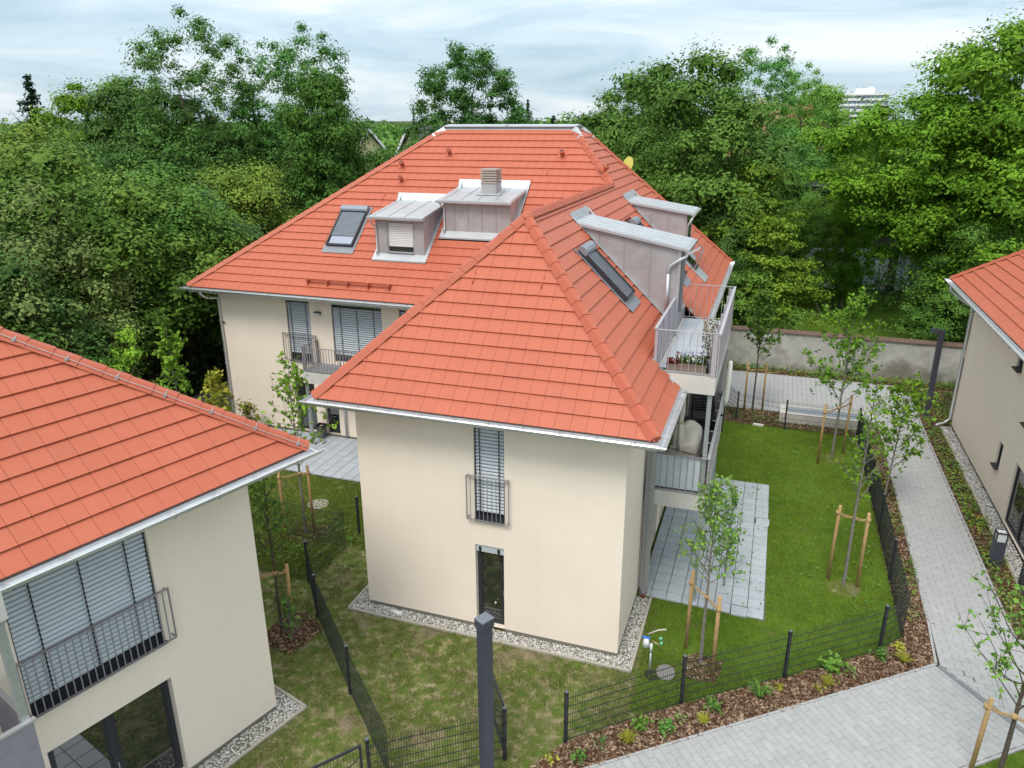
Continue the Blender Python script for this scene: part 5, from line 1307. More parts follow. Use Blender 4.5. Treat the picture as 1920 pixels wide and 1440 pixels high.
gate('garden gate of dark mesh at the bottom edge, left of the black lamp post', (2.83, -5.15), (2.05, -6.2))

# ------------------------------------------------------------------ lamps
def path_lamp(label, x, y, h, an, sc_=1.0):
    l = thing('street_lamp', label, 'lamp post', (x, y, 0), 'square path lamps')
    F = frame((x, y, 0), (math.cos(an), math.sin(an), 0), (-math.sin(an), math.cos(an), 0)); w = 0.125*sc_
    b = MB(F); b.box((-w, -w*0.72, -0.05), (w, w*0.72, h-0.16)); b.build('column', ANTHL, l)
    b = MB(F)
    hw = w*1.16
    b.prism([(-hw, -hw*0.85, h-0.16), (hw, -hw*0.85, h-0.16), (hw, -hw*0.85, h-0.02), (-hw, -hw*0.85, h-0.02)], (0, hw*1.7, 0))
    hd = b.build('lamp_head', ANTHL, l)
    b = MB(F); b.prism([(-hw*1.02, -hw*0.87, h-0.018), (hw*1.02, -hw*0.87, h-0.018), (hw*1.02, hw*0.87, h-0.018), (-hw*1.02, hw*0.87, h-0.018)], (0, 0, 0.022)); b.build('lamp_cover', mat('lamp_cover_grey', (0.20, 0.215, 0.26), 0.35, 0.3, var=0.05), l)
    b = MB(F); b.box((-w*1.25, -w*1.0, -0.04), (w*1.25, w*1.0, 0.03)); b.build('base_plate', ANTH, l)
    b = MB(F); b.box((-0.04, -w*0.72-0.006, 0.6), (0.04, -w*0.72+0.002, 0.95)); b.build('service_door', ANTHL, l)
    return l
path_lamp('tall square black lamp post close to the camera, at the bottom edge', 4.86, -4.33, 3.76, R(62), 0.88)
l2 = thing('street_lamp', 'tall black lamp post with a short side arm beyond the path, before the grey wall', 'lamp post', (15.45, 18.5, 0), 'square path lamps')
b = MB(); b.box((15.35, 18.42, -0.05), (15.55, 18.58, 3.75)); b.build('column', ANTHL, l2); b = MB(); b.box((15.06, 18.42, 3.60), (15.345, 18.58, 3.77)); b.build('lamp_head', ANTHL, l2); b = MB(); b.box((15.30, 18.38, -0.02), (15.60, 18.62, 0.03)); b.build('base_plate', ANTH, l2)
b = MB(); b.box((15.342, 18.46, 0.3), (15.349, 18.54, 0.7)); b.build('service_door', BLACK, l2)
bo_ = thing('bollard_lamp', 'black box bollard lamp with pale glass top beside the path', 'bollard lamp', (15.5, 7.15, 0))
b = MB(); b.box((15.36, 7.02, 0), (15.64, 7.28, 0.74)); b.build('body', ANTHL, bo_)
b = MB()
for x in (15.36, 15.61):
    for y in (7.02, 7.25): b.box((x, y, 0.74), (x+0.03, y+0.03, 1.0))
b.box((15.36, 7.02, 1.0), (15.64, 7.05, 1.03)); b.box((15.36, 7.25, 1.0), (15.64, 7.28, 1.03)); b.box((15.36, 7.05, 1.0), (15.39, 7.25, 1.03)); b.box((15.61, 7.05, 1.0), (15.64, 7.25, 1.03)); b.build('head_frame', ANTH, bo_)
b = MB(); b.box((15.395, 7.055, 0.742), (15.605, 7.245, 1.02)); b.build('lamp_glass', mat('frosted_glass', (0.62, 0.65, 0.68), 0.3), bo_)
sb = thing('post', 'short dark post against the grey garden wall beside the right house', 'post', (17.25, 22.4, 0))
b = MB(); b.box((17.2, 22.3, 0), (17.3, 22.5, 1.6)); b.build('shaft', ANTH, sb)
sc2 = thing('screen', 'slatted dark privacy screen at the right edge by the door of the right house', 'screen', (15.9, 5.2, 0))
for k in range(6): b = MB(); b.box((15.78, 4.75, 0.08+0.2*k), (15.83, 6.0, 0.25+0.2*k)); b.build('slat', ANTHL, sc2)
b = MB(); b.box((15.77, 4.7, 0), (15.84, 4.745, 1.3)); b.box((15.77, 6.005, 0), (15.84, 6.05, 1.3)); b.build('frame', ANTH, sc2)

# ------------------------------------------------------------------ small things on the ground
bn = thing('waste_bin', 'small grey waste bin with black rim on the left terrace', 'bin', (-6.95, 8.75, 0.05))
b = MB(); b.prism([(-7.09, 8.63, 0.05), (-6.81, 8.63, 0.05), (-6.81, 8.87, 0.05), (-7.09, 8.87, 0.05)], (0, 0, 0.47)); b.v = [(-6.95+(x+6.95)*(1.12 if z > 0.3 else 0.9), 8.75+(y-8.75)*(1.12 if z > 0.3 else 0.9), z) for x, y, z in b.v]; b.build('body', PLAST, bn)
b = MB(); b.box((-7.12, 8.60, 0.50), (-6.78, 8.63, 0.60)); b.box((-7.12, 8.87, 0.50), (-6.78, 8.90, 0.60)); b.box((-7.12, 8.63, 0.50), (-7.09, 8.87, 0.60)); b.box((-6.81, 8.63, 0.50), (-6.78, 8.87, 0.60)); b.box((-7.09, 8.63, 0.5), (-6.81, 8.87, 0.52)); b.build('rim', BLACK, bn)
b = MB(); b.box((-7.02, 8.70, 0.521), (-6.88, 8.80, 0.545)); b.build('paper', SHUT, bn)
mh = thing('manhole_cover', 'round concrete manhole cover in the grass by the left staked tree', 'manhole', (-4.15, 4.1, 0))
b = MB(); b.lathe([(0.34, -0.02), (0.34, 0.03), (0.31, 0.035)], (-4.15, 4.1, 0), 24); b.build('cover', KERB, mh)
for a in range(6): b = MB(); b.lathe([(0.03, 0.0), (0.03, 0.003)], (-4.15+0.2*math.cos(a), 4.1+0.2*math.sin(a), 0.0352), 8); b.build('vent_hole', BLACK, mh)
sp = thing('standpipe', 'garden standpipe with blue lever, white funnel and hose fittings beside the gravel', 'standpipe', (7.19, -0.35, 0))
b = MB(); b.tube([(7.19, -0.35, 0), (7.19, -0.35, 0.62)], 0.022, 8); b.build('pipe', GALV, sp)
b = MB(); b.tube([(7.19, -0.35, 0.622), (7.19, -0.35, 0.84)], 0.03, 8); b.build('sleeve', SHUT, sp)
b = MB(); b.lathe([(0.085, 0), (0.05, 0.2)], (7.08, -0.37, 0.78), 12); b.build('funnel', SHUT, sp)
b = MB(); b.beam((6.98, -0.38, 1.0), (7.16, -0.36, 0.99), 0.05, 0.035); b.build('lever', mat('blue_plastic', (0.05, 0.18, 0.55), 0.4), sp)
b = MB(); b.tube([(7.10, -0.33, 1.06), (7.32, -0.30, 1.2), (7.48, -0.28, 1.24)], 0.018, 6); b.build('spout', mat('pale_pipe', (0.5, 0.48, 0.4), 0.5), sp)
b = MB(); b.lathe([(0.03, 0), (0.035, 0.03), (0.03, 0.06)], (7.38, -0.33, 0.98), 8); b.lathe([(0.03, 0), (0.035, 0.03), (0.03, 0.06)], (7.40, -0.33, 0.86), 8); b.build('hose_coupling', mat('mint_plastic', (0.15, 0.5, 0.3), 0.4), sp)
b = MB(); b.tube([(7.2, -0.34, 0.92), (7.36, -0.34, 0.84), (7.44, -0.35, 0.72)], 0.016, 6); b.build('tap_outlet', mat('brass', (0.45, 0.36, 0.18), 0.35, 0.8), sp)
vb = thing('valve_box', 'open round black valve chamber with grey lid beside the standpipe', 'valve box', (7.25, -0.33, 0))
b = MB(); b.lathe([(0.15, 0.004), (0.15, 0.035), (0.12, 0.035), (0.12, 0.006)], (7.24, -0.35, 0), 18); b.build('chamber', BLACK, vb)
b = MB(frame((7.53, -0.22, 0.06), (1, 0, 0), (0, 0.97, 0.24), (0, -0.24, 0.97))); b.lathe([(0.21, 0), (0.21, 0.02), (0.19, 0.026)], (0, 0, 0), 20); b.build('lid', mat('lid_grey', (0.20, 0.19, 0.18), 0.8), vb)
st = thing('drain_cover', 'small white plastic cover lying on the front gravel strip', 'cover', (0.86, -0.18, 0))
b = MB(); b.tube([(0.70, -0.16, 0.05), (1.02, -0.21, 0.05)], 0.055, 10); b.build('body', SHUT, st)
sn = thing('stone', 'flat pale stone at the back edge of the lawn', 'stone', (8.96, 15.5, 0))
b = MB(); b.prism([(8.75, 15.44, 0), (9.15, 15.40, 0), (9.2, 15.54, 0), (8.8, 15.58, 0)], (0.01, 0.01, 0.06)); b.build('body', CONC, sn)

# ------------------------------------------------------------------ things on the balconies
def planter(label, x, y, z, L, wd, h, m):
    p_ = thing('planter', label, 'planter', (x, y, z))
    b = MB(frame((x, y, z), (1, 0, 0), (0, 1, 0))); b.box((-L/2, -wd/2, 0), (L/2, wd/2, h-0.03)); b.box((-L/2-0.012, -wd/2-0.012, h-0.03), (L/2+0.012, wd/2+0.012, h)); b.build('box', m, p_)
    b = MB(frame((x, y, z), (1, 0, 0), (0, 1, 0))); b.box((-L/2+0.01, -wd/2+0.01, h+0.001), (L/2-0.01, wd/2-0.01, h+0.015)); b.build('soil', MULCH, p_)
    return p_
FLW = tint_mat('flower_violet', (0.12, 0.16, 0.06), (0.20, 0.12, 0.45), 0.8)
REDL = tint_mat('leaf_dark_red', (0.06, 0.012, 0.012), (0.22, 0.035, 0.04), 0.7)
OLIVE = tint_mat('dry_olive_leaf', (0.045, 0.055, 0.02), (0.15, 0.125, 0.06), 0.8)
def leaf_cloud(name, P, n, box_, L, m, parent, seed, upb=0.5):
    r = np.random.RandomState(seed)
    c = np.array(P)+r.uniform(-1, 1, (n, 3))*np.array(box_)
    return link(name, leaves_mesh(name, c, r, L, m, upb), parent)
def leaves_mesh(name, c, r, L, m, upb=0.4, asp=0.55, outward=None, tint=None):
    n = len(c)
    nrm = r.normal(0, 1, (n, 3)); nrm[:, 2] = np.abs(nrm[:, 2])+upb
    if outward is not None: nrm = nrm*0.38+outward*1.0
    nrm /= np.linalg.norm(nrm, axis=1)[:, None]+1e-9
    t = np.cross(nrm, r.normal(0, 1, (n, 3))); t /= np.linalg.norm(t, axis=1)[:, None]+1e-9
    s = np.cross(nrm, t)
    Ls = (L*r.uniform(0.65, 1.3, n))[:, None]
    W_ = Ls*asp
    V = np.stack([c-t*Ls*0.5, c+s*W_*0.5+t*Ls*0.04-nrm*Ls*0.06, c+t*Ls*0.5-nrm*Ls*0.12, c-s*W_*0.5+t*Ls*0.04-nrm*Ls*0.06], 1)
    tn = r.rand(n) if tint is None else np.clip(tint+r.normal(0, 0.09, n), 0, 1)
    return fast_mesh(name, V.reshape(-1, 3), np.arange(n*4).reshape(-1, 4), m, tn)
p1_ = planter('taupe planter box of lavender on the upper balcony, between dark pot and smaller planter', 7.32, 2.83, 6.107, 0.62, 0.2, 0.2, TERRA)
leaf_cloud('foliage', (7.32, 2.83, 6.40), 420, (0.30, 0.10, 0.10), 0.07, LEAF_DARK, p1_, 1); leaf_cloud('flowers', (7.32, 2.83, 6.55), 120, (0.30, 0.10, 0.06), 0.04, FLW, p1_, 2)
b = MB(); b.prism([(7.30, 2.72, 6.45), (7.33, 2.72, 6.42), (7.36, 2.72, 6.45), (7.36, 2.72, 6.49), (7.33, 2.72, 6.475), (7.30, 2.72, 6.49)], (0, 0.01, 0)); b.tube([(7.33, 2.725, 6.3), (7.33, 2.725, 6.43)], 0.004, 5); b.build('heart_ornament', SHUT, p1_)
p2_ = planter('smaller planter of dark red leaves on the upper balcony', 6.93, 2.86, 6.107, 0.42, 0.2, 0.16, TERRA)
leaf_cloud('foliage', (6.93, 2.86, 6.33), 220, (0.20, 0.10, 0.06), 0.07, REDL, p2_, 3); leaf_cloud('flower_spike', (6.95, 2.86, 6.45), 60, (0.04, 0.04, 0.10), 0.05, REDL, p2_, 4)
pt = thing('potted_plant', 'tall wispy plant in a black pot in the corner of the upper balcony', 'potted plant', (7.68, 2.92, 6.107))
b = MB(); b.lathe([(0.12, 0), (0.15, 0.36), (0.135, 0.36), (0.13, 0.32)], (7.68, 2.92, 6.107), 14); b.build('pot', POTB, pt)
b = MB()
rr_ = random.Random(9)
for k in range(9): b.tube([(7.68+rr_.uniform(-.05, .05), 2.92+rr_.uniform(-.05, .05), 6.4), (7.68+rr_.uniform(-.12, .12), 2.92+rr_.uniform(-.12, .12), 6.9), (7.66+rr_.uniform(-.2, .14), 2.92+rr_.uniform(-.15, .15), 7.35)], [0.008, 0.006, 0.003], 5)
b.build('stems', ROPE, pt); leaf_cloud('foliage', (7.64, 2.92, 6.95), 420, (0.16, 0.12, 0.42), 0.06, OLIVE, pt, 5)
ac = thing('floor_drain', 'small grey floor grate on the upper balcony', 'grate', (6.68, 2.84, 6.107)); b = MB(); b.box((6.56, 2.76, 6.107), (6.80, 2.92, 6.12)); b.build('frame', GALV, ac)
for k in range(6): b = MB(); b.box((6.58, 2.775+0.024*k, 6.121), (6.78, 2.785+0.024*k, 6.126)); b.build('bar', ANTH, ac)
# covered table on the lower balcony
ct = thing('covered_table', 'garden table under a cream tarpaulin on the lower balcony', 'covered table', (7.0, 4.8, 3.08))
r = np.random.RandomState(2)
prof = [(1.03, 0.10), (1.02, 0.30), (1.0, 0.52), (0.985, 0.64), (0.93, 0.73), (0.80, 0.79), (0.55, 0.83), (0.25, 0.845), (0.02, 0.85)]
NA = 72; V = []
for sc0, z in prof:
    for k in range(NA):
        a_ = 2*math.pi*k/NA; ca, sa = math.cos(a_), math.sin(a_); q_ = (abs(ca)**4.5+abs(sa)**4.5)**(-1/4.5)
        dr_ = (0.030*math.sin(7*a_+2*z)+0.018*math.sin(17*a_+3))*max(0, 0.8-z)*1.3*(z < 0.75)
        V.append((7.03+0.50*(sc0*q_*ca)+dr_*ca, 4.72+0.82*(sc0*q_*sa)+dr_*sa, 3.08+z-0.035*(1-abs(math.sin(a_*3+1)))*(0.3 < sc0 < 0.97)-0.05*math.sin(4*a_)*(sc0 < 0.9)*sc0-0.03*(k % 9 == 0)*(z < 0.2)))
Q = [(i*NA+k, i*NA+(k+1) % NA, (i+1)*NA+(k+1) % NA, (i+1)*NA+k) for i in range(len(prof)-1) for k in range(NA)]
link('cover', fast_mesh('cover', V, Q, CREAMF, smooth=True), ct)
b = MB(); b.box((6.70, 4.05, 3.08), (7.38, 5.45, 3.70)); b.build('table', WICK, ct)
b = MB(); b.tube([(6.60, 3.87, 3.70), (6.9, 3.86, 3.66), (7.2, 3.86, 3.60), (7.50, 3.92, 3.55), (7.56, 4.2, 3.62), (7.56, 4.7, 3.72), (7.54, 5.2, 3.74)], 0.010, 5); b.build('cord', BLACK, ct)
ps = thing('closed_parasol', 'closed cream parasol standing over the covered table on the lower balcony', 'parasol', (7.0, 4.02, 3.08))
b = MB(); b.tube([(7.0, 4.02, 3.08), (7.0, 4.02, 5.5)], 0.022, 8); b.build('pole', ANTH, ps)
b = MB(); n_ = 20
prof = [(0.05, 3.62), (0.15, 3.66), (0.13, 3.95), (0.085, 4.3), (0.075, 4.38), (0.10, 4.6), (0.09, 5.1), (0.04, 5.45)]
rings = [[b.p((7.0+(r_*(1+0.28*math.cos(5*a)))*math.cos(a), 4.02+(r_*(1+0.28*math.cos(5*a)))*math.sin(a), z-0.06*math.cos(5*a)*(z < 3.7))) for a in np.linspace(0, 2*math.pi, n_, endpoint=False)] for r_, z in prof]
for a_, c_ in zip(rings, rings[1:]):
    for j in range(n_): b.f.append([a_[j], a_[(j+1) % n_], c_[(j+1) % n_], c_[j]])
b.smooth.update(range(len(b.f))); b.f.append(rings[0]); b.f.append(rings[-1]); b.build('canopy', CREAMF, ps)
b = MB(); b.lathe([(0.085, 0), (0.09, 0.03), (0.085, 0.06)], (7.0, 4.02, 4.32), 12); b.build('tie', ROPE, ps)
p3_ = thing('closed_parasol', 'closed white parasol standing outside the balcony rail beside the rear lawn', 'parasol', (8.02, 5.95, 0))
b = MB(); b.tube([(7.99, 6.0, 4.2), (8.0, 5.98, 4.4), (8.03, 5.92, 5.0), (8.04, 5.9, 5.48), (8.04, 5.9, 5.52)], [0.04, 0.075, 0.07, 0.055, 0.03], 10); b.build('canopy', WHITEF, p3_)
b = MB(); b.tube([(7.97, 6.02, 3.4), (8.0, 5.98, 4.4)], 0.02, 8); b.beam((7.86, 6.02, 3.9), (7.98, 6.02, 3.9), 0.05, 0.05); b.build('pole', ANTH, p3_)
def lounge(label, x, y, an):
    l = thing('lounge_chair', label, 'chair', (x, y, 3.08))
    F = frame((x, y, 3.08), (math.cos(an), math.sin(an), 0), (-math.sin(an), math.cos(an), 0))
    b = MB(F); b.box((-0.34, -0.36, 0.28), (0.34, 0.34, 0.36)); b.build('seat', WICK, l)
    b = MB(F)
    for k in range(8): b.beam((-0.34, 0.30+0.028*k, 0.36+0.075*k), (0.34, 0.30+0.028*k, 0.36+0.075*k), 0.03, 0.06)
    for x_ in (-0.30, 0.0, 0.30): b.beam((x_, 0.32, 0.34), (x_, 0.54, 0.96), 0.03, 0.03)
    b.build('backrest', WICK, l)
    for x_ in (-0.30, 0.30):
        for y_ in (-0.32, 0.30): b = MB(F); b.beam((x_, y_, 0), (x_, y_, 0.28), 0.04, 0.04); b.build('leg', WICK, l)
    b = MB(F); b.box((-0.30, -0.34, 0.36), (0.30, 0.28, 0.42)); b.build('cushion', mat('dark_cushion', (0.05, 0.05, 0.055), 0.9), l)
lounge('black wicker lounge chair behind the covered table on the lower balcony', 7.38, 6.95, R(10))
bk = thing('wooden_crate', 'brown wooden crate by the near rail of the lower balcony', 'crate', (6.8, 3.0, 3.08))
for k in range(5): b = MB(); b.box((6.62, 2.86, 3.08+0.13*k), (6.98, 2.88, 3.19+0.13*k)); b.box((6.62, 3.2, 3.08+0.13*k), (6.98, 3.22, 3.19+0.13*k)); b.build('slat', mat('orange_wood', (0.33, 0.13, 0.05), 0.7), bk)
b = MB(); b.box((6.62, 2.885, 3.10), (6.64, 3.195, 3.72)); b.box((6.96, 2.885, 3.10), (6.98, 3.195, 3.72)); b.build('side', mat('orange_wood', (0.33, 0.13, 0.05), 0.7), bk)
pb = thing('potted_plant', 'leafy dark green plant in a pale pot near the covered table on the lower balcony', 'potted plant', (6.66, 3.7, 3.08))
b = MB(); b.lathe([(0.10, 0), (0.14, 0.3), (0.12, 0.3), (0.11, 0.26)], (6.66, 3.7, 3.08), 12); b.build('pot', CONC, pb); b = MB(); b.tube([(6.66, 3.7, 3.35), (6.66, 3.68, 3.9)], 0.02, 6); b.build('stem', BARK, pb); leaf_cloud('foliage', (6.66, 3.66, 4.05), 160, (0.20, 0.22, 0.28), 0.15, LEAF_DARK, pb, 6)
hp_ = thing('hanging_plant', 'trailing green plant hanging before the grey boards on the lower balcony', 'hanging plant', (7.0, 7.5, 5.4))
b = MB(); b.lathe([(0.10, 0), (0.14, 0.15), (0.12, 0.15)], (7.0, 7.5, 5.25), 10); b.tube([(7.0, 7.5, 5.4), (7.0, 7.5, 5.64)], 0.006, 5); b.build('pot', TERRA, hp_); leaf_cloud('foliage', (7.0, 7.48, 4.95), 260, (0.35, 0.10, 0.42), 0.09, LEAF_MID, hp_, 7)
# ------------------------------------------------------------------ trees
def tubes_np(segs, n=5):
    """segs: list of (points (k,3), radii (k,)) -> V, Q"""
    Vs, Qs, off = [], [], 0
    for pts, rad in segs:
        pts = np.asarray(pts, float); k = len(pts)
        t = np.gradient(pts, axis=0); t /= np.linalg.norm(t, axis=1)[:, None]+1e-9
        ref = np.where(np.abs(t[:, :1]) < 0.8, np.array([[1., 0, 0]]), np.array([[0, 1., 0]]))
        u = np.cross(t, ref); u /= np.linalg.norm(u, axis=1)[:, None]+1e-9; w = np.cross(t, u)
        a = np.arange(n)*2*np.pi/n
        ring = pts[:, None]+(u[:, None]*np.cos(a)[None, :, None]+w[:, None]*np.sin(a)[None, :, None])*np.asarray(rad)[:, None, None]
        Vs.append(ring.reshape(-1, 3))
        i = np.arange(k-1)[:, None]*n; j = np.arange(n)[None]
        q = np.stack([i+j, i+(j+1) % n, i+n+(j+1) % n, i+n+j], -1).reshape(-1, 4)+off
        Qs.append(q); off += k*n
    return np.concatenate(Vs), np.concatenate(Qs)
def curve3(a, b, bend, k, r):
    a, b = np.array(a, float), np.array(b, float)
    t = np.linspace(0, 1, k)[:, None]
    m = (a+b)/2+np.array(bend)
    P = (1-t)**2*a+2*t*(1-t)*m+t**2*b
    P[1:-1] += r.normal(0, 0.03*np.linalg.norm(b-a), (k-2, 3))*0.6
    return P

def tree_meshes(seed, H, Rr, base=0.15, shape='round', ncl=80, per=260, rc=0.85, L=0.17, gap=0.0, m=None, bark=None, trunk_r=0.18, squash=0.62, lean=0.0, asp=0.55, multi=1, tips=0.0, wood=1.0, core=28):
    """crown and trunk meshes for a tree of height H and crown radius Rr; limbs branch from clump to clump"""
    r = np.random.RandomState(seed)
    z0 = H*base; hc = (H-z0)
    cl = []
    tries = 0
    while len(cl) < ncl and tries < ncl*60:
        tries += 1
        d = r.normal(0, 1, 3); d /= np.linalg.norm(d)
        q = d*(r.uniform(0.5, 1)**0.5 if r.rand() < 0.8 else r.uniform(0.1, 0.65))
        zr = (q[2]+1)/2
        f = {'round': 1.0, 'egg': 1.18-0.55*zr, 'vase': 0.70+0.42*zr, 'pear': 1.25-0.75*zr}.get(shape, 1.0)
        if shape == 'cone': f = max(0.12, 1.18*(1-zr)**0.8)/max(0.25, math.sqrt(max(1e-3, 1-(2*zr-1)**2)))
        f = min(f, 2.2)
        lump = 1+0.22*math.sin(3.1*d[0]+seed)+0.2*math.sin(4.3*d[1]+2*seed)+0.16*math.sin(5*d[2]+3*seed)
        c = np.array([q[0]*Rr*f*lump*0.92, q[1]*Rr*f*lump*0.92, z0+hc*(0.5+0.48*q[2]*min(lump, 1.04))])
        c[0] += lean*(c[2]/H)**2
        if gap and any(np.linalg.norm((c-e_)*np.array([1, 1, 1.3])) < gap for e_ in cl): continue
        cl.append(c)
    cl = np.array(cl); n = len(cl)
    scl = r.uniform(0.6, 1.3, n)
    cnt = (per*scl**1.7).astype(int)
    ci = np.repeat(np.arange(n), cnt); N = len(ci)
    d = r.normal(0, 1, (N, 3)); d[:, 2] = d[:, 2]*0.9+0.22; d /= np.linalg.norm(d, axis=1)[:, None]
    ph = r.uniform(0, 6.28, (n, 6)); k_ = r.uniform(2, 4.5, (n, 3))
    rag = 1+0.26*np.sin(d[:, 0]*k_[ci, 0]*2+ph[ci, 0])+0.24*np.sin(d[:, 1]*k_[ci, 1]*2+ph[ci, 1])+0.2*np.sin(d[:, 2]*k_[ci, 2]*2+ph[ci, 2])
    rag += 0.16*np.sin(d[:, 0]*9+ph[ci, 3])*np.sin(d[:, 1]*9+ph[ci, 4])+0.10*np.sin(d[:, 2]*11+ph[ci, 5])
    rr_ = (r.uniform(0.10, 1, N)**0.40)*rag
    spray = r.rand(N) < 0.05+tips
    rr_[spray] *= r.uniform(1.1, 1.5, spray.sum())
    P = cl[ci]+d*(rr_*scl[ci]*rc)[:, None]*np.array([1, 1, squash])
    ctint = r.uniform(0.15, 0.85, n)
    tint = ctint[ci]*0.75+0.12
    out = d.copy(); out[:, 2] += 0.35
    Ls = np.full(N, L)
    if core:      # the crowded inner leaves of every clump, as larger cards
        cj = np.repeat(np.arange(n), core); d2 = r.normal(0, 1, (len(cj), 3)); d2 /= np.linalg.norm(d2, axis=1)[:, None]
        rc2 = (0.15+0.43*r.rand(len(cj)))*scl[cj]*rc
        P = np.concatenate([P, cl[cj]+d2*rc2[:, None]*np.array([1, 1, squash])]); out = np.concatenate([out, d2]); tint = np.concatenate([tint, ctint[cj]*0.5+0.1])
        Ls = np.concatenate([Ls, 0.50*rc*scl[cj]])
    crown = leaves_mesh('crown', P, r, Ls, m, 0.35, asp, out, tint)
    # wood: stems, then every clump grows from the nearest point nearer the root
    segs = []; nodes = []; nl = []; par = []; rads = []
    for s_ in range(multi):
        bx_ = np.array([r.normal(0, 0.3), r.normal(0, 0.3), 0])*(multi > 1)
        top = np.array([lean*0.6, 0, 0])+bx_*4+np.array([0, 0, z0+hc*(0.66 if multi == 1 else 0.45)])
        tk = curve3(bx_, top, (r.normal(0, .15), r.normal(0, .15), 0), 9, r); tk[0] = bx_
        tr_ = np.linspace(trunk_r, trunk_r*0.25, 9)/math.sqrt(multi)
        segs.append((tk, tr_))
        for i in range(2, 9): nodes.append(tk[i]); nl.append(i/8*np.linalg.norm(top)); par.append(-1); rads.append(tr_[i])
    order = np.argsort(np.hypot(cl[:, 0], cl[:, 1])*0.9+np.abs(cl[:, 2]-(z0+hc*0.45))*0.8)
    child = [0]*len(nodes); link_ = []
    for j in order:
        c = cl[j]; A = np.array(nodes); dv = c-A; dist = np.linalg.norm(dv, axis=1)
        cost = dist+0.25*np.array(nl)+1.6*np.maximum(0, 0.15*dist-dv[:, 2])
        k = int(np.argmin(cost))
        nodes.append(c.copy()); nl.append(nl[k]+dist[k]); par.append(k); child.append(0); rads.append(0)
        link_.append((k, len(nodes)-1))
    for k, me_ in reversed(link_): child[k] += child[me_]+1
    for k, me_ in link_:
        a, c = nodes[k], nodes[me_]; w_ = np.linalg.norm(c-a)
        r0 = min(0.011*math.sqrt(child[me_]+1.5)*wood, 0.6*(rads[k] or 9)); rads[me_] = r0*0.8
        segs.append((curve3(a, c, (0, 0, -0.08*w_), 5, r), np.linspace(r0, r0*0.75, 5)))
        for _ in range(2):
            e_ = c+np.clip(r.normal(0, 0.35, 3), -0.55, 0.55)*rc+np.array([0, 0, 0.25*rc]); segs.append((curve3(c, e_, (0, 0, 0), 3, r), np.array([r0*0.5, 0.008, 0.004])))
    V, Q = tubes_np(segs, 5)
    trunk = fast_mesh('trunk', V, Q, bark or BARK, smooth=True)
    return crown, trunk
def conifer_meshes(seed, H, Rr, m):
    r = np.random.RandomState(seed)
    P, T, O = [], [], []
    nl = int(H*1.9)
    for k in range(nl):
        f = (k+0.5)/nl; z = H*(0.1+0.9*f); R_ = Rr*(1-f)**0.85+0.15
        nb_ = max(5, int(11*(1-f)+4))
        for j in range(nb_):
            a = r.uniform(0, 6.28); ln = R_*r.uniform(0.7, 1.1); q = int(26*ln)+8
            t = r.uniform(0.1, 1, q)
            P.append(np.c_[np.cos(a)*ln*t, np.sin(a)*ln*t, z-0.28*ln*t**1.3+0.12*ln*t**3]+r.normal(0, 0.10+0.04*ln, (q, 3))); T.append(np.full(q, r.rand()))
    P = np.concatenate(P); T = np.concatenate(T)
    crown = leaves_mesh('crown', P, r, 0.38, m, 0.3, 0.35, None, T)
    V, Q = tubes_np([(np.array([[0, 0, 0], [0, 0, H*0.5], [0, 0, H*0.99]]), np.array([0.25, 0.14, 0.02]))])
    return crown, fast_mesh('trunk', V, Q, BARK, smooth=True)

KIND = {}
def kind(name, *a, **kw):
    KIND[name] = (a[1] if len(a) > 1 else kw['H'], (conifer_meshes if kw.pop('conifer', False) else tree_meshes)(*a, **kw))
#                 seed  H    R
kind('bushy1', 11, 11.0, 4.4, base=0.08, shape='round', ncl=90, per=640, rc=1.10, L=0.15, gap=0.95, m=LEAF_MID, trunk_r=0.16, multi=4, tips=0.02, squash=0.66)
kind('bushy2', 12, 9.5, 4.0, base=0.10, shape='egg', ncl=90, per=560, rc=0.96, L=0.14, gap=0.8, m=LEAF_MID, trunk_r=0.14, multi=4, tips=0.03, squash=0.66)
kind('bushy3', 13, 9.0, 3.6, base=0.22, shape='egg', ncl=85, per=400, rc=0.82, L=0.13, gap=0.7, m=LEAF_GREY, trunk_r=0.14, multi=5, tips=0.06, squash=0.75, core=10)
kind('dense1', 14, 14.0, 4.6, base=0.10, shape='egg', ncl=115, per=560, rc=1.12, L=0.18, gap=1.0, m=LEAF_DARK, trunk_r=0.25, tips=0.015, squash=0.6)
kind('dense2', 15, 13.0, 4.8, base=0.12, shape='round', ncl=115, per=580, rc=1.16, L=0.18, gap=1.05, m=LEAF_DARK, trunk_r=0.25, tips=0.015, squash=0.6)
kind('ash1', 16, 16.5, 4.6, base=0.22, shape='egg', ncl=150, per=250, rc=0.62, L=0.165, gap=0.82, m=LEAF_ASH, bark=BARK, trunk_r=0.22, asp=0.45, tips=0.03, squash=0.7, core=10, wood=1.25)
kind('ash2', 17, 16.5, 4.0, base=0.22, shape='egg', ncl=125, per=150, rc=0.55, L=0.155, gap=0.82, m=LEAF_ASH, bark=BARK, trunk_r=0.20, asp=0.45, tips=0.06, squash=0.7, core=5, wood=1.25)
kind('oak', 18, 16.8, 4.8, base=0.34, shape='pear', ncl=135, per=320, rc=0.70, L=0.165, gap=0.8, m=LEAF_ASH, trunk_r=0.28, tips=0.03, squash=0.7, core=14, wood=1.2)
kind('maple1', 19, 14.5, 6.2, base=0.26, shape='round', ncl=155, per=600, rc=1.15, L=0.18, gap=1.1, m=LEAF_MAPLE, trunk_r=0.34, squash=0.5, tips=0.02)
kind('maple2', 20, 15.5, 5.6, base=0.10, shape='round', ncl=135, per=600, rc=1.2, L=0.18, gap=1.1, m=LEAF_MAPLE, trunk_r=0.30, squash=0.52, tips=0.02)
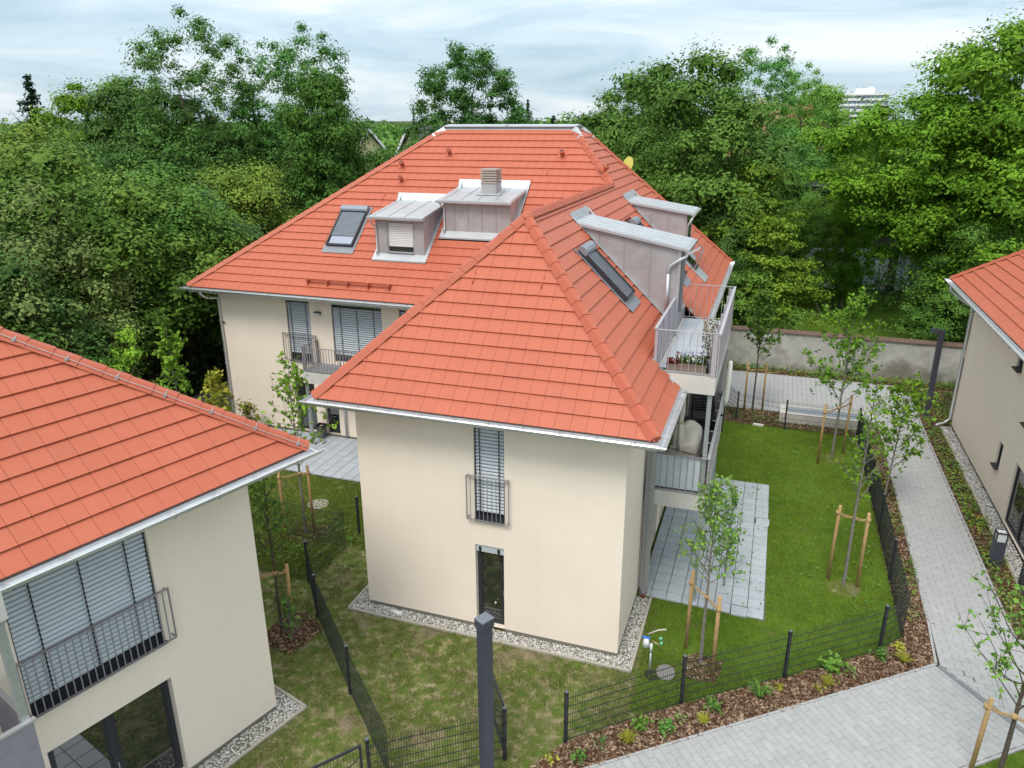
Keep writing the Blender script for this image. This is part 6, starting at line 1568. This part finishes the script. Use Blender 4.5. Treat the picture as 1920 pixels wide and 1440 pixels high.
kind('lime', 21, 9.6, 2.9, base=0.08, shape='cone', ncl=130, per=370, rc=0.66, L=0.14, gap=0.5, m=LEAF_LIME, trunk_r=0.14, squash=0.42, tips=0.02)
kind('bright', 22, 11.0, 3.8, base=0.10, shape='round', ncl=80, per=420, rc=1.0, L=0.18, gap=0.9, m=LEAF_YOUNG, trunk_r=0.2, tips=0.02)
kind('fir', 23, 14.5, 2.6, LEAF_PINE, conifer=True)
kind('shrub', 24, 4.2, 1.9, base=0.02, shape='round', ncl=70, per=260, rc=0.5, L=0.10, m=LEAF_MID, trunk_r=0.05, multi=4, tips=0.08)

kind('ybush', 25, 5.2, 1.7, base=0.02, shape='round', ncl=44, per=95, rc=0.42, L=0.15, m=LEAF_LIME, trunk_r=0.05, multi=3, tips=0.10)
TREES = [
 # kind, x, y, height, width factor, label
 ('bushy1', -22.3, 10.9, 12.2, 1.15, 'broad bushy green tree at the far left edge, level with the conifer'),
 ('bushy1', -17.2, 6.6, 11.9, 1.1, 'broad bushy tree over the left house roof, nearest the left edge of the wood'),
 ('bushy2', -16.0, 2.0, 8.9, 1.1, 'dark bushy tree low at the left edge, just above the left house roof'),
 ('bushy3', -15.3, 5.2, 9.6, 1.0, 'grey-green thicket tree with bare twigs above the left house hip'),
 ('bushy2', -17.6, 10.9, 10.2, 1.1, 'leafy green tree at the wood edge left of the rear wing corner'),
 ('bushy1', -18.0, 14.8, 9.8, 1.0, 'rounded pale green tree beside the long left hip of the roof'),
 ('bushy2', -18.2, 19.2, 9.9, 1.05, 'bushy green tree half way up the left roof hip'),
 ('bushy3', -18.0, 24.4, 9.4, 1.0, 'grey-green tree showing just over the upper left roof hip'),
 ('maple2', -29.5, 22.8, 14.2, 0.85, 'yellow-green rounded tree left of the tall airy trees'),
 ('dense2', -25.4, 21.4, 14.2, 0.95, 'dense dark tree under the tall airy tree on the left'),
 ('ash1', -22.4, 21.2, 17.6, 1.0, 'tall airy tree against the sky, leftmost of the three on the left'),
 ('ash2', -21.8, 26.2, 17.8, 1.05, 'tall thinly leaved tree with bare tips, middle of the three airy ones'),
 ('ash1', -18.3, 26.2, 17.2, 1.0, 'tall airy tree against the sky, rightmost of the three, with forked trunk'),
 ('dense1', -14.6, 23.1, 14.2, 0.72, 'dense dark green tree left of the sky gap above the roof'),
 ('fir', -56.2, 40.5, 15.6, 1.1, 'dark pointed conifer far off near the left edge'),
 ('fir', -52.5, 43.0, 13.2, 0.9, 'smaller conifer right beside the dark pointed one on the left'),
 ('dense2', -23.0, 16.0, 11.2, 0.9, 'dark tree deep in the left wood between bushy crowns'),
 ('dense1', -20.6, 30.0, 11.9, 0.9, 'dark tree filling the gap beneath the airy trees'),
 ('dense1', -27.5, 15.5, 11.4, 0.9, 'dark broad tree behind the leftmost bushy tree'),
 ('bright', -15.8, 29.6, 10.0, 0.85, 'fresh green tree peeping over the roof beside the dark dense tree'),
 ('dense2', -17.6, 42.0, 11.4, 0.5, 'round dark tree between the cream gable and the central tree'),
 ('oak', -10.6, 34.1, 17.0, 1.0, 'large airy tree standing alone in the sky right behind the zinc ridge'),
 ('dense1', -2.1, 46.8, 14.4, 0.85, 'dark green tree at the right end of the sky gap'),
 ('bright', -4.6, 50.4, 10.4, 1.0, 'fresh green low tree right behind the right end of the zinc ridge'),
 ('bright', -9.9, 66.5, 12.6, 0.9, 'pale green distant tree right of the ridge with a fir tip'),
 ('dense2', 3.2, 32.0, 15.6, 1.0, 'huge dense dark tree behind the right roof slope'),
 ('ash1', 7.0, 41.8, 17.0, 0.95, 'tall leafy airy tree against the sky on the right'),
 ('ash1', 9.7, 48.5, 15.8, 0.8, 'airy green tree just left of the white tower block'),
 ('dense1', 10.7, 57.5, 14.2, 0.9, 'dark round tree low behind the airy trees on the right'),
 ('dense2', 3.0, 26.8, 11.6, 0.85, 'dark tree directly behind the two right-hand dormers'),
 ('maple1', 17.6, 31.8, 14.6, 1.0, 'very large yellow-green tree on the park lawn, right of the lamp arm'),
 ('maple2', 19.6, 29.0, 16.4, 1.0, 'very large tree at the right edge rising out of the picture top'),
 ('lime', 7.55, 26.6, 10.2, 1.12, 'bright yellow-green conical tree behind the garden wall'),
 ('maple2', 14.4, 49.6, 11.3, 0.9, 'bright green tree below the white tower block'),
 ('bright', 9.3, 66.2, 10.6, 1.0, 'light green crown in front of the salmon tiled roof'),
 ('maple1', 20.6, 42.0, 12.6, 0.9, 'green tree behind the very large ones at the right'),
 ('bushy2', 18.3, 25.6, 7.4, 0.9, 'dark green low tree above the right house roof corner'),
 ('fir', -34.2, 119.0, 14.9, 0.8, 'thin distant spruce right of the central airy tree'),
 ('fir', -31.0, 124.0, 12.3, 1.3, 'low dark distant conifers right of the thin spruce'),
 ('fir', -61.5, 129.5, 14.4, 0.32, 'needle-thin distant cypress in the sky gap'),
 ('fir', -2.5, 75.0, 13.6, 0.8, 'dark fir tip far behind the fresh green tree'),
 ('shrub', 7.6, 26.2, 4.8, 1.1, 'green shrub behind the wall beside the lower balcony end'),
 ('shrub', 18.2, 27.0, 5.2, 1.2, 'dark shrub beside the right house behind the wall'),
 ('bushy2', 10.2, 36.9, 7.6, 0.75, 'yellow-green bush in front of the dark flat roof'),
 ('maple2', 13.2, 37.4, 8.4, 0.62, 'low bright tree hiding the right end of the dark flat roof'),
 ('ybush', -11.9, 4.7, 5.5, 0.7, 'yellow-green bush behind the bright young tree above the left house hip'),
 ('ybush', -9.9, 1.2, 5.5, 0.7, 'light green shrub just above the left house hip tiles'),
 ('dense2', 6.3, 26.6, 8.2, 0.62, 'dark tree close behind the balcony and conical bright tree'),
]
OVER = {(-22.3, 10.9): LEAF_OLIVE, (-17.2, 6.6): LEAF_MID, (-16.0, 2.0): LEAF_DEEP, (-15.3, 5.2): LEAF_GREY, (-17.6, 10.9): LEAF_DARK, (-18.0, 14.8): LEAF_BLUE, (-18.2, 19.2): LEAF_OLIVE, (-18.0, 24.4): LEAF_GREY,
        (-29.5, 22.8): LEAF_MAPLE, (-25.4, 21.4): LEAF_DEEP, (-23.0, 16.0): LEAF_DEEP, (-20.6, 30.0): LEAF_DEEP, (-27.5, 15.5): LEAF_DARK, (-17.6, 42.0): LEAF_DARK, (10.7, 57.5): LEAF_MID, (3.0, 26.8): LEAF_DARK, (18.3, 25.6): LEAF_DARK, (6.3, 26.6): LEAF_DEEP, (9.7, 48.5): LEAF_MID, (20.6, 42.0): LEAF_MID}
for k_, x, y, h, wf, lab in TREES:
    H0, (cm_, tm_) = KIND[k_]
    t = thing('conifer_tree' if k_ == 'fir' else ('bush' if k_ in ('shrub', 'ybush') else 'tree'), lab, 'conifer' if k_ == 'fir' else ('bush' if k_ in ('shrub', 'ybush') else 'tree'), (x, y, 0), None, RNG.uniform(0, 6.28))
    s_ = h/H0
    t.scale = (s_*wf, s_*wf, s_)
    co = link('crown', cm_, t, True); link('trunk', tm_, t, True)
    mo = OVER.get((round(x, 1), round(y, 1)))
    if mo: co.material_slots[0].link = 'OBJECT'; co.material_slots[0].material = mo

def undergrowth(name, poly, n, zr, L, m, seed):
    x, y, r = scatter(poly, n, seed)
    z = r.uniform(0.05, 1, len(x))**1.3*zr*(0.4+0.8*vnoise(x, y, 0.6, seed))
    o = link(name, leaves_mesh(name, np.c_[x, y, z], r, L, m, 0.3, 0.55)); o['kind'] = 'stuff'
    # thin bare stems
    segs = []
    xs, ys, r = scatter(poly, 0.8, seed+1)
    for a, b_ in zip(xs, ys):
        hh = r.uniform(2.2, 5.5); segs.append((curve3((a, b_, 0), (a+r.normal(0, .8), b_+r.normal(0, .8), hh), (0, 0, 0), 5, r), np.linspace(0.035, 0.008, 5)))
    if segs:
        V, Q = tubes_np(segs, 4); o2 = link(name+'_stems', fast_mesh('stems', V, Q, BARK)); o2['kind'] = 'stuff'
undergrowth('undergrowth', [(-40, -2), (-13.6, -2), (-13.8, 3), (-15.4, 9), (-15.4, 22), (-40, 22)], 50, 2.6, 0.22, LEAF_DEEP, 41)
undergrowth('ivy', [(4, 23.6), (6.6, 23.6), (6.4, 30), (4, 30)], 120, 3.0, 0.2, LEAF_DARK, 43)
undergrowth('undergrowth', [(3, 39), (22, 36), (24, 46), (3, 48)], 50, 3.2, 0.25, LEAF_DARK, 45)

# far wood to the horizon: one mass of leaf clusters
r = np.random.RandomState(77)
Pn, Tn = [], []
for _ in range(900):
    D = 70+680*r.rand()**1.5; u = r.uniform(-0.95, 0.75); an = YAW+u*0.75
    x, y = CP.x+math.sin(an)*D, CP.y+math.cos(an)*D
    if abs(math.atan2(x-CP.x, y-CP.y)-math.atan2(32.4+10-CP.x, 404-CP.y)) < 0.05 and D > 250: continue
    if abs(math.atan2(x-CP.x, y-CP.y)-math.atan2(-36-CP.x, 68-CP.y)) < 0.075 and D < 170: continue
    h = r.uniform(6.0, 9.0)+(5.5*r.rand()**3 if D > 220 else 0)+D*0.0016; w_ = r.uniform(3.5, 6.5)*(1+D/600)
    q = 95
    d = r.normal(0, 1, (q, 3)); d[:, 2] = np.abs(d[:, 2]); d /= np.linalg.norm(d, axis=1)[:, None]
    rr_ = 0.75+0.3*r.rand(q)
    Pn.append(np.c_[x+d[:, 0]*w_*rr_, y+d[:, 1]*w_*rr_, h*0.35+d[:, 2]*h*0.65*rr_]); Tn.append(np.full(q, r.rand()))
Pn = np.concatenate(Pn); Tn = np.concatenate(Tn)
o = link('woods', leaves_mesh('woods', Pn, r, 1.6, LEAF_DARK, 0.5, 0.7, None, Tn)); o['kind'] = 'stuff'

# ---- young trees with their stakes
def sapling(label, x, y, H, crown0, Rr, n, L, m, seed, trunk_r=0.035, bark=BARKG, lean=(0, 0), shape=1.0, nb=26, up_=1.0):
    t = thing('young_tree', label, 'young tree', (x, y, 0))
    r = np.random.RandomState(seed); segs = []
    top = np.array([lean[0], lean[1], H*0.97]); tk = curve3((0, 0, 0), top, (r.normal(0, .04), r.normal(0, .04), 0), 10, r)*1.0
    tk[:, :2] = np.linspace(0, 1, 10)[:, None]*top[:2]+r.normal(0, 0.015, (10, 2))*np.linspace(0, 1, 10)[:, None]
    segs.append((tk, np.linspace(trunk_r, 0.006, 10)))
    tips = []
    for k in range(nb):
        f = (k+r.rand())/nb; z = crown0+(H*0.93-crown0)*f; i = z/H
        a = k*2.4+r.normal(0, 0.4); ln = Rr*(1.0-0.75*f**shape)*r.uniform(0.65, 1.15)
        b0 = np.array([top[0]*i, top[1]*i, z]); e_ = b0+np.array([math.cos(a)*ln, math.sin(a)*ln, ln*r.uniform(0.7, 1.5)*up_])
        P = curve3(b0, e_, (0, 0, -0.12*ln), 6, r); segs.append((P, np.linspace(0.013, 0.003, 6)))
        tips.append(P)
        for s_ in range(3):
            q = P[2+s_]; e2 = q+r.normal(0, 0.18*ln+0.05, 3)+np.array([0, 0, 0.10]); P2 = curve3(q, e2, (0, 0, 0), 4, r); segs.append((P2, np.linspace(0.006, 0.002, 4))); tips.append(P2)
    V, Q = tubes_np(segs, 6)
    link('trunk', fast_mesh('trunk', V, Q, bark, smooth=True), t, True)
    idx = r.randint(0, len(tips), n); u = r.uniform(0.15, 1.05, n)
    C = np.array([tips[i][min(int(uu*(len(tips[i])-1)), len(tips[i])-1)] for i, uu in zip(idx, u)])+r.normal(0, 0.018+L*0.28, (n, 3))
    link('crown', leaves_mesh('crown', C, r, L, m, 0.25, 0.62), t, True)
    return t
def stakes(label, pts, h, tie_to, tie_z=None):
    g_ = thing('tree_stake', label, 'tree stakes', (pts[0][0], pts[0][1], 0), 'wooden tree stakes')
    for k, (x, y) in enumerate(pts):
        b = MB(); dx, dy = RNG.gauss(0, .02), RNG.gauss(0, .02)
        b.tube([(x, y, -0.05), (x+dx, y+dy, h-0.02), (x+dx, y+dy, h)], [0.045, 0.043, 0.034], 9); b.build('post', WOOD, g_)
    z = tie_z or h-0.32
    b = MB()
    tx, ty = tie_to
    for (x, y) in pts:
        for s_ in (-0.02, 0.02): b.tube([(x, y, z+s_), ((x+tx)/2, (y+ty)/2, z-0.035+s_), (tx, ty, z+s_)], 0.014, 6)
        b.lathe([(0.054, 0), (0.058, 0.04), (0.054, 0.09)], (x, y, z-0.04), 10)
    b.lathe([(0.05, 0), (0.055, 0.04), (0.05, 0.08)], (tx, ty, z-0.04), 10)
    b.build('tie', ROPE, g_)
sapling('slender young tree between two stakes in front of the right terrace slabs', 8.22, 0.42, 4.75, 2.05, 0.85, 1150, 0.095, LEAF_MID, 51, 0.05, shape=1.0, nb=30, up_=1.25)
stakes('pair of wooden stakes tied to the tree in front of the right terrace', [(7.84, 0.84), (8.51, 0.03)], 2.1, (8.22, 0.42))
sapling('slim young tree with few leaves in a round bed ring on the lawn', 11.48, 4.7, 6.1, 2.4, 0.9, 420, 0.12, LEAF_MAPLE, 52, 0.05, shape=0.9)
stakes('pair of wooden stakes in the round bed ring on the lawn', [(11.11, 4.92), (11.82, 4.74)], 2.2, (11.48, 4.75), 2.0)
sapling('spreading young tree with big lobed leaves at the back corner of the lawn', 11.6, 13.1, 6.0, 2.0, 1.75, 2400, 0.135, LEAF_MAPLE, 53, 0.055, lean=(0.05, 0.1), shape=1.5, nb=30)
stakes('pair of wooden stakes at the back corner of the lawn beside the concrete seat', [(11.1, 12.42), (12.01, 13.68)], 2.3, (11.58, 13.05))
sapling('bright leaning young tree beside the straight path, near the fence', 12.9, 9.6, 4.3, 1.2, 1.35, 1500, 0.13, LEAF_MAPLE, 54, 0.04, lean=(0.15, -0.1), shape=1.3)
sapling('round-headed young tree in the mulch bed before the grey garden wall', 8.68, 16.9, 5.2, 2.5, 0.95, 1900, 0.14, LEAF_DARK, 55, 0.05, bark=BARK, shape=1.6, nb=34)
stakes('pair of wooden stakes in the mulch bed by the grey garden wall', [(8.35, 17.0), (9.07, 17.15)], 2.15, (8.68, 17.0), 1.85)
sapling('young tree with lobed leaves before the left terrace', -3.5, 2.42, 5.6, 2.2, 1.15, 520, 0.16, LEAF_LIME, 56, 0.05, bark=BARKG, shape=1.1)
stakes('pair of wooden stakes by the left terrace edge', [(-3.27, 2.52), (-3.90, 2.0)], 2.25, (-3.5, 2.42), 2.0)
sapling('dark slender young tree hidden behind the left house corner', -1.4, -1.75, 4.7, 1.9, 0.8, 800, 0.095, LEAF_MID, 57, 0.045, bark=BARK, shape=1.0, nb=34)
stakes('wooden stakes in the dark mulch hole behind the left house corner', [(-1.18, -1.62), (-1.68, -2.05)], 1.9, (-1.4, -1.75), 1.7)
sapling('young tree reaching over the paved path at the lower right corner', 13.75, -1.15, 3.9, 1.55, 1.75, 1100, 0.10, LEAF_MID, 58, 0.055, bark=BARK, lean=(0.15, 0.25), shape=1.4, nb=26)
stakes('wooden stakes at the lower right corner beside the paved path', [(13.35, -1.02), (14.2, -1.3)], 1.75, (13.75, -1.15), 1.55)
sapling('bright green young tree with big leaves just above the left house hip', -8.5, 3.4, 5.9, 1.4, 0.62, 900, 0.17, LEAF_LIME, 59, 0.05, shape=2.2)
stakes('wooden stake standing in the bright young tree above the left house hip', [(-8.2, 4.0)], 2.6, (-8.6, 3.6))
sapling('yellowish young tree at the left corner of the left terrace', -9.6, 6.4, 3.2, 0.6, 0.8, 500, 0.22, YELP, 60, 0.04, shape=1.5)
sapling('small yellow-green shrub at the base of the rear wing wall', -9.9, 8.3, 1.2, 0.2, 0.45, 260, 0.16, YELP, 61, 0.025, shape=2)
sapling('small young tree in front of the lower balcony right panel', 8.5, 3.6, 3.0, 0.5, 0.5, 420, 0.11, LEAF_YOUNG, 62, 0.025)
sapling('tall leafy weed growing beside the stake behind the left house corner', -0.95, -2.0, 1.25, 0.2, 0.3, 90, 0.15, LEAF_YOUNG, 63, 0.015)

# ---- planting in the mulch beds: individual clumps
def tuft_mesh(seed, n, h, m, wd=0.012, arch=0.8):
    r = np.random.RandomState(seed)
    V = []; T = []
    for k in range(n):
        a = r.uniform(0, 6.28); ln = h*r.uniform(0.6, 1.2); o_ = r.uniform(0.02, 0.06)
        d = np.array([math.cos(a), math.sin(a), 0]); s_ = np.array([-d[1], d[0], 0])*wd
        p0 = d*o_; p1 = p0+d*ln*arch*0.4+np.array([0, 0, ln*0.7]); p2 = p0+d*ln*arch+np.array([0, 0, ln*0.75])
        V += [p0-s_, p0+s_, p1+s_, p1-s_, p1-s_, p1+s_, p2+s_*0.2, p2-s_*0.2]; T += [r.rand()]*2
    return fast_mesh('blades', np.array(V), np.arange(len(V)).reshape(-1, 4), m, T)
def herb_mesh(seed, n, rad, h, L, m):
    r = np.random.RandomState(seed)
    c = np.c_[r.normal(0, rad*0.5, n), r.normal(0, rad*0.5, n), r.uniform(0.05, 1, n)*h]
    return leaves_mesh('leaves', c, r, L, m, 0.8, 0.7)
TF = [tuft_mesh(1, 60, 0.30, YELP), tuft_mesh(2, 70, 0.38, LEAF_YOUNG), herb_mesh(3, 60, 0.16, 0.22, 0.10, LEAF_YOUNG), herb_mesh(4, 40, 0.14, 0.13, 0.09, YELP), herb_mesh(5, 80, 0.2, 0.32, 0.11, LEAF_MID), herb_mesh(6, 45, 0.16, 0.16, 0.08, LEAF_GREY)]
def spot(u, v): q = OA+UA*u+VA*v; return (q.x, q.y)
PLANTS = [(0, 0.6, -0.35, 1.0, 'yellow grassy tuft at the corner of the mulch bed where the paths meet'), (2, 1.0, -0.62, 1.1, 'green herb in the mulch near the corner fence post'), (3, 0.35, -0.75, 1.0, 'low yellow herb near the inner corner of the mulch bed'),
 (4, 2.35, -0.62, 1.2, 'tall broad-leaved green plant by the fence in the front mulch bed'), (5, 2.0, -0.45, 1.0, 'dull green low plant right of the broad-leaved plant'), (0, 2.75, -0.32, 0.9, 'yellow grassy tuft at the kerb below the broad-leaved plant'), (3, 3.05, -0.28, 0.8, 'tiny yellow-green herb at the kerb of the front bed'),
 (1, 4.35, -0.55, 1.15, 'bright green arching grass tuft in the middle of the front bed'), (3, 3.8, -0.6, 0.8, 'small yellowish herb left of the kerb herb'), (2, 5.5, -0.55, 1.2, 'green herb patch near the standpipe fence'), (0, 5.9, -0.3, 0.8, 'pale yellow tuft by the kerb, left half of front bed'),
 (5, 6.3, -0.5, 0.9, 'grey-green herb left of centre in the front bed'), (2, 6.75, -0.35, 1.1, 'leafy bright herb by the kerb in the left part of the bed'), (4, 7.2, -0.6, 0.8, 'dark green herb close to the gate post fence'), (0, 7.6, -0.35, 1.0, 'yellow spiky tuft near the left end of the bed'),
 (5, 8.1, -0.5, 0.9, 'dull low herb in front of the gate post'), (2, 8.7, -0.3, 0.8, 'small green herb by the kerb beneath the gate opening'), (3, 9.2, -0.45, 0.8, 'tiny yellow herb at the left tip of the bed')]
GRP = 'young plants in the mulch beds'
for k, u, v, s_, lab in PLANTS:
    x, y = spot(u, v)
    t = thing('bed_plant', lab, 'plant', (x, y, 0.01), GRP, RNG.uniform(0, 6), s_); link('leaves' if k not in (0, 1) else 'blades', TF[k], t, True)
    if k in (0, 1): t.scale = (s_*0.75,)*3
def cover(name, poly, dens, seed, h, L, mats):
    for q, (m, fr_) in enumerate(mats):
        x, y, r = scatter(poly, dens*fr_, seed+q, lambda x, y: np.clip((vnoise(x, y, 2.2, seed+q)-0.36)*3.2, 0, 1))
        z = 0.02+r.uniform(0, 1, len(x))*h*(0.3+vnoise(x, y, 3.0, seed))
        o = link(name, leaves_mesh(name, np.c_[x, y, z], r, L, m, 0.9, 0.65)); o['kind'] = 'stuff'
MX = [(LEAF_YOUNG, 0.5), (YELP, 0.35), (LEAF_GREY, 0.6), (LEAF_MID, 0.5)]
cover('ground_cover', [(12.72, 3.3), (13.34, 3.6), (13.5, 15.2), (12.72, 15.2)], 260, 61, 0.22, 0.07, MX)
cover('ground_cover', [(15.2, 3.7), (15.8, 3.7), (15.8, 17.6), (17.6, 17.7), (17.6, 22.0), (15.3, 21.5)], 420, 71, 0.22, 0.075, MX)
cover('ground_cover', [(6.5, 22.35), (17.6, 22.35), (17.6, 23.1), (6.5, 23.1)], 500, 81, 0.35, 0.09, MX)
cover('ground_cover', [(7.3, 15.6), (12.5, 15.6), (12.5, 16.05), (9.7, 16.05), (9.7, 17.1), (7.1, 17.1)], 160, 91, 0.2, 0.07, MX)
cover('weeds', [(-3.6, 0.9), (-0.3, 0.9), (-0.3, 5.3), (-3.2, 5.3)], 70, 95, 0.25, 0.09, [(LEAF_YOUNG, 1)])
cover('weeds', [(8.6, 2.6), (12.4, 3), (12.4, 15), (8.2, 15)], 26, 97, 0.15, 0.07, [(LEAF_YOUNG, 1)])

# ------------------------------------------------------------------ far buildings
tb = thing('tower_block', 'distant white slab tower block with blue window bands on the skyline', 'tower block', (42, 406, 0))
WH = mat('tower_white', (0.80, 0.80, 0.80), 0.8); BL = mat('tower_window_blue', (0.22, 0.29, 0.40), 0.3)
ux_ = Vector((20.4, -1.4, 0)).normalized(); F = frame((29.2, 405.7, 0), ux_, (-ux_.y, ux_.x, 0)); Wt = 24.0
b = MB(F); b.box((0, 0.9, 0), (Wt, 11, 21.9)); b.build('wall', WH, tb)
for k in range(8):
    z = 20.5-2.45*k
    q = MB(F); q.box((-0.3, -0.5, z-1.1), (Wt+0.3, 0.9, z)); q.build('balcony_band', WH, tb)
    for j in range(12): q = MB(F); q.box((0.4+j*Wt/12, 0.80, z), (0.4+(j+0.8)*Wt/12, 0.86, z+1.3)); q.build('window', BL, tb)
b = MB(F); b.box((-0.4, -0.6, 21.8), (Wt+0.4, 11.2, 22.6)); b.build('roof', WH, tb)
b = MB(F); b.box((9, 3, 22.6), (17.5, 8, 25.0)); b.box((14.5, 3, 25.0), (17, 6, 25.7)); b.build('penthouse', WH, tb)
for j, x in enumerate((9.4, 12, 15.5, 3.2)):
    q = MB(F); q.tube([(x, 4, 22.6), (x, 4, 26.8+0.4*(j % 2))], 0.10, 5); q.build('antenna', STEEL, tb)

def gable_house(label, x, y, an, w, d, he, hr, wm, rm, wins=()):
    h_ = thing('house', label, 'house', (x, y, 0)); F = frame((x, y, 0), (math.cos(an), math.sin(an), 0), (-math.sin(an), math.cos(an), 0))
    b = MB(F); b.box((0, 0, 0), (w, d, he)); b.prism([(0, 0, he), (w, 0, he), (w/2, 0, hr)], (0, d, 0)); b.build('wall', wm, h_)
    b = MB(F); t = (hr-he)/(w/2); o_ = 0.5
    b.prism([(-o_, -o_, he-o_*t+0.15), (w/2, -o_, hr+0.15), (w+o_, -o_, he-o_*t+0.15), (w+o_, -o_, he-o_*t+0.35), (w/2, -o_, hr+0.4), (-o_, -o_, he-o_*t+0.35)], (0, d+2*o_, 0)); ro = b.build('roof', rm, h_)
    for (a, c, e_, g_) in wins: q = MB(F); q.box((a, -0.04, e_), (c, -0.01, g_)); q.build('window', GLASS, h_)
    q = MB(F); q.box((w*0.55, d*0.6, hr-1), (w*0.55+0.6, d*0.6+0.6, hr+0.9)); q.build('chimney', REND, ro)
    # barge boards on the gable
    q = MB(F); q.beam((-o_, -o_-0.03, he-o_*t+0.20), (w/2, -o_-0.03, hr+0.25), 0.06, 0.3); q.beam((w+o_, -o_-0.03, he-o_*t+0.20), (w/2, -o_-0.03, hr+0.25), 0.06, 0.3); q.build('barge_board', SHUT, ro)
    return h_
GREYR = mat('grey_roof_tile', (0.10, 0.095, 0.10), 0.7, var=0.2, vscale=1.5); SALM = mat('salmon_roof_tile', (0.50, 0.22, 0.16), 0.75, var=0.15, vscale=0.8)
YELW = mat('pale_yellow_render', (0.70, 0.62, 0.36), 0.9)
gable_house('pale yellow gabled house with dark roof showing between trees left of the ridge', -33.4, 66.0, R(-25), 7.5, 9, 6.0, 10.6, YELW, GREYR, ((2.0, 3.0, 6.4, 7.8), (4.2, 5.4, 6.4, 7.8)))
gable_house('house with dark grey roof just left of the pale yellow gable', -43.0, 71.0, R(62), 8.0, 11, 6.0, 10.2, YELW, GREYR)
gable_house('house with salmon tiled roof seen through the trees on the right', 10.8, 54.5, R(78), 10.0, 9.0, 6.4, 12.5, REND, SALM, ((3, 4.2, 7.2, 8.6),))
gable_house('cream house hidden in the left wood behind the dark trees', -27.0, 32.0, R(30), 8.0, 9, 7.0, 10.2, REND, GREYR, ((2, 3.2, 4.5, 6), (5, 6.2, 4.5, 6)))
pv = thing('pavilion', 'low black flat-roofed building half hidden behind the trees on the right', 'building', (11, 40, 0))
BW = mat('black_timber', (0.015, 0.015, 0.017), 0.6)
b = MB(frame((7.2, 40.6, 0), (0.985, 0.17, 0), (-0.17, 0.985, 0))); b.box((0, 0.6, 0), (13, 8, 7.0)); b.build('wall', BW, pv)
b2 = MB(b.fr); b2.box((-0.6, 0, 7.0), (13.6, 8.6, 7.35)); ro = b2.build('roof', mat('dark_roof_edge', (0.05, 0.055, 0.06), 0.4, 0.3), pv)
for k in range(3): q = MB(b.fr); q.box((-0.65, -0.05, 7.36+0.10*k), (13.65, 0.0, 7.40+0.10*k)); q.build('roof_rail', STEEL, ro)
for k in range(4): q = MB(b.fr); q.box((1+3.0*k, 0.55, 0.4), (3.4+3.0*k, 0.59, 3.2)); q.build('window', mat('pale_sky_window', (0.28, 0.36, 0.42), 0.1), pv)
slp = thing('street_lamp', 'grey street lamp with a curved arm in front of the trees behind the roof', 'lamp post', (-2.6, 44.7, 0))
b = MB(); b.tube([(-2.6, 44.7, 0), (-2.6, 44.7, 10.1)], [0.08, 0.05], 8); b.build('column', GALV, slp)
b = MB(); b.tube([(-2.6, 44.7, 10.1), (-2.55, 44.7, 10.25), (-2.0, 44.8, 10.38), (-1.75, 44.8, 10.42)], 0.035, 6); b.build('arm', GALV, slp)
b = MB(); b.prism([(-1.85, 44.7, 10.38), (-1.3, 44.7, 10.52), (-1.25, 44.7, 10.48), (-1.3, 44.7, 10.42), (-1.85, 44.7, 10.32)], (0, 0.25, 0)); b.build('lamp_head', SHUT, slp)
dsh = thing('satellite_dish', 'small yellow dish on the far side of the right roof edge', 'dish', (2.6, 18.2, 9.2))
b = MB(frame((2.75, 18.3, 9.85), (0.8, -0.6, 0), (0.15, 0.2, 0.97), (-0.58, -0.77, 0.25))); b.lathe([(0.30, 0.08), (0.32, 0.09), (0.2, 0.02), (0.05, 0.0)], (0, 0, 0), 14); b.build('bowl', mat('yellow_plastic', (0.62, 0.58, 0.12), 0.5), dsh)
b = MB(); b.tube([(2.75, 18.3, 9.1), (2.75, 18.3, 9.85)], 0.03, 6); b.build('mast', GALV, dsh)
